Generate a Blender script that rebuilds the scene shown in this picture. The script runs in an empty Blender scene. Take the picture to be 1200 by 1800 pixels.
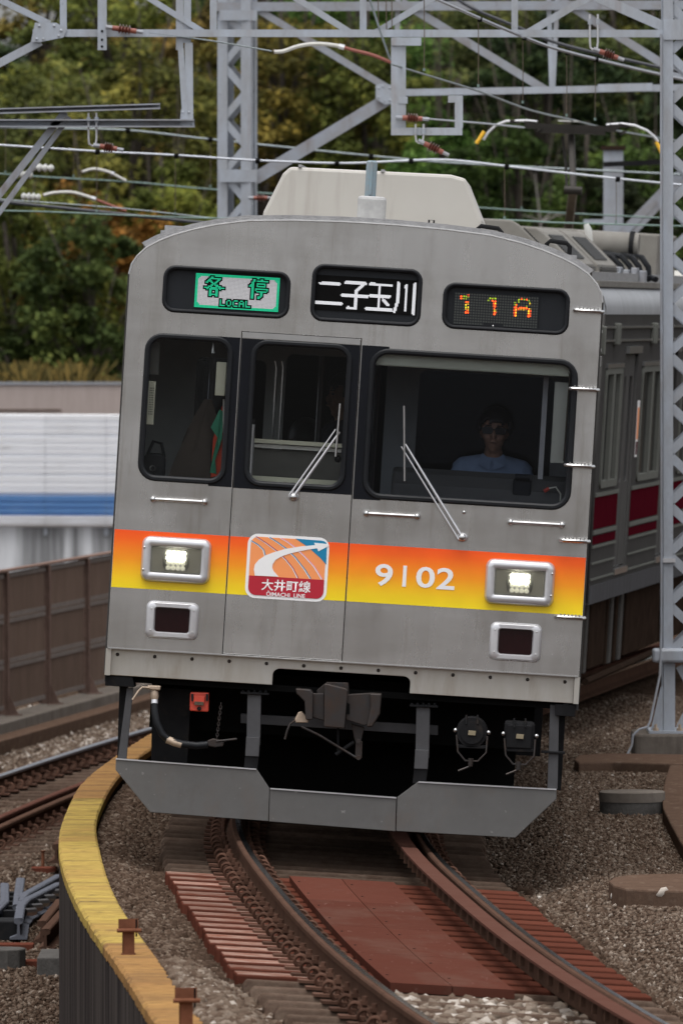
import bpy, bmesh, math, random
import numpy as np
from mathutils import Vector, Matrix, Quaternion

R = math.radians
random.seed(7)
rng = np.random.default_rng(7)
SC = bpy.context.scene
COL = SC.collection

# ------------------------------------------------------------------ camera, sky, sun, exposure
FPX = 16280.0                      # focal length in photograph pixels (1200 wide)
HC = 935 * 55 / FPX                # camera height above the rail tops
HZ = 555                           # horizon row in the photograph
cam = bpy.data.cameras.new('camera')
camo = bpy.data.objects.new('camera', cam)
COL.objects.link(camo)
camo.location = (0, 0, HC)
camo.rotation_euler = (R(90), 0, 0)
cam.sensor_fit = 'VERTICAL'
cam.sensor_height = 36.0
cam.lens = FPX * 36.0 / 1800
cam.shift_y = -(900 - HZ) / 1800
cam.clip_start = 1.0
cam.clip_end = 5000
cam.dof.use_dof = True
cam.dof.focus_distance = 55.0
cam.dof.aperture_fstop = 8.5
SC.camera = camo

SUN_EL, SUN_AZ = 76.0, 200.0       # azimuth measured clockwise from +Y (away from the camera)
wd = bpy.data.worlds.new('World')
SC.world = wd
wd.use_nodes = True
nt = wd.node_tree
sky = nt.nodes.new('ShaderNodeTexSky')
sky.sky_type = 'NISHITA'
sky.sun_disc = False
sky.sun_elevation = R(SUN_EL)
sky.sun_rotation = R(SUN_AZ)
sky.air_density = 1.0
sky.dust_density = 4.0
sky.ozone_density = 1.0
hsv = nt.nodes.new('ShaderNodeHueSaturation')
hsv.inputs['Saturation'].default_value = 0.16
nt.links.new(sky.outputs[0], hsv.inputs['Color'])
nt.links.new(hsv.outputs[0], nt.nodes['Background'].inputs[0])
nt.nodes['Background'].inputs[1].default_value = 0.15

sd = bpy.data.lights.new('sun', 'SUN')
sd.energy = 0.8
sd.angle = R(60)
sd.color = (1.0, 0.97, 0.93)
so = bpy.data.objects.new('sun', sd)
COL.objects.link(so)
_d = Vector((math.sin(R(SUN_AZ)) * math.cos(R(SUN_EL)), math.cos(R(SUN_AZ)) * math.cos(R(SUN_EL)), math.sin(R(SUN_EL))))
so.rotation_euler = _d.to_track_quat('Z', 'Y').to_euler()
so.location = (0, 0, 60)

SC.view_settings.view_transform = 'Standard'
SC.view_settings.look = 'None'
SC.view_settings.exposure = 0.84
SC.view_settings.gamma = 1.0
SC.cycles.use_denoising = True
SC.cycles.max_bounces = 8
SC.cycles.transparent_max_bounces = 12


# ------------------------------------------------------------------ pixel helpers (photograph measurements -> metres)
def W(x, y, Y):
    return Vector(((x - 600) * Y / FPX, Y, HC - (y - HZ) * Y / FPX))


def G(x, y, z=0.0):
    Y = FPX * (HC - z) / (y - HZ)
    return Vector(((x - 600) * Y / FPX, Y, z))


RHO = R(3.47)                      # the train leans with the canted track
PSI = R(1.40)                      # heading of the leading car
SF = 296.0


def fp(x, y):
    dx = (x - 582.8) / SF
    dz = (1487.8 - y) / SF
    return (dx * math.cos(RHO) - dz * math.sin(RHO), dx * math.sin(RHO) + dz * math.cos(RHO))


TM = Matrix.Translation(((582.8 - 600) / SF, 55.0, 0)) @ Matrix.Rotation(-PSI, 4, 'Z') @ Matrix.Rotation(RHO, 4, 'Y')


# ------------------------------------------------------------------ mesh builder
class MB:
    def __init__(s):
        s.v = []
        s.f = []

    def add(s, vs, fs):
        n = len(s.v)
        s.v += [tuple(p) for p in vs]
        s.f += [tuple(i + n for i in f) for f in fs]
        return s

    def bmm(s, x0, x1, y0, y1, z0, z1):
        v = [(x0, y0, z0), (x1, y0, z0), (x1, y1, z0), (x0, y1, z0), (x0, y0, z1), (x1, y0, z1), (x1, y1, z1), (x0, y1, z1)]
        return s.add(v, [(0, 3, 2, 1), (4, 5, 6, 7), (0, 1, 5, 4), (1, 2, 6, 5), (2, 3, 7, 6), (3, 0, 4, 7)])

    def bar(s, p0, p1, w, h, up=(0, 0, 1), off=(0, 0)):
        p0 = Vector(p0)
        p1 = Vector(p1)
        d = (p1 - p0).normalized()
        up = Vector(up)
        a = d.cross(up)
        if a.length < 1e-4:
            a = d.cross(Vector((1, 0, 0)))
        a.normalize()
        b = a.cross(d).normalized()
        o = a * off[0] + b * off[1]
        q = [o + a * (sx * w / 2) + b * (sy * h / 2) for sx, sy in ((-1, -1), (1, -1), (1, 1), (-1, 1))]
        v = [p0 + k for k in q] + [p1 + k for k in q]
        return s.add(v, [(3, 2, 1, 0), (4, 5, 6, 7), (0, 1, 5, 4), (1, 2, 6, 5), (2, 3, 7, 6), (3, 0, 4, 7)])

    def lbar(s, p0, p1, w, dep=None, t=0.009, side=-1):
        """angle steel: one leg facing the camera, the other reaching back"""
        p0 = Vector(p0)
        p1 = Vector(p1)
        dep = dep or w
        d = (p1 - p0).normalized()
        n = Vector((-d.z, 0, d.x)).normalized()
        s.bar(p0, p1, t, w, up=n)
        o = n * (side * (w / 2 - t / 2)) + Vector((0, dep / 2 + t / 2 + .0005, 0))
        s.bar(p0 + o, p1 + o, dep, t, up=n)
        return s

    def tube(s, pts, r, n=8, cap=True):
        pts = [Vector(p) for p in pts]
        m = len(pts)
        rs = r if isinstance(r, (list, tuple)) else [r] * m
        tang = []
        for i in range(m):
            t = pts[min(i + 1, m - 1)] - pts[max(i - 1, 0)]
            tang.append(t.normalized())
        a = tang[0].orthogonal().normalized()
        vs = []
        for i in range(m):
            a = (a - tang[i] * a.dot(tang[i])).normalized()
            b = tang[i].cross(a)
            for k in range(n):
                th = 2 * math.pi * k / n
                vs.append(pts[i] + (a * math.cos(th) + b * math.sin(th)) * rs[i])
        fs = []
        for i in range(m - 1):
            for k in range(n):
                k2 = (k + 1) % n
                fs.append((i * n + k, i * n + k2, (i + 1) * n + k2, (i + 1) * n + k))
        if cap:
            fs.append(tuple(range(n - 1, -1, -1)))
            fs.append(tuple((m - 1) * n + k for k in range(n)))
        return s.add(vs, fs)

    def cyl(s, p0, p1, r, n=12):
        return s.tube([p0, p1], r, n)

    def loft(s, loops, cap0=False, cap1=False, closed=True):
        n = len(loops[0])
        vs = [p for L in loops for p in L]
        fs = []
        for i in range(len(loops) - 1):
            for k in range(n if closed else n - 1):
                k2 = (k + 1) % n
                fs.append((i * n + k, i * n + k2, (i + 1) * n + k2, (i + 1) * n + k))
        if cap0:
            fs.append(tuple(range(n - 1, -1, -1)))
        if cap1:
            fs.append(tuple((len(loops) - 1) * n + k for k in range(n)))
        return s.add(vs, fs)

    def prism(s, poly, fn, d0, d1):
        return s.loft([[fn(a, b, d0) for a, b in poly], [fn(a, b, d1) for a, b in poly]], True, True)

    def ell(s, c, r, nu=14, nv=10, rot=None):
        vs = [(0, 0, 1)]
        for i in range(1, nv):
            ph = math.pi * i / nv
            for k in range(nu):
                th = 2 * math.pi * k / nu
                vs.append((math.sin(ph) * math.cos(th), math.sin(ph) * math.sin(th), math.cos(ph)))
        vs.append((0, 0, -1))
        fs = []
        for k in range(nu):
            fs.append((0, 1 + k, 1 + (k + 1) % nu))
        for i in range(nv - 2):
            for k in range(nu):
                a = 1 + i * nu + k
                b = 1 + i * nu + (k + 1) % nu
                fs.append((a, a + nu, b + nu, b))
        e = len(vs) - 1
        for k in range(nu):
            a = 1 + (nv - 2) * nu + k
            b = 1 + (nv - 2) * nu + (k + 1) % nu
            fs.append((a, e, b))
        out = []
        for p in vs:
            q = Vector((p[0] * r[0], p[1] * r[1], p[2] * r[2]))
            if rot is not None:
                q = rot @ q
            out.append(q + Vector(c))
        return s.add(out, fs)

    def mesh(s, name):
        me = bpy.data.meshes.new(name)
        me.from_pydata(s.v, [], s.f)
        me.update()
        return me

    def build(s, name, mat, parent=None, smooth=False, bevel=0.0, fixn=True, seg=2):
        me = s.mesh(name)
        if fixn:
            bm = bmesh.new()
            bm.from_mesh(me)
            bmesh.ops.recalc_face_normals(bm, faces=bm.faces)
            bm.to_mesh(me)
            bm.free()
        return link(name, me, mat, parent, smooth, bevel, seg)


def link(name, me, mat, parent=None, smooth=False, bevel=0.0, seg=2):
    o = bpy.data.objects.new(name, me)
    COL.objects.link(o)
    if mat is not None and not me.materials:
        me.materials.append(mat)
    if smooth:
        me.polygons.foreach_set('use_smooth', [True] * len(me.polygons))
        try:
            me.set_sharp_from_angle(angle=R(38))
        except Exception:
            pass
    if bevel:
        b = o.modifiers.new('bevel', 'BEVEL')
        b.width = bevel
        b.segments = seg
        b.limit_method = 'ANGLE'
        b.angle_limit = R(40)
    if parent is not None:
        o.parent = parent
        if parent.get('_world'):
            o.matrix_parent_inverse = Matrix.Translation(-Vector(parent.location))
        elif parent.parent is not None and parent.parent.get('_world'):
            pass
    return o


def tag(o, label=None, cat=None, group=None, kind=None):
    if label:
        o['label'] = label
    if cat:
        o['category'] = cat
    if group:
        o['group'] = group
    if kind:
        o['kind'] = kind
    return o


def empty(name, loc, label=None, cat=None, group=None, kind=None, world=True):
    """Empty at a thing's base; its meshes are then given in world coordinates"""
    o = bpy.data.objects.new(name, None)
    COL.objects.link(o)
    o.empty_display_size = 0.2
    o.location = loc
    if world:
        o['_world'] = 1
    return tag(o, label, cat, group, kind)


def in_train(o):
    o.matrix_world = TM @ o.matrix_world
    return o


def rr(u0, u1, v0, v1, r, n=6):
    pts = []
    for cx, cy, a0 in ((u1 - r, v1 - r, 0), (u0 + r, v1 - r, 90), (u0 + r, v0 + r, 180), (u1 - r, v0 + r, 270)):
        for k in range(n + 1):
            a = R(a0 + 90 * k / n)
            pts.append((cx + r * math.cos(a), cy + r * math.sin(a)))
    return pts


def plate(outline, holes, thick, fn):
    """solid plate with holes; fn maps (a, b, depth) to 3D, depth 0..thick"""
    cu = bpy.data.curves.new('tmp', 'CURVE')
    cu.dimensions = '2D'
    cu.fill_mode = 'BOTH'
    cu.extrude = thick / 2
    for L in [outline] + list(holes):
        sp = cu.splines.new('POLY')
        sp.points.add(len(L) - 1)
        for q, (a, b) in zip(sp.points, L):
            q.co = (a, b, 0, 1)
        sp.use_cyclic_u = True
    ob = bpy.data.objects.new('tmp', cu)
    COL.objects.link(ob)
    dg = bpy.context.evaluated_depsgraph_get()
    me = bpy.data.meshes.new_from_object(ob.evaluated_get(dg))
    bpy.data.objects.remove(ob)
    bpy.data.curves.remove(cu)
    for v in me.vertices:
        v.co = fn(v.co.x, v.co.y, v.co.z + thick / 2)
    bm = bmesh.new()
    bm.from_mesh(me)
    bmesh.ops.remove_doubles(bm, verts=bm.verts, dist=1e-5)
    bmesh.ops.recalc_face_normals(bm, faces=bm.faces)
    bm.to_mesh(me)
    bm.free()
    me.materials.clear()
    return me


def text_mesh(body, rect, fn, depth=0.002, offset=0.0, keep=False):
    """writing as thin raised letters fitted to rect=(a0,a1,b0,b1)"""
    cu = bpy.data.curves.new('tmp', 'FONT')
    cu.body = body
    cu.size = 1.0
    cu.offset = offset
    cu.resolution_u = 4
    ob = bpy.data.objects.new('tmp', cu)
    COL.objects.link(ob)
    dg = bpy.context.evaluated_depsgraph_get()
    me = bpy.data.meshes.new_from_object(ob.evaluated_get(dg))
    bpy.data.objects.remove(ob)
    bpy.data.curves.remove(cu)
    co = np.array([v.co[:] for v in me.vertices])
    lo = co.min(0)
    hi = co.max(0)
    a0, a1, b0, b1 = rect
    for v in me.vertices:
        a = a0 + (v.co.x - lo[0]) / (hi[0] - lo[0]) * (a1 - a0)
        b = b0 + (v.co.y - lo[1]) / (hi[1] - lo[1]) * (b1 - b0)
        v.co = fn(a, b, 0)
    me.materials.clear()
    return me


def evaluated(o):
    dg = bpy.context.evaluated_depsgraph_get()
    me = bpy.data.meshes.new_from_object(o.evaluated_get(dg))
    o.modifiers.clear()
    old = o.data
    o.data = me
    return o


# ------------------------------------------------------------------ materials
def mat(name, col, rough=0.6, metal=0.0, var=0.15, scale=6.0, col2=None, amt=0.5, stretch=(1, 1, 1), bump=0.0, bscale=40.0,
        spec=None, emit=None, estr=0.0, contrast=0.25, rvar=0.0, fine=0.0, objvar=0.0, bdetail=5.0):
    m = bpy.data.materials.new(name)
    m.use_nodes = True
    t = m.node_tree
    p = t.nodes['Principled BSDF']
    p.inputs['Roughness'].default_value = rough
    p.inputs['Metallic'].default_value = metal
    if spec is not None:
        p.inputs['Specular IOR Level'].default_value = spec
    tc = t.nodes.new('ShaderNodeTexCoord')
    oi = t.nodes.new('ShaderNodeObjectInfo')
    mu = t.nodes.new('ShaderNodeMath')
    mu.operation = 'MULTIPLY'
    mu.inputs[1].default_value = 37.0
    t.links.new(oi.outputs['Random'], mu.inputs[0])
    mp = t.nodes.new('ShaderNodeMapping')
    mp.inputs['Scale'].default_value = stretch
    t.links.new(tc.outputs['Object'], mp.inputs['Vector'])
    t.links.new(mu.outputs[0], mp.inputs['Location'])
    nz = t.nodes.new('ShaderNodeTexNoise')
    nz.inputs['Scale'].default_value = scale
    nz.inputs['Detail'].default_value = 6.0
    nz.inputs['Roughness'].default_value = 0.65
    t.links.new(mp.outputs[0], nz.inputs['Vector'])
    rp = t.nodes.new('ShaderNodeValToRGB')
    rp.color_ramp.elements[0].position = 0.5 - contrast
    rp.color_ramp.elements[1].position = 0.5 + contrast
    c = Vector(col)
    if col2 is None:
        a = c * (1 - var)
        b = c * (1 + var)
    else:
        a = c
        b = c.lerp(Vector(col2), amt * 2 if amt < .5 else 1.0)
    rp.color_ramp.elements[0].color = (*a, 1)
    rp.color_ramp.elements[1].color = (*b, 1)
    t.links.new(nz.outputs['Fac'], rp.inputs['Fac'])
    out = rp.outputs['Color']
    if fine:
        n3 = t.nodes.new('ShaderNodeTexNoise')
        n3.inputs['Scale'].default_value = scale * 9
        n3.inputs['Detail'].default_value = 4
        t.links.new(mp.outputs[0], n3.inputs['Vector'])
        r3 = t.nodes.new('ShaderNodeMapRange')
        r3.inputs['To Min'].default_value = 1 - fine
        r3.inputs['To Max'].default_value = 1 + fine
        t.links.new(n3.outputs['Fac'], r3.inputs['Value'])
        mx = t.nodes.new('ShaderNodeMix')
        mx.data_type = 'RGBA'
        mx.blend_type = 'MULTIPLY'
        mx.inputs['Factor'].default_value = 1.0
        t.links.new(out, mx.inputs['A'])
        t.links.new(r3.outputs[0], mx.inputs['B'])
        out = mx.outputs['Result']
    if objvar:
        ov = t.nodes.new('ShaderNodeMapRange')
        ov.inputs['To Min'].default_value = 1 - objvar
        ov.inputs['To Max'].default_value = 1 + objvar
        t.links.new(oi.outputs['Random'], ov.inputs['Value'])
        mo = t.nodes.new('ShaderNodeMix')
        mo.data_type = 'RGBA'
        mo.blend_type = 'MULTIPLY'
        mo.inputs['Factor'].default_value = 1.0
        t.links.new(out, mo.inputs['A'])
        t.links.new(ov.outputs[0], mo.inputs['B'])
        out = mo.outputs['Result']
    t.links.new(out, p.inputs['Base Color'])
    if rvar:
        r2 = t.nodes.new('ShaderNodeMapRange')
        r2.inputs['To Min'].default_value = max(0.03, rough - rvar)
        r2.inputs['To Max'].default_value = min(1, rough + rvar)
        t.links.new(nz.outputs['Fac'], r2.inputs['Value'])
        t.links.new(r2.outputs[0], p.inputs['Roughness'])
    if bump:
        n2 = t.nodes.new('ShaderNodeTexNoise')
        n2.inputs['Scale'].default_value = bscale
        n2.inputs['Detail'].default_value = bdetail
        t.links.new(mp.outputs[0], n2.inputs['Vector'])
        bp_ = t.nodes.new('ShaderNodeBump')
        bp_.inputs['Strength'].default_value = bump
        bp_.inputs['Distance'].default_value = 0.02
        t.links.new(n2.outputs['Fac'], bp_.inputs['Height'])
        t.links.new(bp_.outputs[0], p.inputs['Normal'])
    if emit:
        p.inputs['Emission Color'].default_value = (*emit, 1)
        p.inputs['Emission Strength'].default_value = estr
    return m


def glass(name, tint=(0.5, 0.52, 0.52), refl=0.06, rough=0.02, frost=0.0):
    m = bpy.data.materials.new(name)
    m.use_nodes = True
    t = m.node_tree
    t.nodes.remove(t.nodes['Principled BSDF'])
    tr = t.nodes.new('ShaderNodeBsdfTransparent')
    tr.inputs['Color'].default_value = (*tint, 1)
    gl = t.nodes.new('ShaderNodeBsdfGlossy')
    gl.inputs['Roughness'].default_value = rough
    gl.inputs['Color'].default_value = (.9, .9, .92, 1)
    fr = t.nodes.new('ShaderNodeFresnel')
    fr.inputs['IOR'].default_value = 1.32
    tc = t.nodes.new('ShaderNodeTexCoord')
    nz = t.nodes.new('ShaderNodeTexNoise')
    nz.inputs['Scale'].default_value = 3.0
    nz.inputs['Detail'].default_value = 4.0
    t.links.new(tc.outputs['Object'], nz.inputs['Vector'])
    bp_ = t.nodes.new('ShaderNodeBump')
    bp_.inputs['Strength'].default_value = 0.03
    t.links.new(nz.outputs['Fac'], bp_.inputs['Height'])
    t.links.new(bp_.outputs[0], gl.inputs['Normal'])
    mx = t.nodes.new('ShaderNodeMixShader')
    t.links.new(fr.outputs[0], mx.inputs[0])
    t.links.new(tr.outputs[0], mx.inputs[1])
    t.links.new(gl.outputs[0], mx.inputs[2])
    fin = mx.outputs[0]
    if frost:
        tl = t.nodes.new('ShaderNodeBsdfTranslucent')
        tl.inputs['Color'].default_value = (.9, .9, .88, 1)
        m2 = t.nodes.new('ShaderNodeMixShader')
        m2.inputs[0].default_value = frost
        t.links.new(fin, m2.inputs[1])
        t.links.new(tl.outputs[0], m2.inputs[2])
        fin = m2.outputs[0]
    t.links.new(fin, t.nodes['Material Output'].inputs['Surface'])
    return m


def attr_mat(name, ramp, rough=0.9, attr='tint', noise=0.0, translucent=0.0, objcol=False, spec=0.3):
    """colour per stone / leaf from a float attribute through a ramp; optional object colour"""
    m = bpy.data.materials.new(name)
    m.use_nodes = True
    t = m.node_tree
    p = t.nodes['Principled BSDF']
    p.inputs['Roughness'].default_value = rough
    p.inputs['Specular IOR Level'].default_value = spec
    at = t.nodes.new('ShaderNodeAttribute')
    at.attribute_name = attr
    rp = t.nodes.new('ShaderNodeValToRGB')
    els = rp.color_ramp.elements
    while len(els) < len(ramp):
        els.new(0.5)
    for e, (pos, c) in zip(els, ramp):
        e.position = pos
        e.color = (*c, 1)
    t.links.new(at.outputs['Fac'], rp.inputs['Fac'])
    out = rp.outputs[0]
    if objcol:
        oi = t.nodes.new('ShaderNodeObjectInfo')
        mx = t.nodes.new('ShaderNodeMix')
        mx.data_type = 'RGBA'
        mx.blend_type = 'MULTIPLY'
        mx.inputs['Factor'].default_value = 1.0
        t.links.new(out, mx.inputs['A'])
        t.links.new(oi.outputs['Color'], mx.inputs['B'])
        out = mx.outputs['Result']
    t.links.new(out, p.inputs['Base Color'])
    if translucent:
        tl = t.nodes.new('ShaderNodeBsdfTranslucent')
        t.links.new(out, tl.inputs['Color'])
        ms = t.nodes.new('ShaderNodeMixShader')
        ms.inputs[0].default_value = translucent
        t.links.new(p.outputs[0], ms.inputs[1])
        t.links.new(tl.outputs[0], ms.inputs[2])
        t.links.new(ms.outputs[0], t.nodes['Material Output'].inputs['Surface'])
    return m


M = {}
def add_layer(m, scale, stretch, lo, hi, col, amt):
    """wear with a shape of its own: noise patches of another colour over the base"""
    t = m.node_tree
    p = t.nodes['Principled BSDF']
    src = p.inputs['Base Color'].links[0].from_socket
    tc = t.nodes.new('ShaderNodeTexCoord')
    mp = t.nodes.new('ShaderNodeMapping')
    mp.inputs['Scale'].default_value = stretch
    t.links.new(tc.outputs['Object'], mp.inputs['Vector'])
    nz = t.nodes.new('ShaderNodeTexNoise')
    nz.inputs['Scale'].default_value = scale
    nz.inputs['Detail'].default_value = 6
    nz.inputs['Roughness'].default_value = .62
    t.links.new(mp.outputs[0], nz.inputs['Vector'])
    mr = t.nodes.new('ShaderNodeMapRange')
    mr.inputs['From Min'].default_value = lo
    mr.inputs['From Max'].default_value = hi
    mr.inputs['To Max'].default_value = amt
    t.links.new(nz.outputs['Fac'], mr.inputs['Value'])
    mx = t.nodes.new('ShaderNodeMix')
    mx.data_type = 'RGBA'
    t.links.new(mr.outputs[0], mx.inputs['Factor'])
    t.links.new(src, mx.inputs['A'])
    mx.inputs['B'].default_value = (*col, 1)
    t.links.new(mx.outputs['Result'], p.inputs['Base Color'])
    return m


def steel_front():
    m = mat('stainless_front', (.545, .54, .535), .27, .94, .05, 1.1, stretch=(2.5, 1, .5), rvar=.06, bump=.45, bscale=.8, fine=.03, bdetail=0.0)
    add_layer(m, 1.0, (.35, 1, 1.8), .44, .68, (.29, .275, .25), .55)     # hazy horizontal film
    add_layer(m, 1.6, (2.2, 1, .8), .50, .72, (.30, .28, .255), .6)       # broad brake dust stains
    add_layer(m, 7.0, (2.5, 1, .12), .58, .75, (.24, .205, .165), .5)     # rain streaks
    add_layer(m, 22.0, (1, 1, 1), .66, .74, (.26, .25, .24), .15)         # specks and scuffs
    return m


M['steel_front'] = steel_front()
M['steel_side'] = mat('stainless_side_shaded', (.060, .058, .056), .5, .1, .12, 2.0, stretch=(1, 1, 4), spec=0.0, rvar=.08, fine=.06)  # same stainless as the front, dark surroundings it would mirror put into the colour
M['steel_bright'] = mat('polished_steel', (.50, .50, .50), .28, 1.0, .08, 12)
M['steel_skirt'] = mat('stained_skirt', (.50, .49, .465), .42, .7, .12, 3, col2=(.38, .345, .29), amt=.4, stretch=(3, 1, .8), contrast=.3)
M['alu'] = mat('cast_aluminium', (.56, .56, .58), .32, .6, .06, 20)
M['rubber'] = mat('black_rubber', (.010, .011, .013), .45, 0, .2, 10, spec=0.18)
M['blackpaint'] = mat('black_gloss_paint', (.006, .007, .010), .22, 0, .2, 4, spec=0.2)
M['dark'] = mat('dark_cavity', (.008, .008, .008), .9, 0, .2, 6, spec=0.0)
M['display_back'] = mat('display_black', (.016, .018, .021), .5, 0, .1, 10, spec=0.15)
M['led_grid'] = mat('led_grid_grey', (.045, .05, .045), .6, 0, .2, 60)
M['glass'] = glass('cab_glass', (.93, .94, .94))
M['glass_dark'] = glass('tinted_glass', (.80, .82, .86))
M['lamp_glass'] = glass('lamp_glass', (.9, .9, .88), frost=.14)
M['interior'] = mat('cab_interior', (.44, .45, .44), .7, 0, .15, 3)
M['cream'] = mat('cream_panel', (.62, .61, .48), .6, 0, .06, 6)
M['console'] = mat('desk_grey', (.10, .097, .088), .55, 0, .1, 8, spec=0.2)
M['blind'] = mat('sun_blind', (.62, .61, .44), .7, 0, .08, 5)
M['rooftop'] = mat('roof_coating', (.47, .46, .43), .75, 0, .12, 4, col2=(.35, .34, .31), amt=.4, spec=0.0)
M['roofsheet'] = mat('roof_grit_sheet', (.27, .27, .275), .9, 0, .25, 30, bump=.3, bscale=120, spec=0.0)
M['acgrey'] = mat('aircon_paint', (.40, .385, .36), .6, .1, .08, 3, col2=(.36, .34, .31), amt=.3)
M['louvre'] = mat('louvre_dark', (.03, .03, .03), .7)
M['bluegrey'] = mat('weathered_blue_paint', (.18, .27, .32), .6, .1, .3, 18, col2=(.25, .14, .08), amt=.2, contrast=.2)
M['concgrey'] = mat('roof_insulator_grey', (.34, .34, .34), .8, 0, .2, 14)
M['plow'] = mat('plough_grey_paint', (.118, .116, .114), .50, .2, .10, 2.2, col2=(.085, .078, .072), amt=.3, fine=.10)
M['plowrust'] = mat('plough_rust_edge', (.22, .13, .07), .7, .0, .3, 14)
M['under'] = mat('underframe_black', (.017, .017, .018), .55, .2, .3, 6, spec=0.0)
M['under_brown'] = mat('underframe_dust', (.030, .020, .015), .8, .0, .3, 5, bump=.1, spec=0.0)
M['coupler'] = mat('coupler_iron', (.032, .032, .034), .5, .5, .3, 14, col2=(.040, .024, .016), amt=.4)
M['redbox'] = mat('red_box', (.50, .05, .025), .55, 0, .2, 14)
M['brass'] = mat('old_brass_valve', (.42, .33, .25), .5, .4, .25, 20)
M['plate_tag'] = mat('brass_tag', (.24, .20, .13), .5, .3, .1)
M['white_paint'] = mat('white_sticker', (.80, .80, .80), .45, 0, .03, 5)
M['badge_orange'] = mat('badge_orange', (.86, .30, .10), .45, 0, .03, 5)
M['badge_blue'] = mat('badge_blue', (.0, .20, .38), .45, 0, .03, 5)
M['badge_red'] = mat('badge_red', (.42, .008, .025), .45, 0, .03, 5)
M['badge_pink'] = mat('badge_pink', (.75, .28, .38), .45, 0, .03, 5)
M['badge_maroon'] = mat('badge_maroon', (.35, .03, .08), .45, 0, .03, 5)
M['redstripe'] = mat('side_red_stripe', (.062, .005, .010), .6, 0, .1, 5, spec=0.0)
M['tail'] = mat('tail_lamp_lens', (.012, .003, .004), .15, 0, .2, 30)
M['reflector'] = mat('lamp_reflector', (.45, .43, .36), .45, .2, .05, 8)
M['led_on'] = mat('headlamp_led', (1, 1, .9), .3, 0, 0, emit=(1.0, .98, .78), estr=9)
M['led_off'] = mat('headlamp_led_dim', (.75, .74, .6), .3, 0, 0, emit=(1.0, .97, .8), estr=.25)
M['led_white'] = mat('sign_led_white', (.4, .4, .4), .5, 0, 0, emit=(.85, .86, .92), estr=.36)
M['led_grey'] = mat('sign_led_grey', (.3, .3, .3), .5, 0, 0, emit=(.72, .71, .76), estr=.20)
M['led_green'] = mat('sign_led_green', (.0, .2, .1), .5, 0, 0, emit=(.0, .50, .24), estr=.42)
M['led_red'] = mat('sign_led_red', (.3, .02, .0), .5, 0, 0, emit=(1.0, .09, .01), estr=1.5)
M['led_yel'] = mat('sign_led_yellow', (.3, .2, .0), .5, 0, 0, emit=(.9, .55, .02), estr=1.0)
M['led_yg'] = mat('sign_led_yellowgreen', (.1, .2, .0), .5, 0, 0, emit=(.45, .6, .02), estr=.5)
M['galv'] = mat('galvanised_paint', (.36, .40, .465), .55, .25, .12, 5, stretch=(1, 1, .4), col2=(.24, .235, .23), amt=.4, fine=.10)
M['galv_d'] = mat('galvanised_old', (.29, .32, .37), .6, .3, .15, 6, col2=(.22, .20, .19), amt=.4, fine=.06)
M['wire'] = mat('weathered_wire', (.20, .23, .24), .5, .5, .2, 30)
M['wire_silver'] = mat('silver_wire', (.36, .38, .42), .45, .5, .1, 30)
M['wire_dark'] = mat('dark_cable', (.03, .033, .04), .6, 0, .2, 30)
M['wire_green'] = mat('oxidised_copper', (.14, .20, .18), .6, .3, .2, 30)
M['brownins'] = mat('brown_porcelain', (.10, .028, .018), .3, 0, .2, 20)
M['redins'] = mat('red_brown_rod', (.20, .055, .035), .5, 0, .15, 20)
M['whiterod'] = mat('white_rod', (.48, .47, .44), .5, 0, .1, 20)
M['porcelain'] = mat('white_porcelain', (.48, .48, .46), .3, 0, .06, 10)
M['panto'] = mat('pantograph_dark', (.015, .012, .009), .55, .4, .3, 20)
M['panto_brown'] = mat('pantograph_arm', (.085, .062, .040), .6, .2, .2, 14)
M['yellow'] = mat('yellow_paint', (.75, .42, .02), .5, 0, .1, 20)
M['rail_top'] = mat('rail_polished', (.10, .098, .10), .13, .9, .2, 5, stretch=(6, 1, 1))
M['rail'] = mat('rail_rust', (.085, .049, .035), .75, .0, .25, 4, col2=(.05, .029, .022), amt=.4, bump=.05, spec=0.0)
M['rail_blue'] = mat('rail_head_worn', (.09, .10, .125), .3, .6, .15, 8, spec=0.3)
M['redsleeper'] = mat('red_oxide_sleeper', (.085, .029, .019), spec=0.0, rough=.7, metal=0, var=.2, scale=9, col2=(.075, .025, .017), amt=.4, fine=.1, objvar=0.28)
M['concsleeper'] = mat('dusty_concrete_sleeper', (.100, .073, .056), .9, 0, .25, 12, col2=(.050, .031, .023), amt=.5, bump=.2, fine=.25, spec=0.0, objvar=0.25)
M['scuff'] = mat('scuffed_sleeper_top', (.13, .045, .028), spec=0.0, rough=.65, metal=0, var=.2, scale=7, col2=(.24, .165, .135), amt=.5, stretch=(1, 3, 1), contrast=.13, fine=.15, objvar=0.3)
M['redplate'] = mat('red_oxide_plate', (.082, .031, .022), spec=0.0, rough=.7, metal=0, var=.12, scale=2.5, col2=(.080, .027, .019), amt=.4, fine=.12, objvar=0.12)
M['guard'] = mat('guard_rail_brown', (.088, .044, .034), spec=0.0, rough=.75, metal=0, var=.15, scale=6, col2=(.07, .030, .022), amt=.4)
M['clip'] = mat('clip_rust', (.085, .046, .033), .6, .2, .25, 16, spec=0.0, objvar=0.3)
M['frog'] = mat('frog_manganese', (.095, .10, .118), .6, .0, .15, 9, spec=0)
M['rusty'] = mat('rusty_steel', (.14, .058, .034), .75, .1, .3, 14, spec=0.0)
M['yellowcap'] = mat('worn_yellow_paint', (.34, .25, .068), .75, 0, .1, 3.2, col2=(.26, .175, .055), amt=.45, stretch=(.5, 1, 1), contrast=.22, bump=.25, bscale=14, fine=.45, spec=0.0)
M['boardconc'] = mat('board_marked_concrete', (.066, .056, .051), .9, 0, .3, 9, stretch=(.5, .5, .03), col2=(.022, .019, .019), amt=.5, contrast=.13, bump=.3, bscale=20, fine=.3, spec=0.0)
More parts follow.
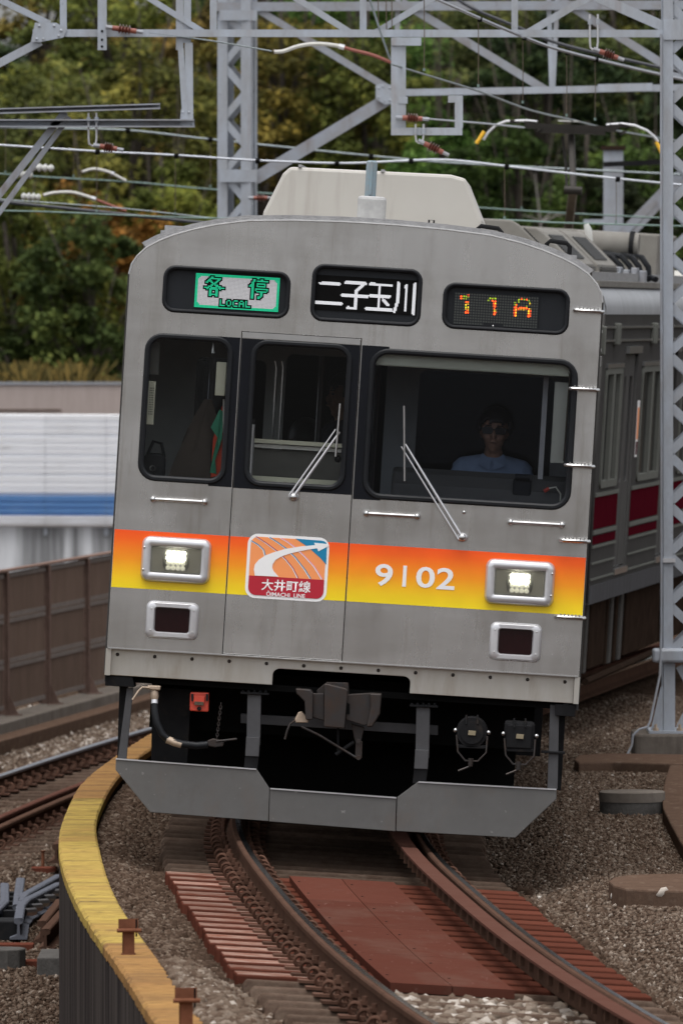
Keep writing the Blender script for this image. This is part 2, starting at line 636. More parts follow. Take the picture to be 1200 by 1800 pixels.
M['conc'] = mat('weathered_concrete', (.16, .14, .122), .9, 0, .2, 3, col2=(.085, .070, .058), amt=.4, bump=.12, fine=.12, spec=0.0)
M['conc_dark'] = mat('dark_concrete', (.085, .080, .075), .9, 0, .25, 9, bump=.25, bscale=50, fine=.2, spec=0.0)
M['duct'] = mat('brown_stained_cover', (.085, .055, .040), .9, 0, .2, 7, bump=.15, bscale=60, fine=.2, spec=0.0)
M['barrier'] = mat('brown_steel_panel', (.135, .094, .074), .75, .0, .12, 3, spec=0.0, stretch=(1, 1, .5), col2=(.09, .062, .048), amt=.4, objvar=0.1)
M['barrier_frame'] = mat('grey_frame', (.15, .125, .112), .6, .2, .2, 9, spec=0.0)
M['barrier_post'] = mat('rusty_post', (.15, .10, .082), .7, .1, .25, 9, objvar=0.15, spec=0.0)
M['sheet_white'] = mat('white_sheet', (.86, .87, .90), .5, .0, .03, 2, objvar=0.04)
M['sheet_blue'] = mat('blue_sheet', (.12, .27, .56), .4, .1, .06, 2)
M['farconc'] = mat('streaked_concrete', (.58, .59, .61), .9, 0, .1, 1.1, stretch=(3, 3, .10), col2=(.10, .10, .10), amt=.4, contrast=.10, spec=0.0)
M['parapet'] = mat('brown_grey_render', (.33, .28, .26), .9, 0, .1, 3, stretch=(6, 6, .4), fine=.12, spec=0.0)
M['skin'] = mat('skin', (.36, .20, .13), .5, 0, .06, 20)
M['hair'] = mat('black_hair', (.012, .010, .010), .45, 0, .2, 40)
M['shirt'] = mat('pale_blue_shirt', (.22, .29, .40), .8, 0, .06, 12)
M['navy'] = mat('navy_cloth', (.02, .023, .04), .85, 0, .1, 12)
M['sunglass'] = mat('sunglasses', (.01, .01, .012), .1, 0, .1, 10)
M['tarp'] = mat('brown_cloth', (.045, .035, .028), .9, 0, .25, 5)
M['flag_green'] = mat('green_flag', (.03, .22, .13), .8, 0, .15, 8)
M['flag_red'] = mat('red_flag', (.50, .05, .02), .8, 0, .15, 8)
M['bark'] = mat('grey_bark', (.062, .053, .045), .9, 0, .3, 6, stretch=(2, 2, .5), bump=.3, bscale=20, spec=0.0)
M['bark_pale'] = mat('pale_dead_bark', (.22, .20, .185), .9, 0, .2, 6)


# wear
add_layer(M['plow'], 9, (1, 1, .5), .60, .78, (.085, .072, .064), .5)
add_layer(M['plow'], 30, (1, 1, 1), .66, .72, (.30, .29, .28), .6)
add_layer(M['plow'], 3.5, (1.5, 1, 1), .56, .78, (.13, .09, .065), .35)
add_layer(M['galv'], 6, (1, 1, .15), .60, .78, (.20, .135, .095), .55)
add_layer(M['galv'], 26, (1, 1, 1), .64, .74, (.17, .16, .155), .5)
add_layer(M['galv_d'], 7, (1, 1, .3), .56, .74, (.12, .08, .06), .6)
add_layer(M['acgrey'], 4, (1.5, 1.5, .15), .55, .78, (.20, .17, .14), .5)
add_layer(M['redplate'], 2.2, (1, .5, 1), .50, .75, (.10, .062, .048), .55)
add_layer(M['redplate'], 30, (1, .12, 1), .64, .74, (.20, .13, .11), .45)
add_layer(M['redsleeper'], 16, (1, 1, 1), .58, .72, (.05, .03, .024), .7)
add_layer(M['yellowcap'], 3.4, (.22, 1, 1), .50, .68, (.13, .085, .042), .75)
add_layer(M['yellowcap'], 9, (.6, 1, 1), .57, .68, (.07, .052, .036), .75)
add_layer(M['yellowcap'], 1.1, (1, 1, 1), .50, .70, (.27, .15, .060), .5)
M['orangecap'] = mat('worn_ochre_paint', (.27, .155, .060), .75, 0, .1, 3.2, col2=(.20, .105, .045), amt=.45, stretch=(.5, 1, 1), contrast=.22, bump=.25, bscale=14, fine=.45, spec=0.0)
add_layer(M['orangecap'], 3.4, (.22, 1, 1), .50, .68, (.11, .07, .04), .7)
add_layer(M['orangecap'], 9, (.6, 1, 1), .57, .68, (.07, .052, .036), .7)
M['acroof'] = mat('aircon_paint_sky_darkened', (.20, .193, .178), .7, 0, .12, 4, col2=(.13, .12, .105), amt=.4, spec=.1)  # darker copy of the aircon paint, offsetting sky light on upward faces
M['plow_d'] = mat('post_dark_grey', (.070, .070, .074), .55, .1, .2, 6, spec=.2)
add_layer(M['sheet_white'], 2.0, (.5, 1, 1.5), .56, .78, (.50, .49, .47), .5)
add_layer(M['sheet_blue'], 2.0, (.5, 1, 1.5), .52, .75, (.28, .40, .60), .5)
add_layer(M['barrier'], 3, (1, 1, .25), .52, .76, (.11, .08, .066), .55)
add_layer(M['steel_skirt'], 5, (1.5, 1, .3), .54, .76, (.24, .18, .12), .55)
add_layer(M['duct'], 14, (1, .3, 1), .56, .72, (.15, .11, .085), .5)
add_layer(M['conc'], 8, (1, 1, .15), .54, .74, (.055, .046, .040), .6)
add_layer(M['roofsheet'], 12, (1, 1, 1), .52, .70, (.22, .22, .22), .6)
add_layer(M['coupler'], 11, (1, 1, 1), .54, .72, (.055, .030, .018), .6)
add_layer(M['under'], 9, (1, 1, 1), .56, .74, (.045, .036, .030), .6)


def stripe_mat():
    """livery band: printed orange-to-yellow film"""
    m = bpy.data.materials.new('orange_yellow_film')
    m.use_nodes = True
    t = m.node_tree
    p = t.nodes['Principled BSDF']
    p.inputs['Roughness'].default_value = .35
    tc = t.nodes.new('ShaderNodeTexCoord')
    sx = t.nodes.new('ShaderNodeSeparateXYZ')
    t.links.new(tc.outputs['Object'], sx.inputs[0])
    mr = t.nodes.new('ShaderNodeMapRange')
    mr.inputs['From Min'].default_value = 1.466
    mr.inputs['From Max'].default_value = 1.81
    t.links.new(sx.outputs['Z'], mr.inputs['Value'])
    rp = t.nodes.new('ShaderNodeValToRGB')
    e = rp.color_ramp.elements
    e[0].position = 0
    e[0].color = (.86, .66, .008, 1)
    e[1].position = 1
    e[1].color = (.92, .085, .005, 1)
    k = e.new(.16)
    k.color = (.87, .58, .008, 1)
    k = e.new(.5)
    k.color = (.90, .30, .006, 1)
    k = e.new(.85)
    k.color = (.92, .125, .005, 1)
    t.links.new(mr.outputs[0], rp.inputs[0])
    nz = t.nodes.new('ShaderNodeTexNoise')
    nz.inputs['Scale'].default_value = 5
    nz.inputs['Detail'].default_value = 8
    t.links.new(tc.outputs['Object'], nz.inputs['Vector'])
    r3 = t.nodes.new('ShaderNodeMapRange')
    r3.inputs['To Min'].default_value = .85
    r3.inputs['To Max'].default_value = 1.1
    t.links.new(nz.outputs['Fac'], r3.inputs['Value'])
    mx = t.nodes.new('ShaderNodeMix')
    mx.data_type = 'RGBA'
    mx.blend_type = 'MULTIPLY'
    mx.inputs['Factor'].default_value = 1
    t.links.new(rp.outputs[0], mx.inputs['A'])
    t.links.new(r3.outputs[0], mx.inputs['B'])
    t.links.new(mx.outputs['Result'], p.inputs['Base Color'])
    return m


M['stripe'] = stripe_mat()

# ================================================================== SETTING: track alignment, ground, ballast
class Spline:
    """natural cubic spline through given points"""
    def __init__(s, xs, ys):
        s.x = np.array(xs, float)
        s.y = np.array(ys, float)
        n = len(xs)
        h = np.diff(s.x)
        A = np.zeros((n, n))
        b = np.zeros(n)
        A[0, 0] = A[-1, -1] = 1
        for i in range(1, n - 1):
            A[i, i - 1] = h[i - 1]
            A[i, i] = 2 * (h[i - 1] + h[i])
            A[i, i + 1] = h[i]
            b[i] = 6 * ((s.y[i + 1] - s.y[i]) / h[i] - (s.y[i] - s.y[i - 1]) / h[i - 1])
        s.m = np.linalg.solve(A, b)

    def __call__(s, q):
        q = np.asarray(q, float)
        i = np.clip(np.searchsorted(s.x, q) - 1, 0, len(s.x) - 2)
        h = s.x[i + 1] - s.x[i]
        a = (s.x[i + 1] - q) / h
        b = (q - s.x[i]) / h
        r = a * s.y[i] + b * s.y[i + 1] + ((a ** 3 - a) * s.m[i] + (b ** 3 - b) * s.m[i + 1]) * h * h / 6
        lo = q < s.x[0]
        hi = q > s.x[-1]
        if np.any(lo):
            h0 = s.x[1] - s.x[0]
            sl = (s.y[1] - s.y[0]) / h0 - h0 / 6 * s.m[1]
            r = np.where(lo, s.y[0] + sl * (q - s.x[0]), r)
        if np.any(hi):
            h0 = s.x[-1] - s.x[-2]
            sl = (s.y[-1] - s.y[-2]) / h0 + h0 / 6 * s.m[-2]
            r = np.where(hi, s.y[-1] + sl * (q - s.x[-1]), r)
        return r


xc = Spline([36, 39, 42, 45, 48, 51, 54, 57, 60, 65, 70, 75, 80, 84, 88, 92, 100, 112],
            [1.63, 1.195, .857, .585, .365, .183, .022, -.08, -.09, .03, .28, .72, 1.38, 1.93, 2.48, 3.05, 4.4, 7.0])
xl = Spline([58, 70, 77, 81.5, 85.7, 92.2, 100, 112, 130], [-5.0, -3.95, -3.38, -2.98, -2.54, -1.78, -.7, 1.3, 5.0])   # lower track
CANT = math.tan(RHO)
LOWZ = -1.07                       # rail tops of the lower track

_we = [(363, 1800), (323, 1747), (280, 1687), (240, 1633), (208, 1583), (187, 1533), (175, 1487), (170, 1450), (182, 1410), (204, 1372), (260, 1320)]
_wl = [(277, 1800), (230, 1730), (187, 1667), (153, 1617), (123, 1560), (107, 1513), (105, 1460), (120, 1417), (147, 1372), (190, 1337), (236, 1305)]
_a = [G(*p) for p in _we]
_b = [G(*p) for p in _wl]
wr_x = Spline([38.0] + [p.y for p in _a] + [75, 85, 100], [_a[0].x + .30] + [p.x for p in _a] + [-.88, -.15, 1.9])    # inner (right) edge of the wall top
wl_x = Spline([38.0] + [p.y for p in _b] + [75, 85, 100], [_b[0].x + .36] + [p.x for p in _b] + [-1.12, -.40, 1.6])


def sstep(a, b, x):
    t = np.clip((x - a) / (b - a), 0, 1)
    return t * t * (3 - 2 * t)


def gz(X, Y):
    """ground height"""
    X = np.asarray(X, float)
    Y = np.asarray(Y, float)
    d = X - xc(Y)
    base = -.235 - CANT * np.clip(d, -1.3, 1.3)
    plat = -.20 + 0 * Y
    right = base + (plat - base) * sstep(1.12, 1.62, d)
    near = sstep(47.5, 44.5, Y)
    left = base + (-.06 - base) * (sstep(-1.05, -1.35, d) * near) + .05 * sstep(-1.1, -1.3, d)
    z = np.where(d > 0, right, left)
    wm = (wr_x(Y) + wl_x(Y)) / 2
    dl = X - xl(Y)
    low = -1.25 + .10 * sstep(1.5, 2.2, -dl)
    z = np.where(X < wm, low, z)
    return z


def grid_ground():
    xs = np.concatenate([[-900, -300, -100, -40, -20, -10, -7], np.arange(-5, 5.01, .07), [7, 10, 20, 40, 100, 300, 900]])
    ys = np.concatenate([[-60, 0, 20, 30], np.arange(36, 78, .22), np.arange(78, 112, .8), [120, 135, 150, 180, 250, 400, 800, 3000]])
    XX, YY = np.meshgrid(xs, ys)
    ZZ = gz(XX, np.clip(YY, 36, 112))
    far = sstep(112, 150, YY)
    ZZ = ZZ * (1 - far) - 1.3 * far
    ZZ = np.where(np.abs(XX) > 6, np.minimum(ZZ, -.25), ZZ)
    v = np.stack([XX.ravel(), YY.ravel(), ZZ.ravel()], 1)
    nx, ny = len(xs), len(ys)
    i = np.arange(nx - 1)[None, :] + nx * np.arange(ny - 1)[:, None]
    f = np.stack([i, i + 1, i + nx + 1, i + nx], -1).reshape(-1, 4)
    me = bpy.data.meshes.new('ground')
    me.from_pydata(v.tolist(), [], f.tolist())
    me.update()
    m = bpy.data.materials.new('ballast_ground')
    m.use_nodes = True
    t = m.node_tree
    p = t.nodes['Principled BSDF']
    p.inputs['Roughness'].default_value = .95
    p.inputs['Specular IOR Level'].default_value = 0
    tc = t.nodes.new('ShaderNodeTexCoord')
    vo = t.nodes.new('ShaderNodeTexVoronoi')
    vo.inputs['Scale'].default_value = 26
    t.links.new(tc.outputs['Object'], vo.inputs['Vector'])
    rp = t.nodes.new('ShaderNodeValToRGB')
    e = rp.color_ramp.elements
    e[0].position = .1
    e[0].color = (.026, .017, .012, 1)
    e[1].position = .9
    e[1].color = (.085, .058, .042, 1)
    sp = t.nodes.new('ShaderNodeSeparateColor')
    t.links.new(vo.outputs['Color'], sp.inputs[0])
    t.links.new(sp.outputs[0], rp.inputs[0])
    t.links.new(rp.outputs[0], p.inputs['Base Color'])
    bp_ = t.nodes.new('ShaderNodeBump')
    bp_.inputs['Strength'].default_value = .9
    bp_.inputs['Distance'].default_value = .03
    bp_.invert = True
    t.links.new(vo.outputs['Distance'], bp_.inputs['Height'])
    t.links.new(bp_.outputs[0], p.inputs['Normal'])
    o = link('ground', me, m)
    tag(o, kind='structure')


grid_ground()

_ico_v = None


def ico():
    ph = (1 + 5 ** .5) / 2
    v = np.array([(-1, ph, 0), (1, ph, 0), (-1, -ph, 0), (1, -ph, 0), (0, -1, ph), (0, 1, ph), (0, -1, -ph), (0, 1, -ph), (ph, 0, -1), (ph, 0, 1), (-ph, 0, -1), (-ph, 0, 1)], float)
    v /= np.linalg.norm(v[0])
    f = np.array([(0, 11, 5), (0, 5, 1), (0, 1, 7), (0, 7, 10), (0, 10, 11), (1, 5, 9), (5, 11, 4), (11, 10, 2), (10, 7, 6), (7, 1, 8), (3, 9, 4), (3, 4, 2), (3, 2, 6), (3, 6, 8), (3, 8, 9), (4, 9, 5), (2, 4, 11), (6, 2, 10), (8, 6, 7), (9, 8, 1)])
    return v, f


def np_mesh(name, V, Fc, tint=None):
    """V (n,3), Fc (m,k) -> mesh with optional per-face float attribute"""
    me = bpy.data.meshes.new(name)
    k = Fc.shape[1]
    me.vertices.add(len(V))
    me.vertices.foreach_set('co', V.astype(np.float32).ravel())
    me.loops.add(Fc.size)
    me.loops.foreach_set('vertex_index', Fc.astype(np.int32).ravel())
    me.polygons.add(len(Fc))
    me.polygons.foreach_set('loop_start', np.arange(0, Fc.size, k, dtype=np.int32))
    me.polygons.foreach_set('loop_total', np.full(len(Fc), k, dtype=np.int32))
    me.update(calc_edges=True)
    if tint is not None:
        a = me.attributes.new('tint', 'FLOAT', 'FACE')
        a.data.foreach_set('value', tint.astype(np.float32))
    return me


def octa():
    v = np.array([(1, 0, 0), (-1, 0, 0), (0, 1, 0), (0, -1, 0), (0, 0, 1), (0, 0, -1)], float)
    f = np.array([(0, 2, 4), (2, 1, 4), (1, 3, 4), (3, 0, 4), (2, 0, 5), (1, 2, 5), (3, 1, 5), (0, 3, 5)])
    return v, f


def stones(name, P, size, tint, material, kind='stuff', label=None, small=False):
    n = len(P)
    iv, jf = octa() if small else ico()
    nv = len(iv)
    sc = size[:, None] * rng.uniform(.6, 1.25, (n, 3)) * np.array([1, 1, .8])
    V = iv[None] * rng.uniform(.72, 1.18, (n, nv, 1)) * sc[:, None, :]
    q = rng.normal(size=(n, 4))
    q /= np.linalg.norm(q, axis=1)[:, None]
    w, x, y, z = q.T
    Rm = np.stack([1 - 2 * (y * y + z * z), 2 * (x * y - z * w), 2 * (x * z + y * w), 2 * (x * y + z * w), 1 - 2 * (x * x + z * z), 2 * (y * z - x * w), 2 * (x * z - y * w), 2 * (y * z + x * w), 1 - 2 * (x * x + y * y)], 1).reshape(n, 3, 3)
    V = np.einsum('nij,nkj->nki', Rm, V) + P[:, None, :]
    Fc = (jf[None] + nv * np.arange(n)[:, None, None]).reshape(-1, 3)
    me = np_mesh(name, V.reshape(-1, 3), Fc, np.repeat(tint, len(jf)))
    o = link(name, me, material)
    tag(o, label, 'ballast', None, kind)
    return o


M['stone'] = attr_mat('ballast_stone', [(0, (.027, .017, .012)), (.3, (.065, .043, .031)), (.62, (.118, .088, .067)), (.85, (.195, .158, .128)), (1.0, (.42, .38, .34))], .92, spec=0.0)


def scatter(n, fX, y0, y1, ok=None, ypow=1.0):
    Y = y0 + (y1 - y0) * rng.random(n) ** ypow
    X = fX(Y, n)
    if ok is not None:
        k = ok(X, Y)
        X, Y = X[k], Y[k]
    return X, Y


def ballast():
    # right of the track: shoulder and bank
    X, Y = scatter(110000, lambda Y, n: xc(Y) + .62 + 2.5 * rng.random(n), 40.5, 84, lambda X, Y: (X < (1230 - 600) * Y / FPX) & ~((np.abs(X - xc(Y)) < 1.08) & (rng.random(len(X)) < .35)))
    Z = gz(X, Y)
    s = rng.uniform(.011, .022, len(X))
    tn = np.clip(rng.beta(2.8, 3.6, len(X)) + .03, 0, 1)
    stones('ballast_bank', np.stack([X, Y, Z + s * .15], 1), s, tn, M['stone'], label='brown gravel right of the curved track', small=True)
    # left shoulder between sleepers and wall
    X, Y = scatter(20000, lambda Y, n: wr_x(Y) + (xc(Y) - .9 - wr_x(Y)) * rng.random(n), 40.5, 66)
    Z = gz(X, Y)
    s = rng.uniform(.013, .026, len(X)) * np.where(Y < 46, 1.5, 1)
    tn = np.clip(rng.beta(2, 3.4, len(X)) * .85 + np.where(Y < 45.6, .22, 0), 0, 1)
    stones('ballast_shoulder', np.stack([X, Y, Z + s * .15], 1), s, tn, M['stone'], label='rust brown gravel between sleepers and yellow topped wall')
    # in the crib, pale big stones nearest the camera
    X, Y = scatter(9000, lambda Y, n: xc(Y) + (rng.random(n) - .5) * 2.3, 40.3, 56, lambda X, Y: (np.abs(X - xc(Y)) > .0))
    Z = gz(X, Y) + .0
    s = rng.uniform(.02, .036, len(X))
    tn = np.clip(rng.beta(2.2, 2.2, len(X)) * .38 + np.where((Y < 45.0) & (np.abs(X - xc(Y)) < .55), .5, 0), 0, 1)
    stones('ballast_crib', np.stack([X, Y, Z + s * .1], 1), s, tn, M['stone'], label='ballast stones lying between the sleepers, pale near the plate')
    X, Y = scatter(1500, lambda Y, n: xc(Y) + (rng.random(n) - .5) * 1.0, 40.3, 45.1)
    s = rng.uniform(.024, .048, len(X))
    stones('ballast_pale', np.stack([X, Y, gz(X, Y) + .055], 1), s, np.clip(rng.beta(3, 2, len(X)) * .6 + .42, 0, 1), M['stone'], label='pale coarse stones between the rails nearest the camera')
    # lower track
    X, Y = scatter(30000, lambda Y, n: wl_x(Y) - .02 - 2.6 * rng.random(n), 56, 84, lambda X, Y: X > (-40 - 600) * Y / FPX)
    Z = gz(X, Y)
    s = rng.uniform(.015, .028, len(X))
    tn = np.clip(rng.beta(2.2, 2.8, len(X)) * .95, 0, 1)
    stones('ballast_low', np.stack([X, Y, Z + s * .15], 1), s, tn, M['stone'], label='grey brown ballast around the lower track and its turnout', small=True)
    X, Y = scatter(15000, lambda Y, n: xl(Y) - .9 - 2.1 * rng.random(n), 84, 110, lambda X, Y: X > (-40 - 600) * Y / FPX)
    Z = gz(X, Y)
    s = rng.uniform(.025, .045, len(X))
    tn = np.clip(rng.beta(2.4, 2.4, len(X)) + .1, 0, 1)
    stones('ballast_verge', np.stack([X, Y, Z + s * .15], 1), s, tn, M['stone'], label='pale gravel verge between lower track and brown barrier', small=True)


ballast()


# ------------------------------------------------------------------ rails
def sweep(name, prof, path, material, parent, cant=0.0, smooth=False):
    """prof: list of (a across to the right, b up); path(Y)->(x,z)"""
    mb = MB()
    loops = []
    for Y, X, Z, th in path:
        c, s = math.cos(th), math.sin(th)
        loops.append([(X + a * c, Y - a * s, Z + b - cant * a) for a, b in prof])
    mb.loft(loops, True, True)
    return mb.build(name, material, parent, smooth=smooth)


def rail_path(f, off, y0, y1, z, cant, step=.6):
    out = []
    n = int((y1 - y0) / step)
    for i in range(n + 1):
        Y = y0 + (y1 - y0) * i / n
        sl = float((f(Y + .05) - f(Y - .05)) / .1)
        th = math.atan(sl)
        out.append((Y - off * math.sin(th), float(f(Y)) + off * math.cos(th), z - cant * off, th))
    return out


RAIL = [(-.062, -.15), (.062, -.15), (.062, -.138), (.012, -.118), (.0085, -.045), (.031, -.034), (.032, -.016), (.0325, -.010), (.026, -.001), (.012, .0), (-.012, .0), (-.026, -.001), (-.0325, -.010), (-.032, -.016), (-.031, -.034), (-.0085, -.045), (-.012, -.118), (-.062, -.138)]
HEAD = [(-.004, -.004), (.034, -.030), (.0345, -.008), (.027, .0008), (.012, .0018), (-.004, .0018)]

track = empty('railway_track', (float(xc(50)), 50, -.2), kind='structure')
for off in (-.566, .566):
    P = rail_path(xc, off, 36.5, 108, 0, CANT)
    r_ = sweep('rail', RAIL, P, M['rail'], track, CANT, True)
    sweep('rail_head', HEAD, P, M['rail_top'], r_, CANT, True)
# guard angle on the inside of the right-hand rail
GA = [(-.047, -.004), (.047, -.004), (.047, .010), (-.047, .010)]
GB = [(.020, -.12), (.032, -.12), (.032, -.005), (.020, -.005)]
P = rail_path(xc, .425, 37, 100, .012, CANT)
gr = sweep('guard_rail', GA, P, M['guard'], track, CANT)
sweep('guard_web', GB, P, M['rail'], gr, CANT)

SP = .455
Y0S = 54.05
red_m = MB().bmm(-1.03, 1.03, -.125, .125, -.34, -.150).mesh('red_sleeper')
_sc = MB().bmm(-1.024, -.66, -.118, .118, -.1515, -.1490).mesh('scuff')
con_m = MB()
con_m.loft([[(-1.02, -.13, -.36), (-1.02, .13, -.36), (-1.02, .06, -.18), (-1.02, -.06, -.18)], [(-1.0, -.13, -.36), (-1.0, .13, -.36), (-1.0, .045, -.150), (-1.0, -.045, -.150)],
            [(1.0, -.13, -.36), (1.0, .13, -.36), (1.0, .045, -.150), (1.0, -.045, -.150)], [(1.02, -.13, -.36), (1.02, .13, -.36), (1.02, .06, -.18), (1.02, -.06, -.18)]], True, True)
con_m = con_m.mesh('concrete_sleeper')
# coil clip: a looped spring bar with its bolt shoulder
cm = MB()
pts = []
for k in range(15):
    a = R(-20 + 290 * k / 14)
    pts.append((-.054 + .029 * math.cos(a), .018 * (k / 14 - .5) * 2, -.105 + .029 * math.sin(a)))
cm.tube(pts, .0095, 6)
cm.bmm(-.13, -.006, -.06, .06, -.150, -.136)
cm.tube([(-.012, 0, -.14), (-.012, 0, -.045)], .014, 6)
cm.bmm(-.032, .0, -.022, .022, -.085, -.065)
clip_m = cm.mesh('rail_clip')
hb = MB()
hb.tube([(0, 0, -.02), (0, 0, .016)], .013, 7)
hb.bmm(-.012, .012, -.018, .018, -.055, -.01)
hang_m = hb.mesh('guard_bolt')
for m_, k_ in ((red_m, 'redsleeper'), (_sc, 'scuff'), (con_m, 'concsleeper'), (clip_m, 'clip'), (hang_m, 'rail')):
    m_.materials.append(M[k_])


def put(name, me, parent, loc, th, roll=0.0, bevel=0.0):
    o = bpy.data.objects.new(name, me)
    COL.objects.link(o)
    o.parent = parent
    if parent.get('_world'):
        o.matrix_parent_inverse = Matrix.Translation(-Vector(parent.location))
    o.rotation_euler = (Matrix.Rotation(-th, 4, 'Z') @ Matrix.Rotation(roll, 4, 'Y')).to_euler()
    o.location = loc
    if bevel:
        b = o.modifiers.new('bevel', 'BEVEL')
        b.width = bevel
        b.segments = 2
    return o


k = -22
while True:
    Y = Y0S - k * SP
    k += 1
    if Y < 40.2:
        break
    th = math.atan(float((xc(Y + .05) - xc(Y - .05)) / .1))
    red = 45.8 < Y < 54.2
    jit = random.uniform(-.012, .012)
    loc = (float(xc(Y)) + jit, Y, 0)
    s_ = put('sleeper', red_m if red else con_m, track, loc, th + random.uniform(-.006, .006), RHO, .008)
    if red:
        q = bpy.data.objects.new('worn_top', _sc)
        COL.objects.link(q)
        q.parent = s_
    for off, flip in ((-.566 - .062, 0), (.566 + .062, 1), (-.566 + .062, 1)):
        if Y > 60 and flip:
            continue
        c_ = put('rail_clip', clip_m, track, (loc[0] - jit + off * math.cos(th), Y - off * math.sin(th), -CANT * off), th + (math.pi if flip else 0), RHO if not flip else -RHO)
    put('guard_bolt', hang_m, track, (loc[0] - jit + .383 * math.cos(th), Y + SP / 2 - .383 * math.sin(th), -CANT * .383), th, RHO)

# red oxide cover plates between the rails
cover = empty('cover_plate', (float(xc(49.5)), 49.5, -.13), 'red oxide steel walkway plates bolted between the rails ahead of the train', 'cover plate')
rows = [53.75, 51.6, 49.45, 47.3, 45.15]
for i in range(4):
    for j, (d0, d1) in enumerate(((-.335, -.035), (-.031, .27))):
        mb = MB()
        L0, L1 = [], []
        ya, yb = rows[i] - .004, rows[i + 1] + .004
        top, bot = [], []
        for q in range(5):
            Y = ya + (yb - ya) * q / 4
            for lst, dd in ((L0, d0), (L1, d1)):
                lst.append((float(xc(Y)) + dd, Y, -.112 - CANT * dd))
        loop = L0 + L1[::-1]
        mb.loft([[(x, y, z - .045) for x, y, z in loop], loop], True, True)
        pl_ = mb.build('plate', M['redplate'], cover)
        bm_ = MB()
        for q in (1, 3):
            for L in (L0, L1):
                s_ = .03 if L is L0 else -.03
                bm_.cyl((L[q][0] + s_, L[q][1], L[q][2] - .01), (L[q][0] + s_, L[q][1], L[q][2] + .003), .007, 8)
        bm_.build('bolt', M['guard'], pl_)

# lower track
low = empty('lower_railway_track', (float(xl(85)), 85, -1.25), kind='structure')
for off in (-.566, .566):
    P = rail_path(xl, off, 66 if off < 0 else 70.4, 125, LOWZ, 0)
    r_ = sweep('rail', RAIL, P, M['rail'], low, 0, True)
    sweep('rail_head', HEAD, P, M['rail_blue'] if off < 0 else M['rail'], r_, 0, True)
P = rail_path(xl, .40, 72, 120, LOWZ + .004, 0)
sweep('guard_rail', RAIL, P, M['guard'], low, 0, True)
Y = 69.0
while Y < 108:
    th = math.atan(float((xl(Y + .05) - xl(Y - .05)) / .1))
    put('sleeper', con_m, low, (float(xl(Y)), Y, LOWZ), th, 0, .008)
    for off, flip in ((-.566 + .062, 1), (.566 + .062, 1)):
        put('rail_clip', clip_m, low, (float(xl(Y)) + off, Y, LOWZ), th + math.pi)
    Y += .58

# turnout crossing on the lower track
frog = empty('turnout_crossing', tuple(G(40, 1640, -1.23)), 'grey manganese steel turnout crossing left of the yellow topped wall', 'turnout')


def poly_rail(name, px, z, material, headmat, parent):
    pts = [G(x, y, z) for x, y in px]
    mb = MB()
    mh = MB()
    def loops(prof):
        L = []
        for i, p in enumerate(pts):
            d = (pts[min(i + 1, len(pts) - 1)] - pts[max(i - 1, 0)])
            d.z = 0
            d.normalize()
            n = Vector((d.y, -d.x, 0))
            L.append([p + n * a + Vector((0, 0, b)) for a, b in prof])
        return L
    mb.loft(loops(RAIL), True, True)
    mh.loft(loops(HEAD), True, True)
    o = mb.build(name, material, parent, True)
    mh.build('rail_head', headmat, o, True)
    return o


poly_rail('wing_rail', [(33, 1614), (37, 1590), (46, 1580), (104, 1551)], -1.07, M['frog'], M['frog'], frog)
poly_rail('point_rail', [(37, 1543), (33, 1572), (31, 1590)], -1.07, M['frog'], M['frog'], frog)
poly_rail('point_rail', [(33, 1583), (44, 1570), (104, 1537)], -1.07, M['frog'], M['frog'], frog)
poly_rail('wing_rail', [(9, 1552), (9, 1583), (-14, 1605)], -1.07, M['frog'], M['frog'], frog)
poly_rail('check_rail', [(74, 1619), (106, 1580)], -1.09, M['rail'], M['rail'], frog)
poly_rail('check_rail', [(80, 1633), (110, 1600)], -1.10, M['rail'], M['rail'], frog)
for x, y in ((52, 1603), (63, 1595), (74, 1587), (85, 1579), (96, 1570)):
    p = G(x, y, -1.12)
    MB().tube([p - Vector((.035, .05, 0)), p + Vector((.035, .05, 0))], [.03, .03], 8).build('spring_washer', M['steel_bright'], frog, True)
for q in range(5):
    p = G(21, 1568 + q * 8, -1.10)
    MB().bmm(p.x - .06, p.x + .06, p.y - .08, p.y + .08, p.z - .06, p.z).build('spacer_block', M['under'], frog)
p = G(14, 1612, -1.09)
MB().bmm(p.x - .075, p.x + .08, p.y - .3, p.y + .12, -1.24, -1.10).build('spacer_casting', M['under'], frog, bevel=.01)
for px_ in ((-20, 60, 1657), (45, 88, 1686), (56, 100, 1523)):
    a = G(px_[0], px_[2], -1.2)
    b = G(px_[1], px_[2], -1.2)
    MB().bmm(a.x, b.x, a.y - .1, a.y + .1, -1.29, -1.205).build('tie_plate', M['redsleeper'], frog, bevel=.006)
p = G(76, 1498, -1.10)
MB().tube([p - Vector((0, 0, .12)), p, p + Vector((0, 0, .012))], [.013, .013, .026], 8).build('bolt', M['rusty'], frog, True)

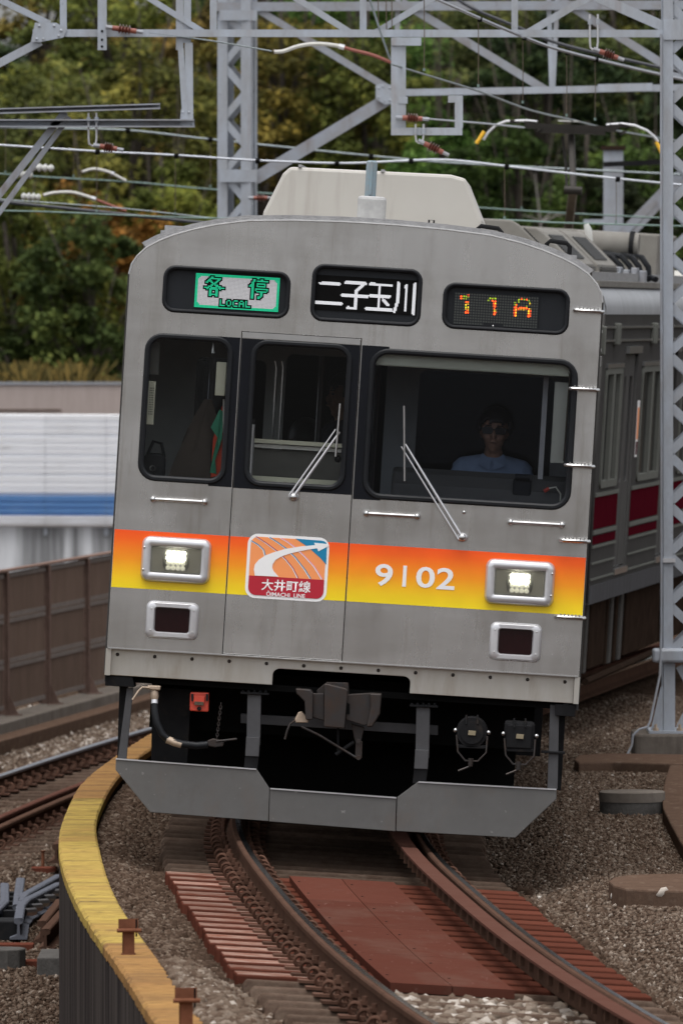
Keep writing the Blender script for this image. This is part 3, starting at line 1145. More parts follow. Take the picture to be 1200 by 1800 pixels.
# concrete blocks by the crossing
a = G(10, 1668, -1.12)
mb = MB()
poly = [(-.42, -.16), (.02, -.16), (.10, -.12), (.135, -.03), (.135, .06), (.10, .14), (.0, .18), (-.42, .18)]
mb.prism([(a.x + x, a.y + y) for x, y in poly], lambda x, y, d: (x, y, d), -1.30, -1.115)
tag(mb.build('concrete_block', M['conc_dark'], bevel=.01), 'round cornered dark concrete block at the left edge below the crossing', 'concrete block', 'concrete blocks by the crossing')
a = G(92, 1682, -1.14)
mb = MB().bmm(a.x - .09, a.x + .16, a.y - .35, a.y + .5, -1.30, -1.12)
tag(mb.build('concrete_block', M['conc_dark'], bevel=.01), 'square concrete block against the foot of the yellow topped wall', 'concrete block', 'concrete blocks by the crossing')
p = G(98, 1502, -1.05)
poly_rail('rail_offcut', [(99, 1484), (112, 1470)], -1.0, M['rail'], M['rail'], None)
o_ = bpy.data.objects['rail_offcut']
tag(o_, 'dark rail end standing beside the wall behind the crossing', 'rail')

# ------------------------------------------------------------------ yellow topped wall between the two levels
wall = empty('retaining_wall', (float(wl_x(50)), 50, -1.25), 'curved retaining wall with worn yellow painted top beside the track', 'wall')
ys = np.concatenate([np.arange(38.2, 70, .35), np.arange(70, 101, 1.2)])
mb = MB()
loops = []
for Y in ys:
    l, r = float(wl_x(Y)), float(wr_x(Y))
    loops.append([(l + .004, Y, -1.8), (r - .004, Y, -1.8), (r - .004, Y, -.05), (l + .004, Y, -.05)])
mb.loft(loops, True, True)
mb.build('wall_body', M['boardconc'], wall)
# painted cap in cast lengths, edges chipped
for y0, y1 in ((38.2, 46.6), (46.615, 60.6), (60.615, 74), (74.015, 100)):
    mb = MB()
    loops = []
    n = max(4, int((y1 - y0) / .05)) if y0 < 62 else 40
    for i in range(n + 1):
        Y = y0 + (y1 - y0) * i / n
        l, r = float(wl_x(Y)), float(wr_x(Y))
        c1 = random.uniform(.006, .020)
        c2 = random.uniform(.006, .016)
        h = random.uniform(-.002, .002)
        loops.append([(l, Y, -.052 + random.uniform(-.012, .004)), (l + .002, Y, -c1), (l + c1 * 1.3, Y, h), (r - c2 * 1.3, Y, h), (r - .002, Y, -c2), (r, Y, -.052)])
    mb.loft(loops, True, True)
    mb.build('painted_cap', M['yellowcap'] if 46 < y0 < 50 else M['orangecap'], wall)
# small rusty bars fixed to the outer face
for x, y in ((131, 1660), (185, 1725), (192, 1755)):
    Yb = 60
    for _ in range(30):
        Yb = Yb * .5 + .5 * ((float(wl_x(Yb))) * FPX / (x - 600))
    zz = HC - (y - HZ) * Yb / FPX
    l = float(wl_x(Yb))
    br = MB().bmm(l - .012, l + .012, Yb - .02, Yb + .02, zz - .055, zz + .055).build('wall_bracket', M['rusty'], wall)
    MB().cyl((l - .03, Yb - .03, zz - .01), (l + .0, Yb - .03, zz - .01), .008, 8).build('bolt', M['rusty'], br)

for i, (x, y, lab) in enumerate(((226, 1678, 'short rusty steel stub post on the yellow wall top, the farther one'), (327, 1806, 'short rusty steel stub post on the yellow wall top, cut by the bottom edge'))):
    b = G(x, y, 0)
    ro = Matrix.Rotation(R(8), 4, 'Z')
    e = empty('stub_post', tuple(b), lab, 'post', 'stub posts on the wall')
    def T(p):
        return b + ro @ Vector(p)
    mb = MB()
    for q in ((-.027, .027, -.03, -.024), (-.027, .027, .024, .03), (-.004, .004, -.024, .024)):
        v = [T((q[0], q[2], 0)), T((q[1], q[2], 0)), T((q[1], q[3], 0)), T((q[0], q[3], 0)), T((q[0], q[2], .125)), T((q[1], q[2], .125)), T((q[1], q[3], .125)), T((q[0], q[3], .125))]
        mb.add(v, [(0, 3, 2, 1), (4, 5, 6, 7), (0, 1, 5, 4), (1, 2, 6, 5), (2, 3, 7, 6), (3, 0, 4, 7)])
    mb.build('stem', M['rusty'], e)
    MB().bar(T((-.05, -.01, .118)), T((.052, -.01, .118)), .05, .012).build('saddle', M['rusty'], e)
    MB().bar(T((-.048, .012, .150)), T((.05, .012, .150)), .006, .052).build('back_plate', M['rusty'], e)
    MB().cyl(T((-.062, -.045, .122)), T((.058, -.045, .122)), .010, 8).build('cross_pin', M['rusty'], e)
    MB().cyl(T((.036, -.03, .09)), T((.036, -.03, .175)), .0045, 6).build('bolt', M['dark'], e)
    MB().bmm(b.x - .035, b.x + .035, b.y - .04, b.y + .04, .0, .006).build('foot_plate', M['rusty'], e)

# ------------------------------------------------------------------ right bank: ducts, manhole, footing slabs
ductp = tag(MB().build('cable_duct_cover', M['duct']), 'brown stained concrete cable duct cover running beside the mast footing', 'duct cover') if False else None
Zr = .345


def slab(name, px, z, th, material, label, cat, group=None, bevel=.012):
    pts = [G(x, y, z) for x, y in px]
    mb = MB()
    mb.loft([[(p.x, p.y, z - th) for p in pts], [(p.x, p.y, z) for p in pts]], True, True)
    return tag(mb.build(name, material, bevel=bevel), label, cat, group)


slab('footing_slab', [(1008, 1334), (1016, 1327), (1070, 1324), (1200, 1326), (1260, 1326), (1260, 1341), (1175, 1342), (1075, 1339), (1016, 1340)], -.12, .11, M['duct'], 'brown topped flat concrete slab at the foot of the mast plinth', 'slab')
slab('cable_duct_cover', [(1176, 1345), (1260, 1345), (1260, 1560), (1195, 1480), (1176, 1445), (1164, 1420), (1162, 1395), (1168, 1368)], -.10, .13, M['duct'], 'brown stained duct cover path along the right edge of the gravel', 'duct cover')
slab('round_ended_slab', [(1069, 1548), (1078, 1542), (1100, 1538), (1150, 1536), (1260, 1535), (1260, 1566), (1150, 1565), (1100, 1562), (1078, 1556)], -.10, .13, M['duct'], 'round ended brown concrete slab in the gravel at right edge', 'slab')
p = G(1080, 1577, -.18)
stones('broken_stone', np.array([[p.x, p.y, -.18]]), np.array([.04]), np.array([.98]), M['stone'], None, 'pale broken stone lying against the round ended slab')
tag(bpy.data.objects['broken_stone'], cat='stone')
p = G(1165, 1570, -.12)
stones('cement_lump', np.array([[p.x, p.y - .05, -.12]]), np.array([.045]), np.array([.95]), M['stone'], None, 'grey cement lump stuck on the round ended slab rim')
tag(bpy.data.objects['cement_lump'], cat='stone')
# manhole
c = G(1110, 1390, -.04)
man = empty('manhole', (c.x, c.y, -.22), 'low round concrete manhole ring standing in the gravel', 'manhole')
ring = []
for k in range(28):
    a = 2 * math.pi * k / 28
    ring.append((c.x + .218 * math.cos(a), c.y + .218 * math.sin(a)))
mb = MB()
mb.loft([[(x, y, -.24) for x, y in ring], [(x, y, -.112) for x, y in ring]], True, True)
mb.build('rough_base', M['conc_dark'], man, True)
mb = MB()
ring2 = [(c.x + (x - c.x) * 1.02, c.y + (y - c.y) * 1.02) for x, y in ring]
mb.loft([[(x, y, -.111) for x, y in ring2], [(x, y, -.048) for x, y in ring2], [(c.x + (x - c.x) * .97, c.y + (y - c.y) * .97, -.040) for x, y in ring]], True, True)
mb.build('lid', M['conc'], man, True)

# ------------------------------------------------------------------ brown steel barrier beyond the lower track
A = G(0, 1258, -.97)
Bq = G(190, 1207, -.97)
bd = (Bq - A)
bd.z = 0
blen = bd.length
bd.normalize()
bn = Vector((bd.y, -bd.x, 0))           # towards the track
if bn.x < 0:
    bn = -bn
barrier = empty('trackside_barrier', tuple(A + bd * 4), 'brown steel panel barrier with rusty posts behind the lower track', 'barrier')
curb = empty('barrier_curb', tuple(A + bd * 4 + bn * .2), 'stained two step concrete curb under the brown barrier', 'curb')
BAY = blen * 70 / 190
s0 = -BAY * 2.93 - .0
HB = 1.475
for i in range(10):
    s = s0 + i * BAY + BAY * .0
    P0 = A + bd * s
    P1 = A + bd * (s + BAY)
    # H post
    pb = MB()
    pb.bar(P0 + bn * .06, P0 + bn * .06 + Vector((0, 0, HB)), .10, .012, up=bn)
    pb.bar(P0 - bn * .05, P0 - bn * .05 + Vector((0, 0, HB)), .10, .012, up=bn)
    pb.bar(P0 + bn * .005, P0 + bn * .005 + Vector((0, 0, HB)), .012, .098, up=bn)
    po = pb.build('post', M['barrier_post'], barrier)
    g = MB()
    g.add([P0 + bn * .067 + bd * .0, P0 + bn * .17, P0 + bn * .067 + Vector((0, 0, .21)), P0 + bn * .067 + bd * .012, P0 + bn * .17 + bd * .012, P0 + bn * .067 + bd * .012 + Vector((0, 0, .21))],
          [(0, 1, 2), (3, 5, 4), (0, 3, 4, 1), (1, 4, 5, 2), (2, 5, 3, 0)])
    g.build('gusset', M['barrier_post'], po)
    MB().bar(P0 + bn * .06 - bd * .15, P0 + bn * .20 - bd * .0, .02, .02).build('base_plate', M['barrier_post'], po)
    for r_ in range(3):
        z0 = .055 + r_ * (HB - .06) / 3
        z1 = z0 + (HB - .06) / 3 - .012
        a = P0 + bd * .07
        b = P1 - bd * .07
        mid = (z0 + z1) / 2
        pn = MB().bar(a + Vector((0, 0, mid)), b + Vector((0, 0, mid)), .02, z1 - z0, up=(0, 0, 1)).build('panel', M['barrier'], barrier)
        fr = MB()
        w_ = .045
        o3 = bn * .018
        fr.bar(a + o3 + Vector((0, 0, z0 + w_ / 2)), b + o3 + Vector((0, 0, z0 + w_ / 2)), .014, w_)
        fr.bar(a + o3 + Vector((0, 0, z1 - w_ / 2)), b + o3 + Vector((0, 0, z1 - w_ / 2)), .014, w_)
        fr.build('panel_frame', M['barrier_frame'], pn)
    MB().bar(P0 + Vector((0, 0, HB + .012)), P1 + Vector((0, 0, HB + .012)), .10, .022).build('top_rail', M['barrier_post'], barrier)
    MB().bar(P0 + bn * .12 + Vector((0, 0, -.11)), P1 - bd * .006 + bn * .12 + Vector((0, 0, -.11)), .36, .21).build('curb_block', M['conc'], curb, bevel=.012)
    MB().bar(P0 + bn * .42 + Vector((0, 0, -.18)), P1 - bd * .006 + bn * .42 + Vector((0, 0, -.18)), .23, .14).build('curb_step', M['duct'], curb, bevel=.012)

# ------------------------------------------------------------------ far walls and the white sheet fence
YF = 150.0
sF = FPX / YF


def zF(y, Y):
    return HC - (y - HZ) * Y / FPX


o_ = MB().bmm(-14, 1.5, YF + .12, YF + .5, -2.2, zF(924, YF)).build('concrete_wall', M['farconc'], bevel=.02)
tag(o_, 'pale concrete wall with dark rain streaks under the white fence', 'wall')
fence = empty('sheet_fence', (-4.5, YF, zF(926, YF)), 'white corrugated sheet fence with one blue band', 'fence')
ysF = [729, 768, 802, 836, 870, 873, 906, 926]
rowsF = [(728, 767, 'sheet_white'), (767, 801.5, 'sheet_white'), (801.5, 836, 'sheet_white'), (836, 871, 'sheet_white'), (871, 906, 'sheet_blue'), (906, 926, 'sheet_white')]
PW = 107 / sF
X0 = (80 - 600) / sF
for i in range(-2, 4):
    xa = X0 + i * PW + .003
    xb = X0 + (i + 1) * PW - .003
    for ya, yb, mk in rowsF:
        za, zb = zF(yb, YF), zF(ya, YF)
        h = za - zb
        H = zb - za
        prof = [(0, .04), (.13, .04), (.15, -.04), (.36, -.055), (.37, .0), (.44, .0), (.45, -.045), (.64, -.055), (.65, .0), (.72, .0), (.73, -.045), (.97, -.06), (1.0, .04)]
        sk = .0045 * i
        mb = MB()
        L = []
        for x in (xa, xb):
            dz = -(x - X0) * .0 + (-.012 * (x + 5.5) * .33)
            L.append([(x, YF + d_, za + H * t_ + dz) for t_, d_ in prof] + [(x, YF + .05, za + H + dz), (x, YF + .05, za + dz)])
        mb.loft(L, True, True)
        mb.build('sheet', M[mk], fence)
for i in range(-2, 5):
    x = X0 + i * PW
    MB().bmm(x - .03, x + .03, YF + .06, YF + .11, -.4, zF(731, YF)).build('post', M['galv'], fence)

YP = 166.0
o_ = MB().bmm(-14, 1.0, YP, YP + .4, -2.2, zF(676, YP)).build('parapet_wall', M['parapet'], bevel=.02)
tag(o_, 'brown grey rendered wall behind and above the white fence', 'wall')
cp = MB().bmm(-14, 1.0, YP - .03, YP + .43, zF(676, YP) + .001, zF(672, YP)).build('coping', M['galv_d'], o_)
tr_ = MB().bmm((-60 - 600) * YP / FPX, (108 - 600) * YP / FPX, YP - .02, YP - .001, zF(722, YP), zF(719.5, YP)).build('drip_strip', M['duct'], o_)

# ================================================================== TRAIN (local axes: x right, y back from the front, z up from rail top)
train = empty('commuter_train', (0, 0, 0), 'stainless commuter train with orange to yellow front band, number 9102', 'train', world=False)
train.matrix_world = TM


def FR(w0=0.0, sgn=1):
    return lambda a, b, d: Vector((a, w0 + sgn * d, b))


HALF = [(0, 3.71), (.17, 3.709), (.45, 3.700), (.715, 3.682), (.90, 3.648), (1.03, 3.613), (1.15, 3.572), (1.235, 3.533), (1.31, 3.487), (1.36, 3.435), (1.39, 3.385), (1.403, 3.325)]
TOP = [(-a, b) for a, b in HALF[::-1]] + HALF[1:]           # left to right over the roof


def inset(L, k):
    """shrink closed-ish top outline towards (0,2.2)"""
    return [(a * (1 - k / 1.4), 2.2 + (b - 2.2) * (1 - k / 1.5)) for a, b in L]


WL = (-1.287, -.757, 2.108, 2.990, .105)
WD = (-.660, -.049, 2.112, 2.990, .105)
WR = (.047, 1.290, 2.080, 2.980, .115)
S1 = (-1.203, -.444, 3.115, 3.398, .075)
S2 = (-.322, .336, 3.115, 3.460, .075)
S3 = (.460, 1.215, 3.118, 3.396, .075)
IN = .034


def ri(r, k):
    return rr(r[0] + k, r[1] - k, r[2] + k, r[3] - k, max(.01, r[4] - k))


DOOR = (-.719, -.004, 1.107, 3.030)
# front sheet with openings
out = [(-1.403, 1.100), (-1.403, 2.2)] + TOP + [(1.403, 2.2), (1.403, 1.100)]
door_hole = [(DOOR[0], DOOR[2]), (DOOR[1], DOOR[2]), (DOOR[1], DOOR[3]), (DOOR[0], DOOR[3])]
front = link('front_panel', plate(out, [ri(WL, IN), ri(WR, IN), ri(S1, .02), ri(S2, .02), ri(S3, .02), door_hole], .035, FR()), M['steel_front'], train, bevel=.004)
# end door
dk = .0045
dout = [(DOOR[0] + dk, DOOR[2] + dk), (DOOR[1] - dk, DOOR[2] + dk), (DOOR[1] - dk, DOOR[3] - dk), (DOOR[0] + dk, DOOR[3] - dk)]
door = link('end_door', plate(dout, [ri(WD, IN)], .03, FR(.001)), M['steel_front'], train, bevel=.003)
MB().bmm(DOOR[0] - .03, DOOR[1] + .03, .036, .0405, DOOR[2] + .001, 2.06).build('door_recess', M['dark'], train)
for a, b in ((DOOR[0] - .03, DOOR[0] + .045), (DOOR[1] - .04, DOOR[1] + .03)):
    MB().bmm(a, b, .036, .05, 2.06, 3.06).build('door_jamb', M['dark'], train)
# black painted field round the door window and beside the others
fld = [(DOOR[0] + .006, 2.098), (DOOR[1] - .006, 2.098), (DOOR[1] - .006, 2.988), (DOOR[0] + .006, 2.988)]
link('black_field', plate(fld, [ri(WD, IN * .5)], .003, FR(-.0025)), M['blackpaint'], door)


def corner_field(win, side, edge, z0, z1):
    pts = ri(win, IN * .5)
    cx = (win[0] + win[1]) / 2
    lim = win[1] - .14 if side > 0 else win[0] + .14
    sel = [p for p in pts if (p[0] > lim if side > 0 else p[0] < lim)]
    sel.sort(key=lambda p: -p[1])
    poly = [(sel[0][0], z1), (edge, z1), (edge, z0), (sel[-1][0], z0)] + sel[::-1]
    return poly


link('black_field', plate(corner_field(WL, 1, DOOR[0] - .004, 2.10, 2.990), [], .003, FR(-.0025)), M['blackpaint'], train)
link('black_field', plate(corner_field(WR, -1, DOOR[1] + .004, 2.075, 2.990), [], .003, FR(-.0025)), M['blackpaint'], train)


def gasket(name, win, parent, material, wd_=.036, proud=.016):
    mb = MB()
    prof = [(0, .001), (.003, -proud * .6), (.010, -proud), (wd_ - .012, -proud), (wd_ - .002, -proud * .5), (wd_, .006), (wd_, .03)]
    mb.loft([[(a, d, b) for a, b in ri(win, k_)] for k_, d in prof])
    return mb.build(name, material, parent, True)


def window(win, parent, gm='glass'):
    fr_ = gasket('window_frame', win, parent, M['rubber'])
    gl = MB()
    pts = ri(win, .030)
    gl.loft([[(a, .016, b) for a, b in pts], [(a, .022, b) for a, b in pts]], True, True)
    gl.build('window_glass', M[gm], fr_ if parent is train else parent)
    return fr_


window(WL, train, 'glass')
window(WD, door, 'glass')
window(WR, train, 'glass_dark')
# brushed strip over the end door and screws
MB().bmm(DOOR[0] + .010, DOOR[1] - .010, -.006, .0, 2.992, 3.026).build('door_head_strip', M['steel_bright'], door)

# livery film, in three lengths cut at the door
for a, b, par in ((-1.400, DOOR[0] - .002, train), (DOOR[0] + .0065, DOOR[1] - .0065, door), (DOOR[1] + .002, 1.400, train)):
    MB().bmm(a, b, -.0022, -.0002 if par is train else .0008, 1.466, 1.81).build('livery_band', M['stripe'], par)

# side edge returns of the front sheet
for sgn in (-1, 1):
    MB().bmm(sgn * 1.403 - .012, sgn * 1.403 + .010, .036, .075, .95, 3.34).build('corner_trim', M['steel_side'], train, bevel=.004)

# roof rim: grit strip and cream seal following the roofline
mb = MB()
L0 = inset(TOP, -.006)
L1 = inset(TOP, -.036)
mb.loft([[(a, .006, b) for a, b in inset(TOP, .004)[3:-3]], [(a, .012, b) for a, b in L1[3:-3]], [(a, .30, b) for a, b in L1[3:-3]], [(a, .30, b) for a, b in inset(TOP, .004)[3:-3]]], closed=False)
mb.build('roof_rim', M['roofsheet'], train)
mb = MB()
mb.tube([(a, .002, b) for a, b in inset(TOP, -.004)], .006, 6)
mb.build('rim_seal', M['concgrey'], train, True)

# lower skirt of the front with bolts and coupler notch
n_ = 5
sk = [(-1.385, .941), (-.412, .941)]
for k in range(n_ + 1):
    a = R(180 - 90 * k / n_)
    sk.append((-.412 + .04 + .04 * math.cos(a), 1.002 + .038 * math.sin(a)))
for k in range(n_ + 1):
    a = R(90 - 90 * k / n_)
    sk.append((.405 - .04 + .04 * math.cos(a), 1.002 + .038 * math.sin(a)))
sk += [(.405, .941), (1.375, .941), (1.375, 1.115), (-1.385, 1.115)]
skirt = link('lower_skirt', plate(sk, [], .012, FR(.042)), M['steel_skirt'], train, bevel=.003)
for sgn in (-1, 1):
    MB().bmm(sgn * 1.392 - .016, sgn * 1.392 + .016, -.002, .06, .941, 1.0985).build('skirt_edge', M['steel_skirt'], skirt)
for k in range(13):
    u = -1.34 + k * (2.66 / 12)
    MB().ell((u, .040, 1.066), (.011, .010, .011), 10, 6).build('bolt', M['coupler'], skirt, True)
MB().bmm(-1.395, 1.395, -.014, .04, 1.0995, 1.106).build('skirt_lip', M['steel_bright'], skirt)

# destination displays


def display(name, win, screen):
    b = gasket(name, win, train, M['rubber'], .026, .012)
    MB().loft([[(a, .024, z) for a, z in ri(win, .018)], [(a, .030, z) for a, z in ri(win, .018)]], True, True).build('sign_panel', M['display_back'], b)
    if screen:
        u0, u1, v0, v1 = screen
        MB().bmm(u0, u1, .018, .0235, v0, v1).build('led_screen', M['dark'], b)
    return b


def dots(name, cells, u0, v1, pu, pv, material, parent, fill=.86, w=.0165):
    mb = MB()
    for c, r_ in cells:
        a = u0 + c * pu
        b = v1 - r_ * pv
        mb.add([(a, w, b - pv * fill), (a + pu * fill, w, b - pv * fill), (a + pu * fill, w, b), (a, w, b)], [(0, 1, 2, 3)])
    o = mb.build(name, material, parent, fixn=False)
    return tag(o, kind='stuff')


A1, A2 = fp(344, 477), fp(490, 545)
D1 = display('destination_sign', S1, (-1.010, -.510, 3.155, 3.358))
KAKU = ['.....##.........', '....#########...', '...##.....##....', '..####...##.....', '.##..##.##......', '......###.......', '.....##.###.....', '...###...####...', '####.#####.#####',
        '..#.#######.#...', '....##...##.....', '....##...##.....', '....##...##.....', '....#######.....', '....##...##.....']
TEI = ['...##....##.....', '...##.#########.', '..##............', '..##..#######...', '.###..#.....#...', '####..#######...', '..##............', '..##.##########.', '..##.#........#.',
       '..##..########..', '..##.....##.....', '..##.....##.....', '..##.....##.....', '..##...###......', '..##...##.......']
F57 = {'L': ['#...', '#...', '#...', '#...', '####'], 'O': ['.##.', '#..#', '#..#', '#..#', '.##.'], 'C': ['.###', '#...', '#...', '#...', '.###'], 'A': ['.##.', '#..#', '####', '#..#', '#..#']}
NC, NR = 66, 26
green, black = set(), set()
for bmp, cx, cy in ((KAKU, 7, 2), (TEI, 42, 2)):
    for j, row in enumerate(bmp):
        for i, ch in enumerate(row):
            if ch == '#':
                green.add((cx + i, cy + j))
letters = set()
x = 20
for ch in 'LOCAL':
    for j, row in enumerate(F57[ch]):
        for i, c_ in enumerate(row):
            if c_ == '#':
                letters.add((x + i, 19 + j))
    x += 5
green |= letters
for (i, j) in green:
    for di in (-1, 0, 1):
        for dj in (-1, 0, 1):
            black.add((i + di, j + dj))
black -= green
white = set()
border = set()
for i in range(NC):
    for j in range(NR):
        inn = 2 <= i < NC - 2 and 2 <= j < NR - 2
        if inn:
            dx = min(i - 2, NC - 3 - i)
            dy = min(j - 2, NR - 3 - j)
            if dx + dy < 2:
                inn = False
        (white if inn else border).add((i, j))
white -= green | black
border -= black | green
pu, pv = .500 / NC, .203 / NR
dots('led_dots_green', sorted(green | border), -1.010, 3.358, pu, pv, M['led_green'], D1, .9)
dots('led_dots_white', sorted(white), -1.010, 3.358, pu, pv, M['led_grey'], D1, .9)

D2 = display('destination_sign', S2, (-.300, .312, 3.185, 3.392))
NC2, NR2 = 96, 32
pu, pv = .612 / NC2, .207 / NR2
# strokes of the four characters in the photograph's own sign pixels (5.714 per photo pixel, crop origin 540,450)
ST = [((132, 262), (320, 270)), ((90, 452), (340, 468)), ((382, 255), (582, 265)), ((575, 265), (490, 345)), ((490, 335), (478, 515)), ((352, 380), (602, 393)), ((405, 508), (488, 515)),
      ((632, 270), (838, 283)), ((728, 280), (714, 515)), ((632, 385), (824, 395)), ((590, 518), (842, 532)), ((760, 430), (810, 480)), ((915, 262), (908, 440)), ((908, 440), (870, 545)), ((995, 288), (982, 530)), ((1080, 272), (1062, 566))]
lit = set()
seg = []
for (a, b), (c_, d) in ST:
    seg.append((Vector(fp(540 + a / 5.714, 450 + b / 5.714)), Vector(fp(540 + c_ / 5.714, 450 + d / 5.714))))
for i in range(NC2):
    for j in range(NR2):
        q = Vector((-.300 + (i + .5) * pu, 3.392 - (j + .5) * pv))
        for a, b in seg:
            ab = b - a
            t_ = max(0, min(1, (q - a).dot(ab) / ab.length_squared))
            if (q - a - ab * t_).length < .0088:
                lit.add((i, j))
                break
dots('led_dots_white', sorted(lit), -.300, 3.392, pu, pv, M['led_white'], D2, .9)

D3 = display('destination_sign', S3, (.530, 1.028, 3.150, 3.338))
GR = MB().bmm(.530, 1.028, .015, .0178, 3.150, 3.338).build('led_grid', M['led_grid'], D3)
# readout caught mid-refresh, traced from the photo (crop 770,480 scale 5)
reds = [(200, 195), (200, 210), (262, 185), (245, 245), (258, 245), (250, 325), (240, 335), (258, 335), (255, 315), (472, 230), (487, 240), (503, 240), (487, 255), (487, 270), (503, 270), (487, 285), (503, 288), (487, 300), (490, 335), (503, 338), (485, 350), (498, 350),
        (687, 270), (670, 290), (683, 292), (670, 305), (668, 320), (682, 322), (668, 335), (668, 350), (682, 352), (668, 362), (700, 305), (715, 295), (730, 295), (745, 297), (760, 297), (775, 300), (790, 310), (805, 322), (803, 335), (803, 350), (790, 358), (803, 365), (790, 372), (730, 216), (775, 220)]
yels = [(258, 258), (240, 270), (258, 288), (240, 300), (258, 300), (503, 256), (503, 318), (487, 318), (715, 305), (730, 305), (745, 307), (760, 307), (790, 325), (790, 340), (683, 308), (683, 335), (805, 262), (682, 362), (803, 308)]
ygs = [(225, 190), (240, 195), (220, 210), (240, 212), (260, 205), (240, 285), (258, 312), (455, 212), (470, 215), (490, 212), (505, 215), (440, 228), (672, 250), (672, 265), (700, 225), (715, 220), (745, 218), (760, 220), (790, 232), (805, 245), (705, 240), (775, 285)]
for L, mk, nm in ((reds, 'led_red', 'led_dots_red'), (yels, 'led_yel', 'led_dots_yellow'), (ygs, 'led_yg', 'led_dots_green')):
    mb = MB()
    for x, y in L:
        u, v = fp(770 + x / 5, 480 + y / 5)
        mb.add([(u - .0052, .0142, v - .0052), (u + .0052, .0142, v - .0052), (u + .0052, .0142, v + .0052), (u - .0052, .0142, v + .0052)], [(0, 1, 2, 3)])
    tag(mb.build(nm, M[mk], D3, fixn=False), kind='stuff')
# fine grid of unlit diodes
mb = MB()
for i in range(33):
    u = .530 + i * .498 / 32
    mb.bmm(u - .0022, u + .0022, .0136, .0149, 3.150, 3.338)
for j in range(13):
    v = 3.150 + j * .188 / 12
    mb.bmm(.530, 1.028, .0130, .0143, v - .0022, v + .0022)
tag(mb.build('led_louvre', M['display_back'], D3), kind='stuff')
u, v = fp(866, 571)
MB().bmm(u - .06, u + .06, .012, .0235, v - .012, v + .018).build('sign_latch', M['rubber'], D3)
MB().ell((u, .010, v), (.006, .004, .006), 8, 6).build('latch_screw', M['steel_bright'], D3)

# writing on the band
nm_ = text_mesh('9', (*[fp(659, 1008)[0], fp(690, 1008)[0]], fp(675, 1028)[1], fp(675, 989)[1]), FR(-.0045), offset=.016)
num = link('car_number', nm_, M['white_paint'], train)
for ch, xa, xb, ya, yb in (('1', 704, 717, 992, 1029), ('0', 731, 764, 994, 1031), ('2', 767, 799, 996, 1034)):
    u0, u1 = fp(xa, (ya + yb) / 2)[0], fp(xb, (ya + yb) / 2)[0]
    v0, v1 = fp((xa + xb) / 2, yb)[1], fp((xa + xb) / 2, ya)[1]
    if ch == '1':
        me = MB().bmm(u0 + .012, u1 - .010, -.0050, -.0030, v0, v1).mesh('digit')
    else:
        me = text_mesh(ch, (u0, u1, v0, v1), FR(-.0045), offset=.016)
    link('digit', me, M['white_paint'], num)

# line badge on the end door


def bq(x, y):
    return fp(400 + x / 5.4545, 900 + y / 5.4545)


badge = MB().loft([[(a, -.002, b) for a, b in rr(-.606, -.122, 1.452, 1.834, .06)], [(a, -.0045, b) for a, b in rr(-.606, -.122, 1.452, 1.834, .06)]], True, True).build('line_badge', M['white_paint'], train)
inn = rr(-.588, -.140, 1.470, 1.817, .045)
MB().loft([[(a, -.0050, b) for a, b in inn], [(a, -.0058, b) for a, b in inn]], True, True).build('badge_field', M['badge_orange'], badge)
zc = bq(560, 617)[1]
red_ = [p for p in inn if p[1] < zc]
red_ = sorted([p for p in red_ if p[0] > -.364], key=lambda p: p[1], reverse=True)
rl = [p for p in inn if p[1] < zc and p[0] <= -.364]
rl = sorted(rl, key=lambda p: p[1])
poly = [(-.140, zc)] + red_ + rl + [(-.588, zc)]
MB().prism(poly, FR(-.0066, -1), 0, .0006).build('badge_red_band', M['badge_red'], badge)
clipz = [(650, 243), (900, 262), (925, 268), (945, 283), (952, 300), (944, 492), (890, 430), (800, 350), (740, 303)]
MB().prism([bq(*p) for p in clipz], FR(-.0066, -1), 0, .0006).build('badge_blue_corner', M['badge_blue'], badge)
sw = [(262, 597), (252, 540), (262, 490), (300, 445), (360, 405), (440, 375), (560, 340), (700, 318), (838, 305), (830, 282), (955, 295), (975, 310), (870, 365), (858, 335), (780, 347), (690, 364), (610, 382), (520, 412), (460, 447), (432, 490), (428, 525), (445, 560), (490, 608)]
MB().prism([bq(*p) for p in sw], FR(-.0082, -1), 0, .0006).build('badge_arrow', M['white_paint'], badge)
for mk, L in (('badge_blue', [(225, 262), (290, 300), (345, 350), (360, 405)]), ('badge_maroon', [(270, 222), (370, 285), (470, 360), (560, 445), (625, 525), (675, 622)]), ('badge_blue', [(400, 230), (480, 280), (560, 338), (650, 425), (740, 540), (795, 628)]), ('badge_pink', [(510, 238), (570, 270), (640, 322), (735, 408), (830, 510), (905, 633)])):
    for dx_, m2 in ((-6, 'white_paint'), (3, mk)):
        mb = MB()
        pts = [bq(x + dx_, y) for x, y in L]
        for a, b in zip(pts[:-1], pts[1:]):
            mb.bar((a[0], -.0070 if dx_ > 0 else -.0066, a[1]), (b[0], -.0070 if dx_ > 0 else -.0066, b[1]), .0006, .0052, up=(0, 1, 0) if False else Vector((-(b[1] - a[1]), 0, b[0] - a[0])))
        mb.build('badge_line', M[m2], badge)
v0, v1 = bq(560, 752)[1], bq(560, 640)[1]
link('badge_writing', text_mesh('大井町線', (bq(325, 690)[0], bq(797, 690)[0], v0, v1), FR(-.0080), offset=.013), M['white_paint'], badge)
v0, v1 = bq(555, 803)[1], bq(555, 753)[1]
link('badge_writing', text_mesh('ŌIMACHI  LINE', (bq(372, 780)[0], bq(742, 790)[0], v0, v1), FR(-.0080), offset=.014), M['white_paint'], badge)


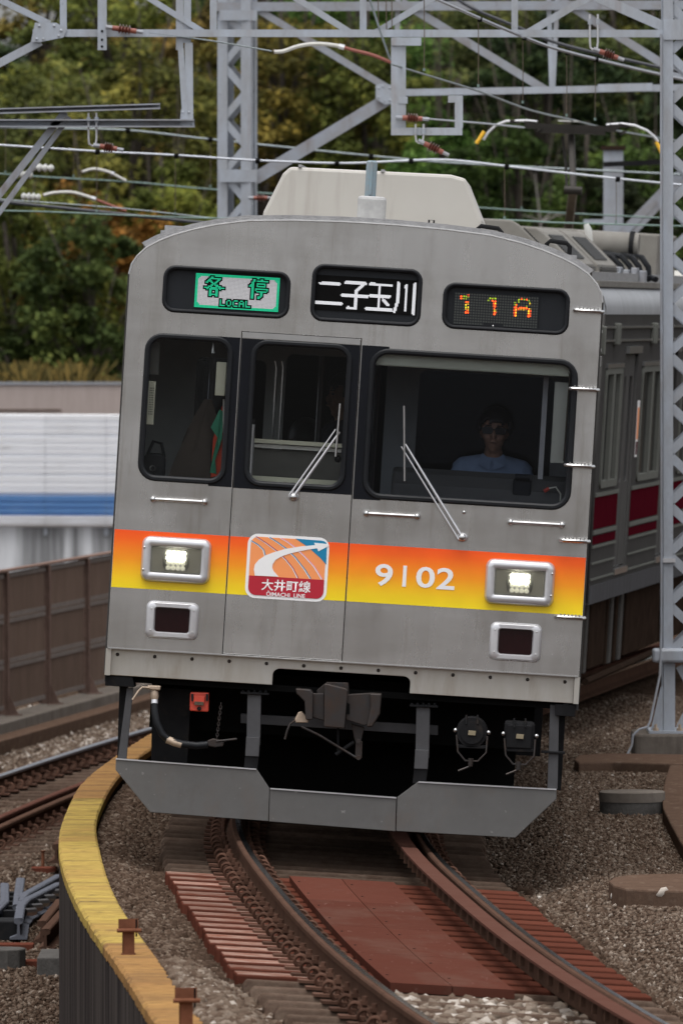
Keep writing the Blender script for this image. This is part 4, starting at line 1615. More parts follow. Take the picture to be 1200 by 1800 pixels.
# lamps
def headlamp(u0, u1, v0, v1, side):
    mb = MB()
    prof = [(-.004, .0), (-.004, -.010), (.006, -.040), (.016, -.048), (.040, -.050), (.050, -.044), (.056, -.020), (.060, -.004)]
    r = (u0, u1, v0, v1, .045)
    mb.loft([[(a, d, b) for a, b in ri(r, k_)] for k_, d in prof])
    h = mb.build('headlamp', M['alu'], train, True)
    MB().loft([[(a, -.0035, b) for a, b in ri(r, .050)], [(a, -.0045, b) for a, b in ri(r, .050)]], True, True).build('lamp_backing', M['reflector'], h)
    cu, cv = (u0 + u1) / 2 - .015 * 0, (v0 + v1) / 2
    for s_ in (-1, 1):
        mb = MB()
        mb.loft([[(cu + s_ * .058 + .022 * math.cos(t_), -.008, cv + .062 * math.sin(t_)) for t_ in [2 * math.pi * k / 14 for k in range(14)]],
                 [(cu + s_ * .058 + .020 * math.cos(t_), -.026, cv + .056 * math.sin(t_)) for t_ in [2 * math.pi * k / 14 for k in range(14)]]], True, True)
        mb.build('lamp_clamp', M['console'], h, True)
    MB().bmm(cu - .064, cu + .064, -.024, -.006, cv - .060, cv + .058).build('led_module', M['alu'], h, bevel=.006)
    for r_ in range(4):
        for c_ in range(4):
            q = (cu - .044 + c_ * .0293, -.027, cv + .040 - r_ * .029)
            MB().ell(q, (.0148, .006, .0145), 10, 6).build('led_lamp', M['led_on'] if r_ < 2 else M['led_off'], h, True)
    MB().loft([[(a, -.034, b) for a, b in ri(r, .054)], [(a, -.037, b) for a, b in ri(r, .054)]], True, True).build('lamp_glass', M['lamp_glass'], h)
    for vv in (v0 + .065, v1 - .065):
        MB().ell((u0 + .012 if side < 0 else u1 - .012, -.046, vv), (.008, .006, .008), 8, 6).build('screw', M['steel_bright'], h, True)


headlamp(-1.227, -.823, 1.517, 1.779, -1)
headlamp(.816, 1.219, 1.508, 1.769, 1)


def taillamp(u0, u1, v0, v1):
    mb = MB()
    prof = [(-.003, .0), (-.003, -.008), (.006, -.022), (.014, -.027), (.044, -.027), (.050, -.020), (.053, -.002)]
    r = (u0, u1, v0, v1, .035)
    q_ = lambda k_: rr(u0 + k_, u1 - k_, v0 + k_ * .72, v1 - k_ * .72, max(.016, .038 - k_ * .4))
    mb.loft([[(a, d, b) for a, b in q_(k_)] for k_, d in prof])
    h = mb.build('tail_lamp', M['alu'], train, True)
    MB().loft([[(a, -.001, b) for a, b in q_(.050)], [(a, -.008, b) for a, b in q_(.050)]], True, True).build('lamp_lens', M['tail'], h)
    for uu in (u0 + .028, u1 - .028):
        for vv in (v0 + .045, v1 - .045):
            MB().ell((uu, -.024, vv), (.007, .005, .007), 8, 6).build('screw', M['steel_bright'], h, True)


taillamp(-1.180, -.873, 1.181, 1.398)
taillamp(.862, 1.164, 1.175, 1.397)


# grab rails
def grab(x0, y0, x1, y1):
    a, b = fp(x0, y0), fp(x1, y1)
    mb = MB()
    mb.tube([(a[0], -.055, a[1]), (b[0], -.055, b[1])], .0105, 10)
    g = mb.build('grab_rail', M['steel_bright'], train, True)
    for q in (a, b):
        MB().ell((q[0], -.055, q[1]), (.018, .018, .018), 10, 8).build('rail_end', M['steel_bright'], g, True)
        MB().cyl((q[0], .001, q[1]), (q[0], -.05, q[1]), .011, 8).build('rail_stem', M['steel_bright'], g, True)


grab(270, 875, 360, 880)
grab(644, 900, 733, 905)
grab(897, 915, 987, 920)
# corner climbing steps
for y in (545, 683, 818, 950, 1085):
    xr = fp(1040, y)[1]
    v = fp(1045, y)[1]
    mb = MB()
    mb.tube([(1.245, .0, v), (1.245, -.060, v), (1.255, -.070, v), (1.40, -.070, v), (1.412, -.060, v), (1.412, .02, v)], .011, 8)
    st = mb.build('corner_step', M['steel_bright'], train, True)
    mb = MB()
    for k in range(6):
        mb.bmm(1.268 + k * .022, 1.276 + k * .022, -.078, -.055, v + .006, v + .020)
    mb.build('step_teeth', M['steel_bright'], st)


# wipers
def wiper(piv, mid, tipa, tipb, w=-.05):
    P = lambda q, d: (fp(*q)[0], d, fp(*q)[1])
    g = MB().ell(P(piv, -.02), (.032, .028, .026), 12, 8).build('wiper', M['alu'], train, True)
    d = Vector(fp(*mid)) - Vector(fp(*piv))
    n = Vector((-d.y, d.x)).normalized() * .028
    for s_, r_ in ((0, .009), (1, .006)):
        a = Vector(P(piv, w)) + Vector((n.x * s_ * .9, 0, n.y * s_ * .9))
        b = Vector(P(mid, w)) + Vector((n.x * s_, 0, n.y * s_))
        MB().tube([a, a.lerp(b, .5), b], [r_, r_ * .9, r_ * .7], 8).build('wiper_arm', M['alu'], g, True)
    MB().tube([P(tipa, w - .012), P(tipb, w - .012)], .006, 6).build('wiper_blade', M['steel_bright'], g, True)
    MB().tube([P(tipa, w + .010), P(tipb, w + .010)], .007, 6).build('wiper_rubber', M['rubber'], g, True)
    MB().ell(P(piv, w), (.022, .016, .022), 10, 8).build('wiper_nut', M['steel_bright'], g, True)


wiper((516, 871), (597, 757), (598, 707), (590, 800))
wiper((812, 942), (712, 778), (710, 711), (711, 843))
u, v = fp(815, 898)
MB().ell((u, -.006, v), (.011, .010, .011), 8, 6).build('washer_nozzle', M['steel_bright'], train, True)

# ------------------------------------------------------------------ body sides, roof, ends
LEN = 19.5
TM2 = Matrix.Translation((.555, 75.3, 0)) @ Matrix.Rotation(R(-7.07), 4, 'Z') @ Matrix.Rotation(RHO, 4, 'Y')
M12 = TM.inverted() @ TM2                # the trailing car, already round the curve


def side(sgn, name, mloc, w0, doors, wins, length):
    """side wall with door leaves and windows; everything hangs directly on the wall"""
    S = lambda a, b, d: Vector((sgn * (1.398 - d), a, b))
    holes = [[(c - .56, 1.14), (c + .56, 1.14), (c + .56, 2.93), (c - .56, 2.93)] for c in doors]
    for a, b in wins:
        holes.append(rr(a, b, 1.87, 2.79, .05, 3))
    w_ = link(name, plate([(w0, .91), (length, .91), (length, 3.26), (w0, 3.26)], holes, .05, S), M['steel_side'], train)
    w_.matrix_local = mloc
    for a, b in wins:
        mb = MB()
        o_, i_ = rr(a - .03, b + .03, 1.84, 2.82, .06, 3), rr(a + .04, b - .04, 1.90, 2.77, .05, 3)
        mb.loft([[S(p, q, .0) for p, q in o_], [S(p, q, -.016) for p, q in o_], [S(p, q, -.016) for p, q in i_], [S(p, q, .05) for p, q in i_]])
        mb.build('side_window_frame', M['steel_win'], w_)
        g_ = rr(a, b, 1.87, 2.79, .05, 3)
        MB().loft([[S(p, q, .020) for p, q in g_], [S(p, q, .026) for p, q in g_]], True, True).build('side_window_glass', M['glass_side'], w_)
        m_ = (a + b) / 2
        MB().bmm(*sorted((sgn * 1.36, sgn * 1.412)), m_ - .10, m_ + .10, 1.90, 2.77).build('window_bar', M['steel_win'], w_)
        MB().bmm(*sorted((sgn * 1.36, sgn * 1.410)), b - .16, b - .04, 1.90, 2.77).build('window_bar', M['steel_win'], w_)
        MB().bmm(*sorted((sgn * 1.3985, sgn * 1.420)), a - .03, b + .03, 2.822, 2.855).build('window_hood', M['steel_bright'], w_)
    for c in doors:
        for s_ in (-1, 1):
            a, b = (c - .555, c - .012) if s_ < 0 else (c + .012, c + .555)
            g_ = rr(a + .12, b - .12, 1.85, 2.74, .06, 3)
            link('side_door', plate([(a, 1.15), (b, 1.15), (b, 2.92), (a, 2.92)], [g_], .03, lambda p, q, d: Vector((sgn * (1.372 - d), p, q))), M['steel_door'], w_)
            MB().loft([[(sgn * 1.362, p, q) for p, q in g_], [(sgn * 1.357, p, q) for p, q in g_]], True, True).build('door_glass', M['glass_dark'], w_)
        MB().bmm(*sorted((sgn * 1.30, sgn * 1.412)), c - .57, c + .57, 1.085, 1.135).build('door_step', M['steel_bright'], w_)
        MB().bmm(*sorted((sgn * 1.3985, sgn * 1.430)), c - .60, c + .60, 2.935, 2.995).build('door_gutter', M['steel_bright'], w_)
    edges = [w0 + .05] + [e for c in doors for e in (c - .60, c + .60)] + [length]
    spans = [(edges[k], edges[k + 1]) for k in range(0, len(edges) - 1, 2)]
    for a, b in spans:
        MB().bmm(*sorted((sgn * 1.3985, sgn * 1.4010)), a, b, 1.51, 1.77).build('red_band', M['redstripe'], w_)
        MB().bmm(*sorted((sgn * 1.3985, sgn * 1.4010)), a, b, 1.385, 1.455).build('red_band', M['redstripe'], w_)
        for z, h in ((1.79, .016), (1.483, .016), (1.365, .010), (1.23, .008), (1.10, .008)):
            MB().bmm(*sorted((sgn * 1.3985, sgn * 1.410)), a, b, z - h, z + h).build('side_bead', M['steel_win'], w_)
    for z in (3.155, 3.045):
        MB().bmm(*sorted((sgn * 1.3985, sgn * 1.418)), w0 + .02, length - .1, z - .008, z + .008).build('gutter_rod', M['steel_bright'], w_)
    for a in (.8, 4.2, 7.6):
        MB().bmm(*sorted((sgn * 1.398, sgn * 1.445)), a, a + .22, 3.01, 3.19).build('side_lamp', M['steel_win'], w_, bevel=.01)
    MB().bmm(*sorted((sgn * 1.32, sgn * 1.409)), w0, length, .90, 1.05).build('sill', M['steel_sill'], w_)
    return w_


M['glass_side'] = mat('smoked_side_glass', (.008, .009, .010), .2, 0, .1, 4, spec=.1)
M['steel_win'] = mat('window_aluminium', (.135, .138, .125), .5, .1, .08, 6, spec=0.0)
M['steel_door'] = mat('stainless_door_shaded', (.085, .083, .08), .5, .1, .1, 3, spec=0.0)  # door stainless darkened by colour in place of dim reflections
M['steel_sill'] = mat('grimy_sill', (.09, .09, .097), .6, .1, .3, 4, spec=0.0, stretch=(1, 3, .6), col2=(.05, .048, .046), amt=.4)
I4 = Matrix.Identity(4)
D_1, W_1 = [3.2, 8.0, 12.8], [(4.3, 6.9), (9.1, 11.7)]
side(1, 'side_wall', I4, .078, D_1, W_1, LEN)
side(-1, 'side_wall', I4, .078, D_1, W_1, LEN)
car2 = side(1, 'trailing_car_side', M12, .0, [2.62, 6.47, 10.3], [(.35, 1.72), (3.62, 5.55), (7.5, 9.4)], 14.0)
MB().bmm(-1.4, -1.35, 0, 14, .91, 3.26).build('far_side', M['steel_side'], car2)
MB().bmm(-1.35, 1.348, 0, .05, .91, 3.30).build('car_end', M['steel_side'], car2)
MB().bmm(-1.30, 1.30, .06, 13.9, 1.05, 1.14).build('car_floor', M['interior'], car2)
for a in (3.36,):
    MB().bmm(1.3985, 1.4005, a, a + .20, 2.05, 2.53).build('door_sticker', M['white_paint'], car2)
    MB().bmm(1.4007, 1.4025, a + .03, a + .17, 2.20, 2.47).build('sticker_print', M['badge_orange'], car2)
    MB().bmm(1.4007, 1.4025, a + .03, a + .17, 2.07, 2.18).build('sticker_print', M['redstripe'], car2)
# underframe of the trailing car
for a, b, z0, mk in ((.3, 1.1, .30, 'under_brown'), (1.25, 1.42, .28, 'conc_dark'), (1.6, 2.9, .30, 'under_brown'), (3.1, 3.2, .28, 'under_brown'), (3.45, 3.6, .28, 'conc_dark'), (3.9, 4.05, .28, 'under_brown'), (4.3, 4.5, .28, 'conc_dark'), (4.8, 8, .3, 'under_brown'), (8.3, 13.5, .3, 'under_brown')):
    MB().bmm(.78, 1.28, a, b, z0, .90).build('equipment_box', M[mk], car2, bevel=.015)
MB().bmm(-1.2, .76, .4, 13.5, .25, .90).build('equipment_box', M['dark'], car2)
MB().tube([(1.30, 1.2, .22), (1.30, 13, .26)], .03, 8).build('conduit', M['under_brown'], car2, True)

# roof shells lofted along the cars, polished shoulder, gutter ledge
sec = [(-1.398, 3.23), (-1.395, 3.30), (-1.37, 3.40), (-1.30, 3.475), (-1.22, 3.505), (-1.20, 3.545), (-.9, 3.62), (-.45, 3.68), (0, 3.695)]
sec = sec + [(-a, b) for a, b in sec[-2::-1]]


def roof_shell(name, par, w0, length):
    mb = MB()
    mb.loft([[(a, w0 + (length - w0) * t / 5, b) for a, b in sec] for t in range(6)], closed=False)
    rf = mb.build(name, M['rooftop'], par, True)
    own = rf if par is train else par
    for sgn in (-1, 1):
        mb = MB()
        sh = [(1.402, 3.26), (1.399, 3.32), (1.374, 3.405), (1.304, 3.480)]
        mb.loft([[(sgn * a, w0 + .02, b) for a, b in sh], [(sgn * a, length, b) for a, b in sh]], closed=False)
        mb.build('roof_shoulder', M['shoulder'], own, True)
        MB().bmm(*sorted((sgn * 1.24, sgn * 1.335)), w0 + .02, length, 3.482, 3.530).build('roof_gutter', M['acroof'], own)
        MB().bmm(*sorted((sgn * 1.17, sgn * 1.238)), w0 + .02, length, 3.53, 3.60).build('roof_ledge', M['roofsheet'], own)
    return rf


M['shoulder'] = mat('streaked_shoulder', (.30, .31, .33), .5, .2, .1, 3, stretch=(.2, 5, .2), col2=(.19, .195, .205), amt=.4, contrast=.15)
roof = roof_shell('roof', train, .05, LEN)
roof_shell('car_roof', car2, .0, 14.0)
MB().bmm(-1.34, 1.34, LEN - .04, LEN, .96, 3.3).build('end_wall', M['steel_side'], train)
MB().bmm(-1.34, 1.34, .055, LEN - .05, 1.05, 1.14).build('floor', M['interior'], train)
MB().bmm(-1.30, 1.30, .10, LEN - .05, 3.22, 3.25).build('ceiling', M['interior'], train)
MB().bmm(-1.35, 1.35, .055, .075, 3.035, 3.10).build('cab_header', M['interior'], train)
MB().bmm(-1.36, 1.36, .056, .09, 1.05, 2.05).build('cab_front_lining', M['dark'], train)

# ------------------------------------------------------------------ cab fittings
bk = [(-1.34, 1.15), (1.34, 1.15), (1.34, 3.2), (-1.34, 3.2)]
bulk = link('cab_bulkhead', plate(bk, [rr(-1.05, -.62, 2.0, 2.85, .04, 3), rr(-.50, .12, 1.2, 2.9, .04, 3), rr(.32, 1.15, 2.05, 2.85, .04, 3)], .03, FR(1.95)), M['interior'], train)
for a, b in ((-1.05, -.62), (.32, 1.15)):
    MB().bmm(a, b, 1.955, 1.96, 2.0, 2.86).build('bulkhead_glass', M['glass_dark'], bulk)
for u in (-1.10, -.98, -.80, -.58, -.30, .05):
    MB().tube([(u, 2.6, 1.2), (u, 2.6, 3.15)], .016, 8).build('stanchion', M['steel_bright'], train, True)
for k in range(5):
    MB().bmm(-1.3, -1.22, 2.4 + k * 1.6, 3.3 + k * 1.6, 1.15, 2.0).build('seat_back', M['redbox'], train)
    MB().bmm(1.22, 1.3, 2.4 + k * 1.6, 3.3 + k * 1.6, 1.15, 2.0).build('seat_back', M['redbox'], train)
# driver's desk
mb = MB()
mb.loft([[(x_, .10, 1.15), (x_, .10, 2.10), (x_, .16, 2.18), (x_, .26, 2.245), (x_, .38, 2.275), (x_, .50, 2.26), (x_, .62, 2.02), (x_, .62, 1.15)] for x_ in (.22, 1.30)], True, True)
mb.build('driver_desk', M['console'], train, bevel=.02)
u, v = fp(915, 855)
MB().bmm(u - .05, u + .06, .14, .24, 2.10, v + .05).build('desk_unit', M['rubber'], train, bevel=.01)
MB().tube([(u - .04, .13, v + .06), (u + .05, .13, v + .06)], .02, 10).build('desk_unit_roll', M['rubber'], train, True)
u, v = fp(955, 862)
MB().tube([(u, .12, v), (u + .03, .12, v + .02)], .012, 8).build('handset_plug', M['redbox'], train, True)
MB().tube([(u + .03, .12, v + .02), (u + .07, .12, v + .03), (u + .10, .12, v - .01), (u + .10, .12, v - .06)], .005, 6).build('handset_cord', M['cream'], train, True)
# rolled blind, cream side panel, white post
ua, va = fp(660, 636)
MB().bmm(.085, 1.24, .045, .075, 2.875, 2.955).build('sun_blind', M['blind'], train, bevel=.01)
u, v = fp(1000, 720)
MB().bmm(1.155, 1.235, .14, .18, 2.36, 2.84).build('side_panel', M['cream'], train)
MB().bmm(1.085, 1.115, .30, .34, 2.20, 2.9).build('white_post', M['whiterod'], train)
u, v = fp(985, 645)
MB().tube([(u - .03, .05, v + .03), (u - .03, .05, v), (u + .04, .05, v), (u + .055, .05, v - .05), (u + .05, .05, v - .55)], .005, 6).build('blind_cord', M['panto_brown'], train, True)
# left of the cab
u, v = fp(264, 710)
MB().bmm(u - .035, u + .02, .12, .18, 2.44, 2.70).build('cream_cabinet', M['cream'], train, bevel=.004)
mb = MB()
for r_ in range(12):
    for c_ in range(3):
        mb.bmm(u - .012 + c_ * .009, u - .007 + c_ * .009, .117, .1195, 2.50 + r_ * .014, 2.507 + r_ * .014)
tag(mb.build('cabinet_louvre', M['console'], train), kind='stuff')
MB().bmm(u - .035, u + .03, .16, .22, 2.74, 2.93).build('dark_panel', M['console'], train)
u, v = fp(387, 664)
MB().bmm(u - .03, u + .03, .09, .12, v - .10, v + .10).build('cream_panel', M['cream'], train, bevel=.004)
u, v = fp(374, 610)
MB().tube([(u, .1, v + .03), (u, .1, v - .03)], [.006, .012], 8).build('hook', M['steel_bright'], train, True)
# shelf and bars seen through the end door
a, b = fp(440, 772), fp(598, 780)
MB().bmm(-.62, -.09, .34, .38, a[1] - .018, a[1] + .008).build('door_guard_rail', M['cream'], train, bevel=.004)
MB().bmm(-.62, -.09, .36, .38, a[1] - .045, a[1] - .022).build('door_guard_rail', M['whiterod'], train)
MB().bmm(-.63, -.08, .40, .43, 2.10, a[1] - .05).build('door_guard_panel', M['console'], train)
a2 = fp(520, 843)
MB().bmm(-.63, -.10, .16, .20, 2.135, a2[1] + .012).build('door_sill', M['cream'], train)
u, v = fp(443, 750)
MB().tube([(u, .08, 2.14), (u, .08, v + .02)], .016, 10).build('lock_rod', M['alu'], train, True)
MB().tube([(u, .08, v + .02), (u, .08, v + .05)], .02, 10).build('lock_rod_cap', M['rubber'], train, True)
for x in (475, 487):
    u, v = fp(x, 690)
    MB().tube([(u, .9, 2.2), (u, .9, v + .15), (u - .01, .9, v + .19)], .008, 6).build('hanging_strap_rod', M['steel_bright'], train, True)
u, v = fp(593, 805)
MB().ell((u, .06, v), (.022, .02, .022), 10, 8).build('door_knob', M['rubber'], train, True)

# ------------------------------------------------------------------ under the front: plough, coupler, hoses, jumper boxes
PP = lambda x, y, w: Vector((fp(x, y)[0], w, fp(x, y)[1]))


def front_poly(name, px, w0, w1, material, parent, bevel=.003):
    mb = MB()
    mb.loft([[PP(x, y, w0) for x, y in px], [PP(x, y, w1) for x, y in px]], True, True)
    return mb.build(name, material, parent, bevel=bevel)


plow = front_poly('snow_plough', [(474, 1384), (696, 1400), (694, 1460), (472, 1443)], .06, .085, M['plow'], train)
front_poly('plough_wing', [(203, 1332), (450, 1350), (473, 1384.5), (471, 1442.5), (263, 1427), (202, 1352)], .058, .083, M['plow'], plow)
front_poly('plough_wing', [(735, 1372), (977, 1385), (977, 1403), (905, 1471), (695.5, 1459.5), (697.5, 1400)], .058, .083, M['plow'], plow)
for px in ([(203, 1332), (450, 1350), (449.5, 1352), (203, 1334)], [(474.5, 1384), (696, 1400), (696, 1402), (474.5, 1386)], [(735, 1372), (977, 1385), (977, 1387), (734, 1374)]):
    front_poly('plough_edge', px, .050, .09, M['alu'], plow, 0)
# carrying posts (folded channel, knee lower down)


def post(xa, xb, y0, y1, w, knee=None):
    o = front_poly('plough_post', [(xa, y0), (xb, y0), (xb, y1), (xa, y1)], w, w + .07, M['under'], train, .004)
    return o


for xs, y0, y1, ko in (((434, 458), 1216, 1350, -3), ((731, 755), 1238, 1372, -3)):
    p0 = front_poly('plough_post', [(xs[0], y0), (xs[1], y0), (xs[1] - 2, 1310 + (y0 - 1216)), (xs[0] - 2, 1310 + (y0 - 1216))], .10, .18, M['plow_d'], train)
    front_poly('post_knee', [(xs[0] - 2, 1294 + (y0 - 1216)), (xs[1] - 2, 1295 + (y0 - 1216)), (xs[1] - 4, 1329 + (y0 - 1216)), (xs[0] - 4, 1328 + (y0 - 1216))], .075, .12, M['plow_d'], p0)
    front_poly('post_foot', [(xs[0] - 4, 1328 + (y0 - 1216)), (xs[1] - 4, 1329 + (y0 - 1216)), (xs[1] - 7, y1 + 4), (xs[0] - 7, y1 + 4)], .084, .12, M['under'], p0)
    front_poly('post_flange', [(xs[0] - 12, y0 - 1), (xs[1] + 14, y0 + 1), (xs[1] + 14, y0 + 5), (xs[0] - 12, y0 + 3)], .08, .20, M['under'], p0)
    for q in range(5):
        x = xs[0] - 8 + q * 10
        MB().ell(PP(x, y0 - 1, .10), (.010, .010, .010), 8, 6).build('bolt', M['under'], p0, True)
front_poly('outer_post', [(207, 1206), (222, 1207), (219, 1336), (203, 1336)], .20, .26, M['under'], train)
front_poly('outer_post', [(222, 1208), (233, 1208), (221, 1334), (206, 1333)], .09, .12, M['plow_d'], train)
front_poly('outer_post', [(966, 1237), (982, 1238), (979, 1386), (961, 1385)], .09, .12, M['plow_d'], train)
front_poly('outer_post', [(982, 1255), (993, 1256), (985, 1390), (976, 1389)], .20, .26, M['under'], train)
front_poly('post_collar', [(950, 1318), (992, 1320), (992, 1324), (950, 1322)], .07, .16, M['under'], train)
front_poly('end_beam', [(184, 1186), (232, 1189), (236, 1207), (184, 1204)], .05, .30, M['under'], train)
front_poly('end_beam', [(975, 1236), (1012, 1238), (1010, 1258), (975, 1256)], .05, .30, M['under'], train)
front_poly('headstock', [(230, 1188), (976, 1233), (975, 1245), (230, 1199)], .12, .30, M['dark'], train)
front_poly('cross_tube', [(420, 1256), (768, 1277), (768, 1294), (420, 1273)], .30, .36, M['plow_d'], train)
# dark equipment behind
front_poly('tank_cover', [(263, 1210), (332, 1214), (325, 1345), (261, 1340)], .35, .60, M['under'], train)
MB().bmm(-1.15, 1.15, .60, 2.2, .62, .98).build('underframe', M['dark'], train)
MB().bmm(-1.05, 1.05, 1.6, 1.7, .14, .70).build('bogie_beam', M['dark'], train)
for s_ in (-1, 1):
    wh = MB()
    wh.tube([(s_ * .50, 2.3, .43), (s_ * .62, 2.3, .43)], .43, 28)
    wh.build('wheel', M['under'], train, True)
    wh = MB()
    wh.tube([(s_ * .50, 4.4, .43), (s_ * .62, 4.4, .43)], .43, 28)
    wh.build('wheel', M['under'], train, True)
MB().bmm(.72, .98, 1.7, 5.0, .42, .66).build('bogie_frame', M['under_brown'], train, bevel=.04)
MB().bmm(-.98, -.72, 1.7, 5.0, .42, .66).build('bogie_frame', M['under_brown'], train, bevel=.04)
MB().bmm(-1.20, 1.20, 5.6, 14.0, .35, .93).build('equipment_box', M['under'], train)

# coupler: knuckle block with side horns
cp = front_poly('coupler', [(571, 1200), (574, 1198), (610, 1207), (612, 1210), (606, 1277), (570, 1274)], -.12, .02, M['coupler'], train, .012)
front_poly('coupler_guard', [(556, 1212), (565, 1204), (574, 1197), (612, 1198), (614, 1240), (560, 1240)], .03, .06, M['coupler'], cp, .004)
front_poly('coupler_horn', [(520, 1207), (546, 1209), (551, 1215), (550, 1262), (538, 1262), (536, 1230), (522, 1216)], -.10, .02, M['coupler'], cp, .006)
front_poly('coupler_web', [(550, 1216), (570, 1216), (570, 1264), (550, 1258)], -.06, .04, M['coupler'], cp, .004)
front_poly('coupler_web', [(608, 1218), (655, 1215), (650, 1270), (640, 1272), (608, 1262)], -.07, .03, M['coupler'], cp, .004)
front_poly('coupler_horn', [(650, 1215), (671, 1216), (668, 1252), (655, 1274), (645, 1274), (652, 1240)], -.12, .02, M['coupler'], cp, .008)
front_poly('coupler_slot', [(609, 1232), (615, 1234), (615, 1252), (608, 1252)], -.075, -.06, M['dark'], cp, 0)
MB().tube([PP(590, 1240, .05), PP(592, 1232, .9)], .10, 14).build('coupler_shank', M['under'], cp, True)
front_poly('lever_link', [(617, 1270), (640, 1276), (634, 1303), (624, 1303)], .0, .03, M['coupler'], cp, .004)
front_poly('lever_arm', [(625, 1300), (637, 1300), (636, 1330), (630, 1334), (624, 1330)], -.03, -.005, M['coupler'], cp, .004)
for q in ((630, 1300), (630, 1329)):
    MB().tube([PP(*q, -.05), PP(*q, .0)], .014, 10).build('lever_pin', M['coupler'], cp, True)
MB().tube([PP(530, 1275, -.02), PP(560, 1289, -.03), PP(626, 1329, -.035)], .008, 8).build('release_rod', M['coupler'], cp, True)
MB().tube([PP(622, 1302, -.01), PP(590, 1324, -.01)], .012, 8).build('release_rod', M['under'], cp, True)
MB().tube([PP(594, 1278, .0), PP(594, 1322, .0)], .007, 8).build('release_rod', M['under'], cp, True)
MB().tube([PP(521, 1262, -.02), PP(510, 1270, -.03), PP(505, 1282, -.03), PP(501, 1297, -.03)], .007, 8).build('release_handle', M['coupler'], cp, True)
front_poly('uncoupling_bracket', [(518, 1262), (524, 1250), (530, 1248), (543, 1262), (542, 1268), (520, 1268)], -.03, .05, M['brass'], cp, .006)

# air hose with its valve and coupling head
hose = MB().tube([PP(271, 1232, .05), PP(272, 1250, .03), PP(275, 1268, .02), PP(284, 1288, .02), PP(297, 1300, .02), PP(320, 1306, .02), PP(345, 1309, .02), PP(365, 1307, .02)], .022, 12).build('air_hose', M['rubber'], train, True)
MB().tube([PP(293, 1298, .02), PP(305, 1303, .02), PP(319, 1307, .02)], .0235, 12).build('hose_sleeve', M['brass'], hose, True)
MB().tube([PP(271, 1206, .05), PP(271, 1216, .05), PP(271, 1222, .05), PP(271, 1230, .05)], [.016, .024, .026, .020], 12).build('cock', M['brass'], hose, True)
MB().tube([PP(271, 1228, .05), PP(271, 1236, .04)], .021, 12).build('hose_ferrule', M['alu'], hose, True)
front_poly('cock_body', [(259, 1203), (282, 1204), (281, 1212), (259, 1210)], .02, .08, M['brass'], hose, .006)
MB().tube([PP(262, 1207, .01), PP(250, 1206, .0), PP(244, 1212, -.01), PP(233, 1228, -.01)], .006, 8).build('cock_handle', M['brass'], hose, True)
front_poly('hose_head', [(364, 1300), (374, 1296), (384, 1298), (394, 1302), (392, 1310), (378, 1312), (366, 1310)], -.0, .04, M['coupler'], hose, .006)
MB().tube([PP(380, 1301, .0), PP(416, 1297, .0)], .007, 8).build('hose_head_lever', M['coupler'], hose, True)
ch = []
for i in range(13):
    t_ = i / 12
    p = PP(381 + 7 * t_, 1295 - 58 * t_, .03)
    lk = []
    for k in range(9):
        a = 2 * math.pi * k / 8
        lk.append(p + Vector((.007 * math.cos(a) if i % 2 else 0, 0 if i % 2 else .007 * math.cos(a), .012 * math.sin(a))))
    MB().tube(lk, .0028, 5).build('chain_link', M['coupler'], hose, True)
# red socket box
rb = front_poly('red_socket_box', [(333, 1216), (366, 1217), (365, 1251), (332, 1249)], .10, .20, M['redbox'], train, .008)
front_poly('socket_lid', [(340, 1222), (359, 1223), (358, 1236), (339, 1235)], .085, .10, M['redbox'], rb, .003)
front_poly('socket_tag', [(341, 1232), (357, 1233), (357, 1239), (341, 1238)], .078, .084, M['panto_brown'], rb, 0)
MB().ell(PP(349, 1245, .098), (.013, .01, .013), 8, 6).build('socket_screw', M['under'], rb, True)
for q in (335, 361):
    front_poly('socket_hinge', [(q, 1219), (q + 4, 1219), (q + 4, 1231), (q, 1231)], .088, .10, M['rubber'], rb, 0)


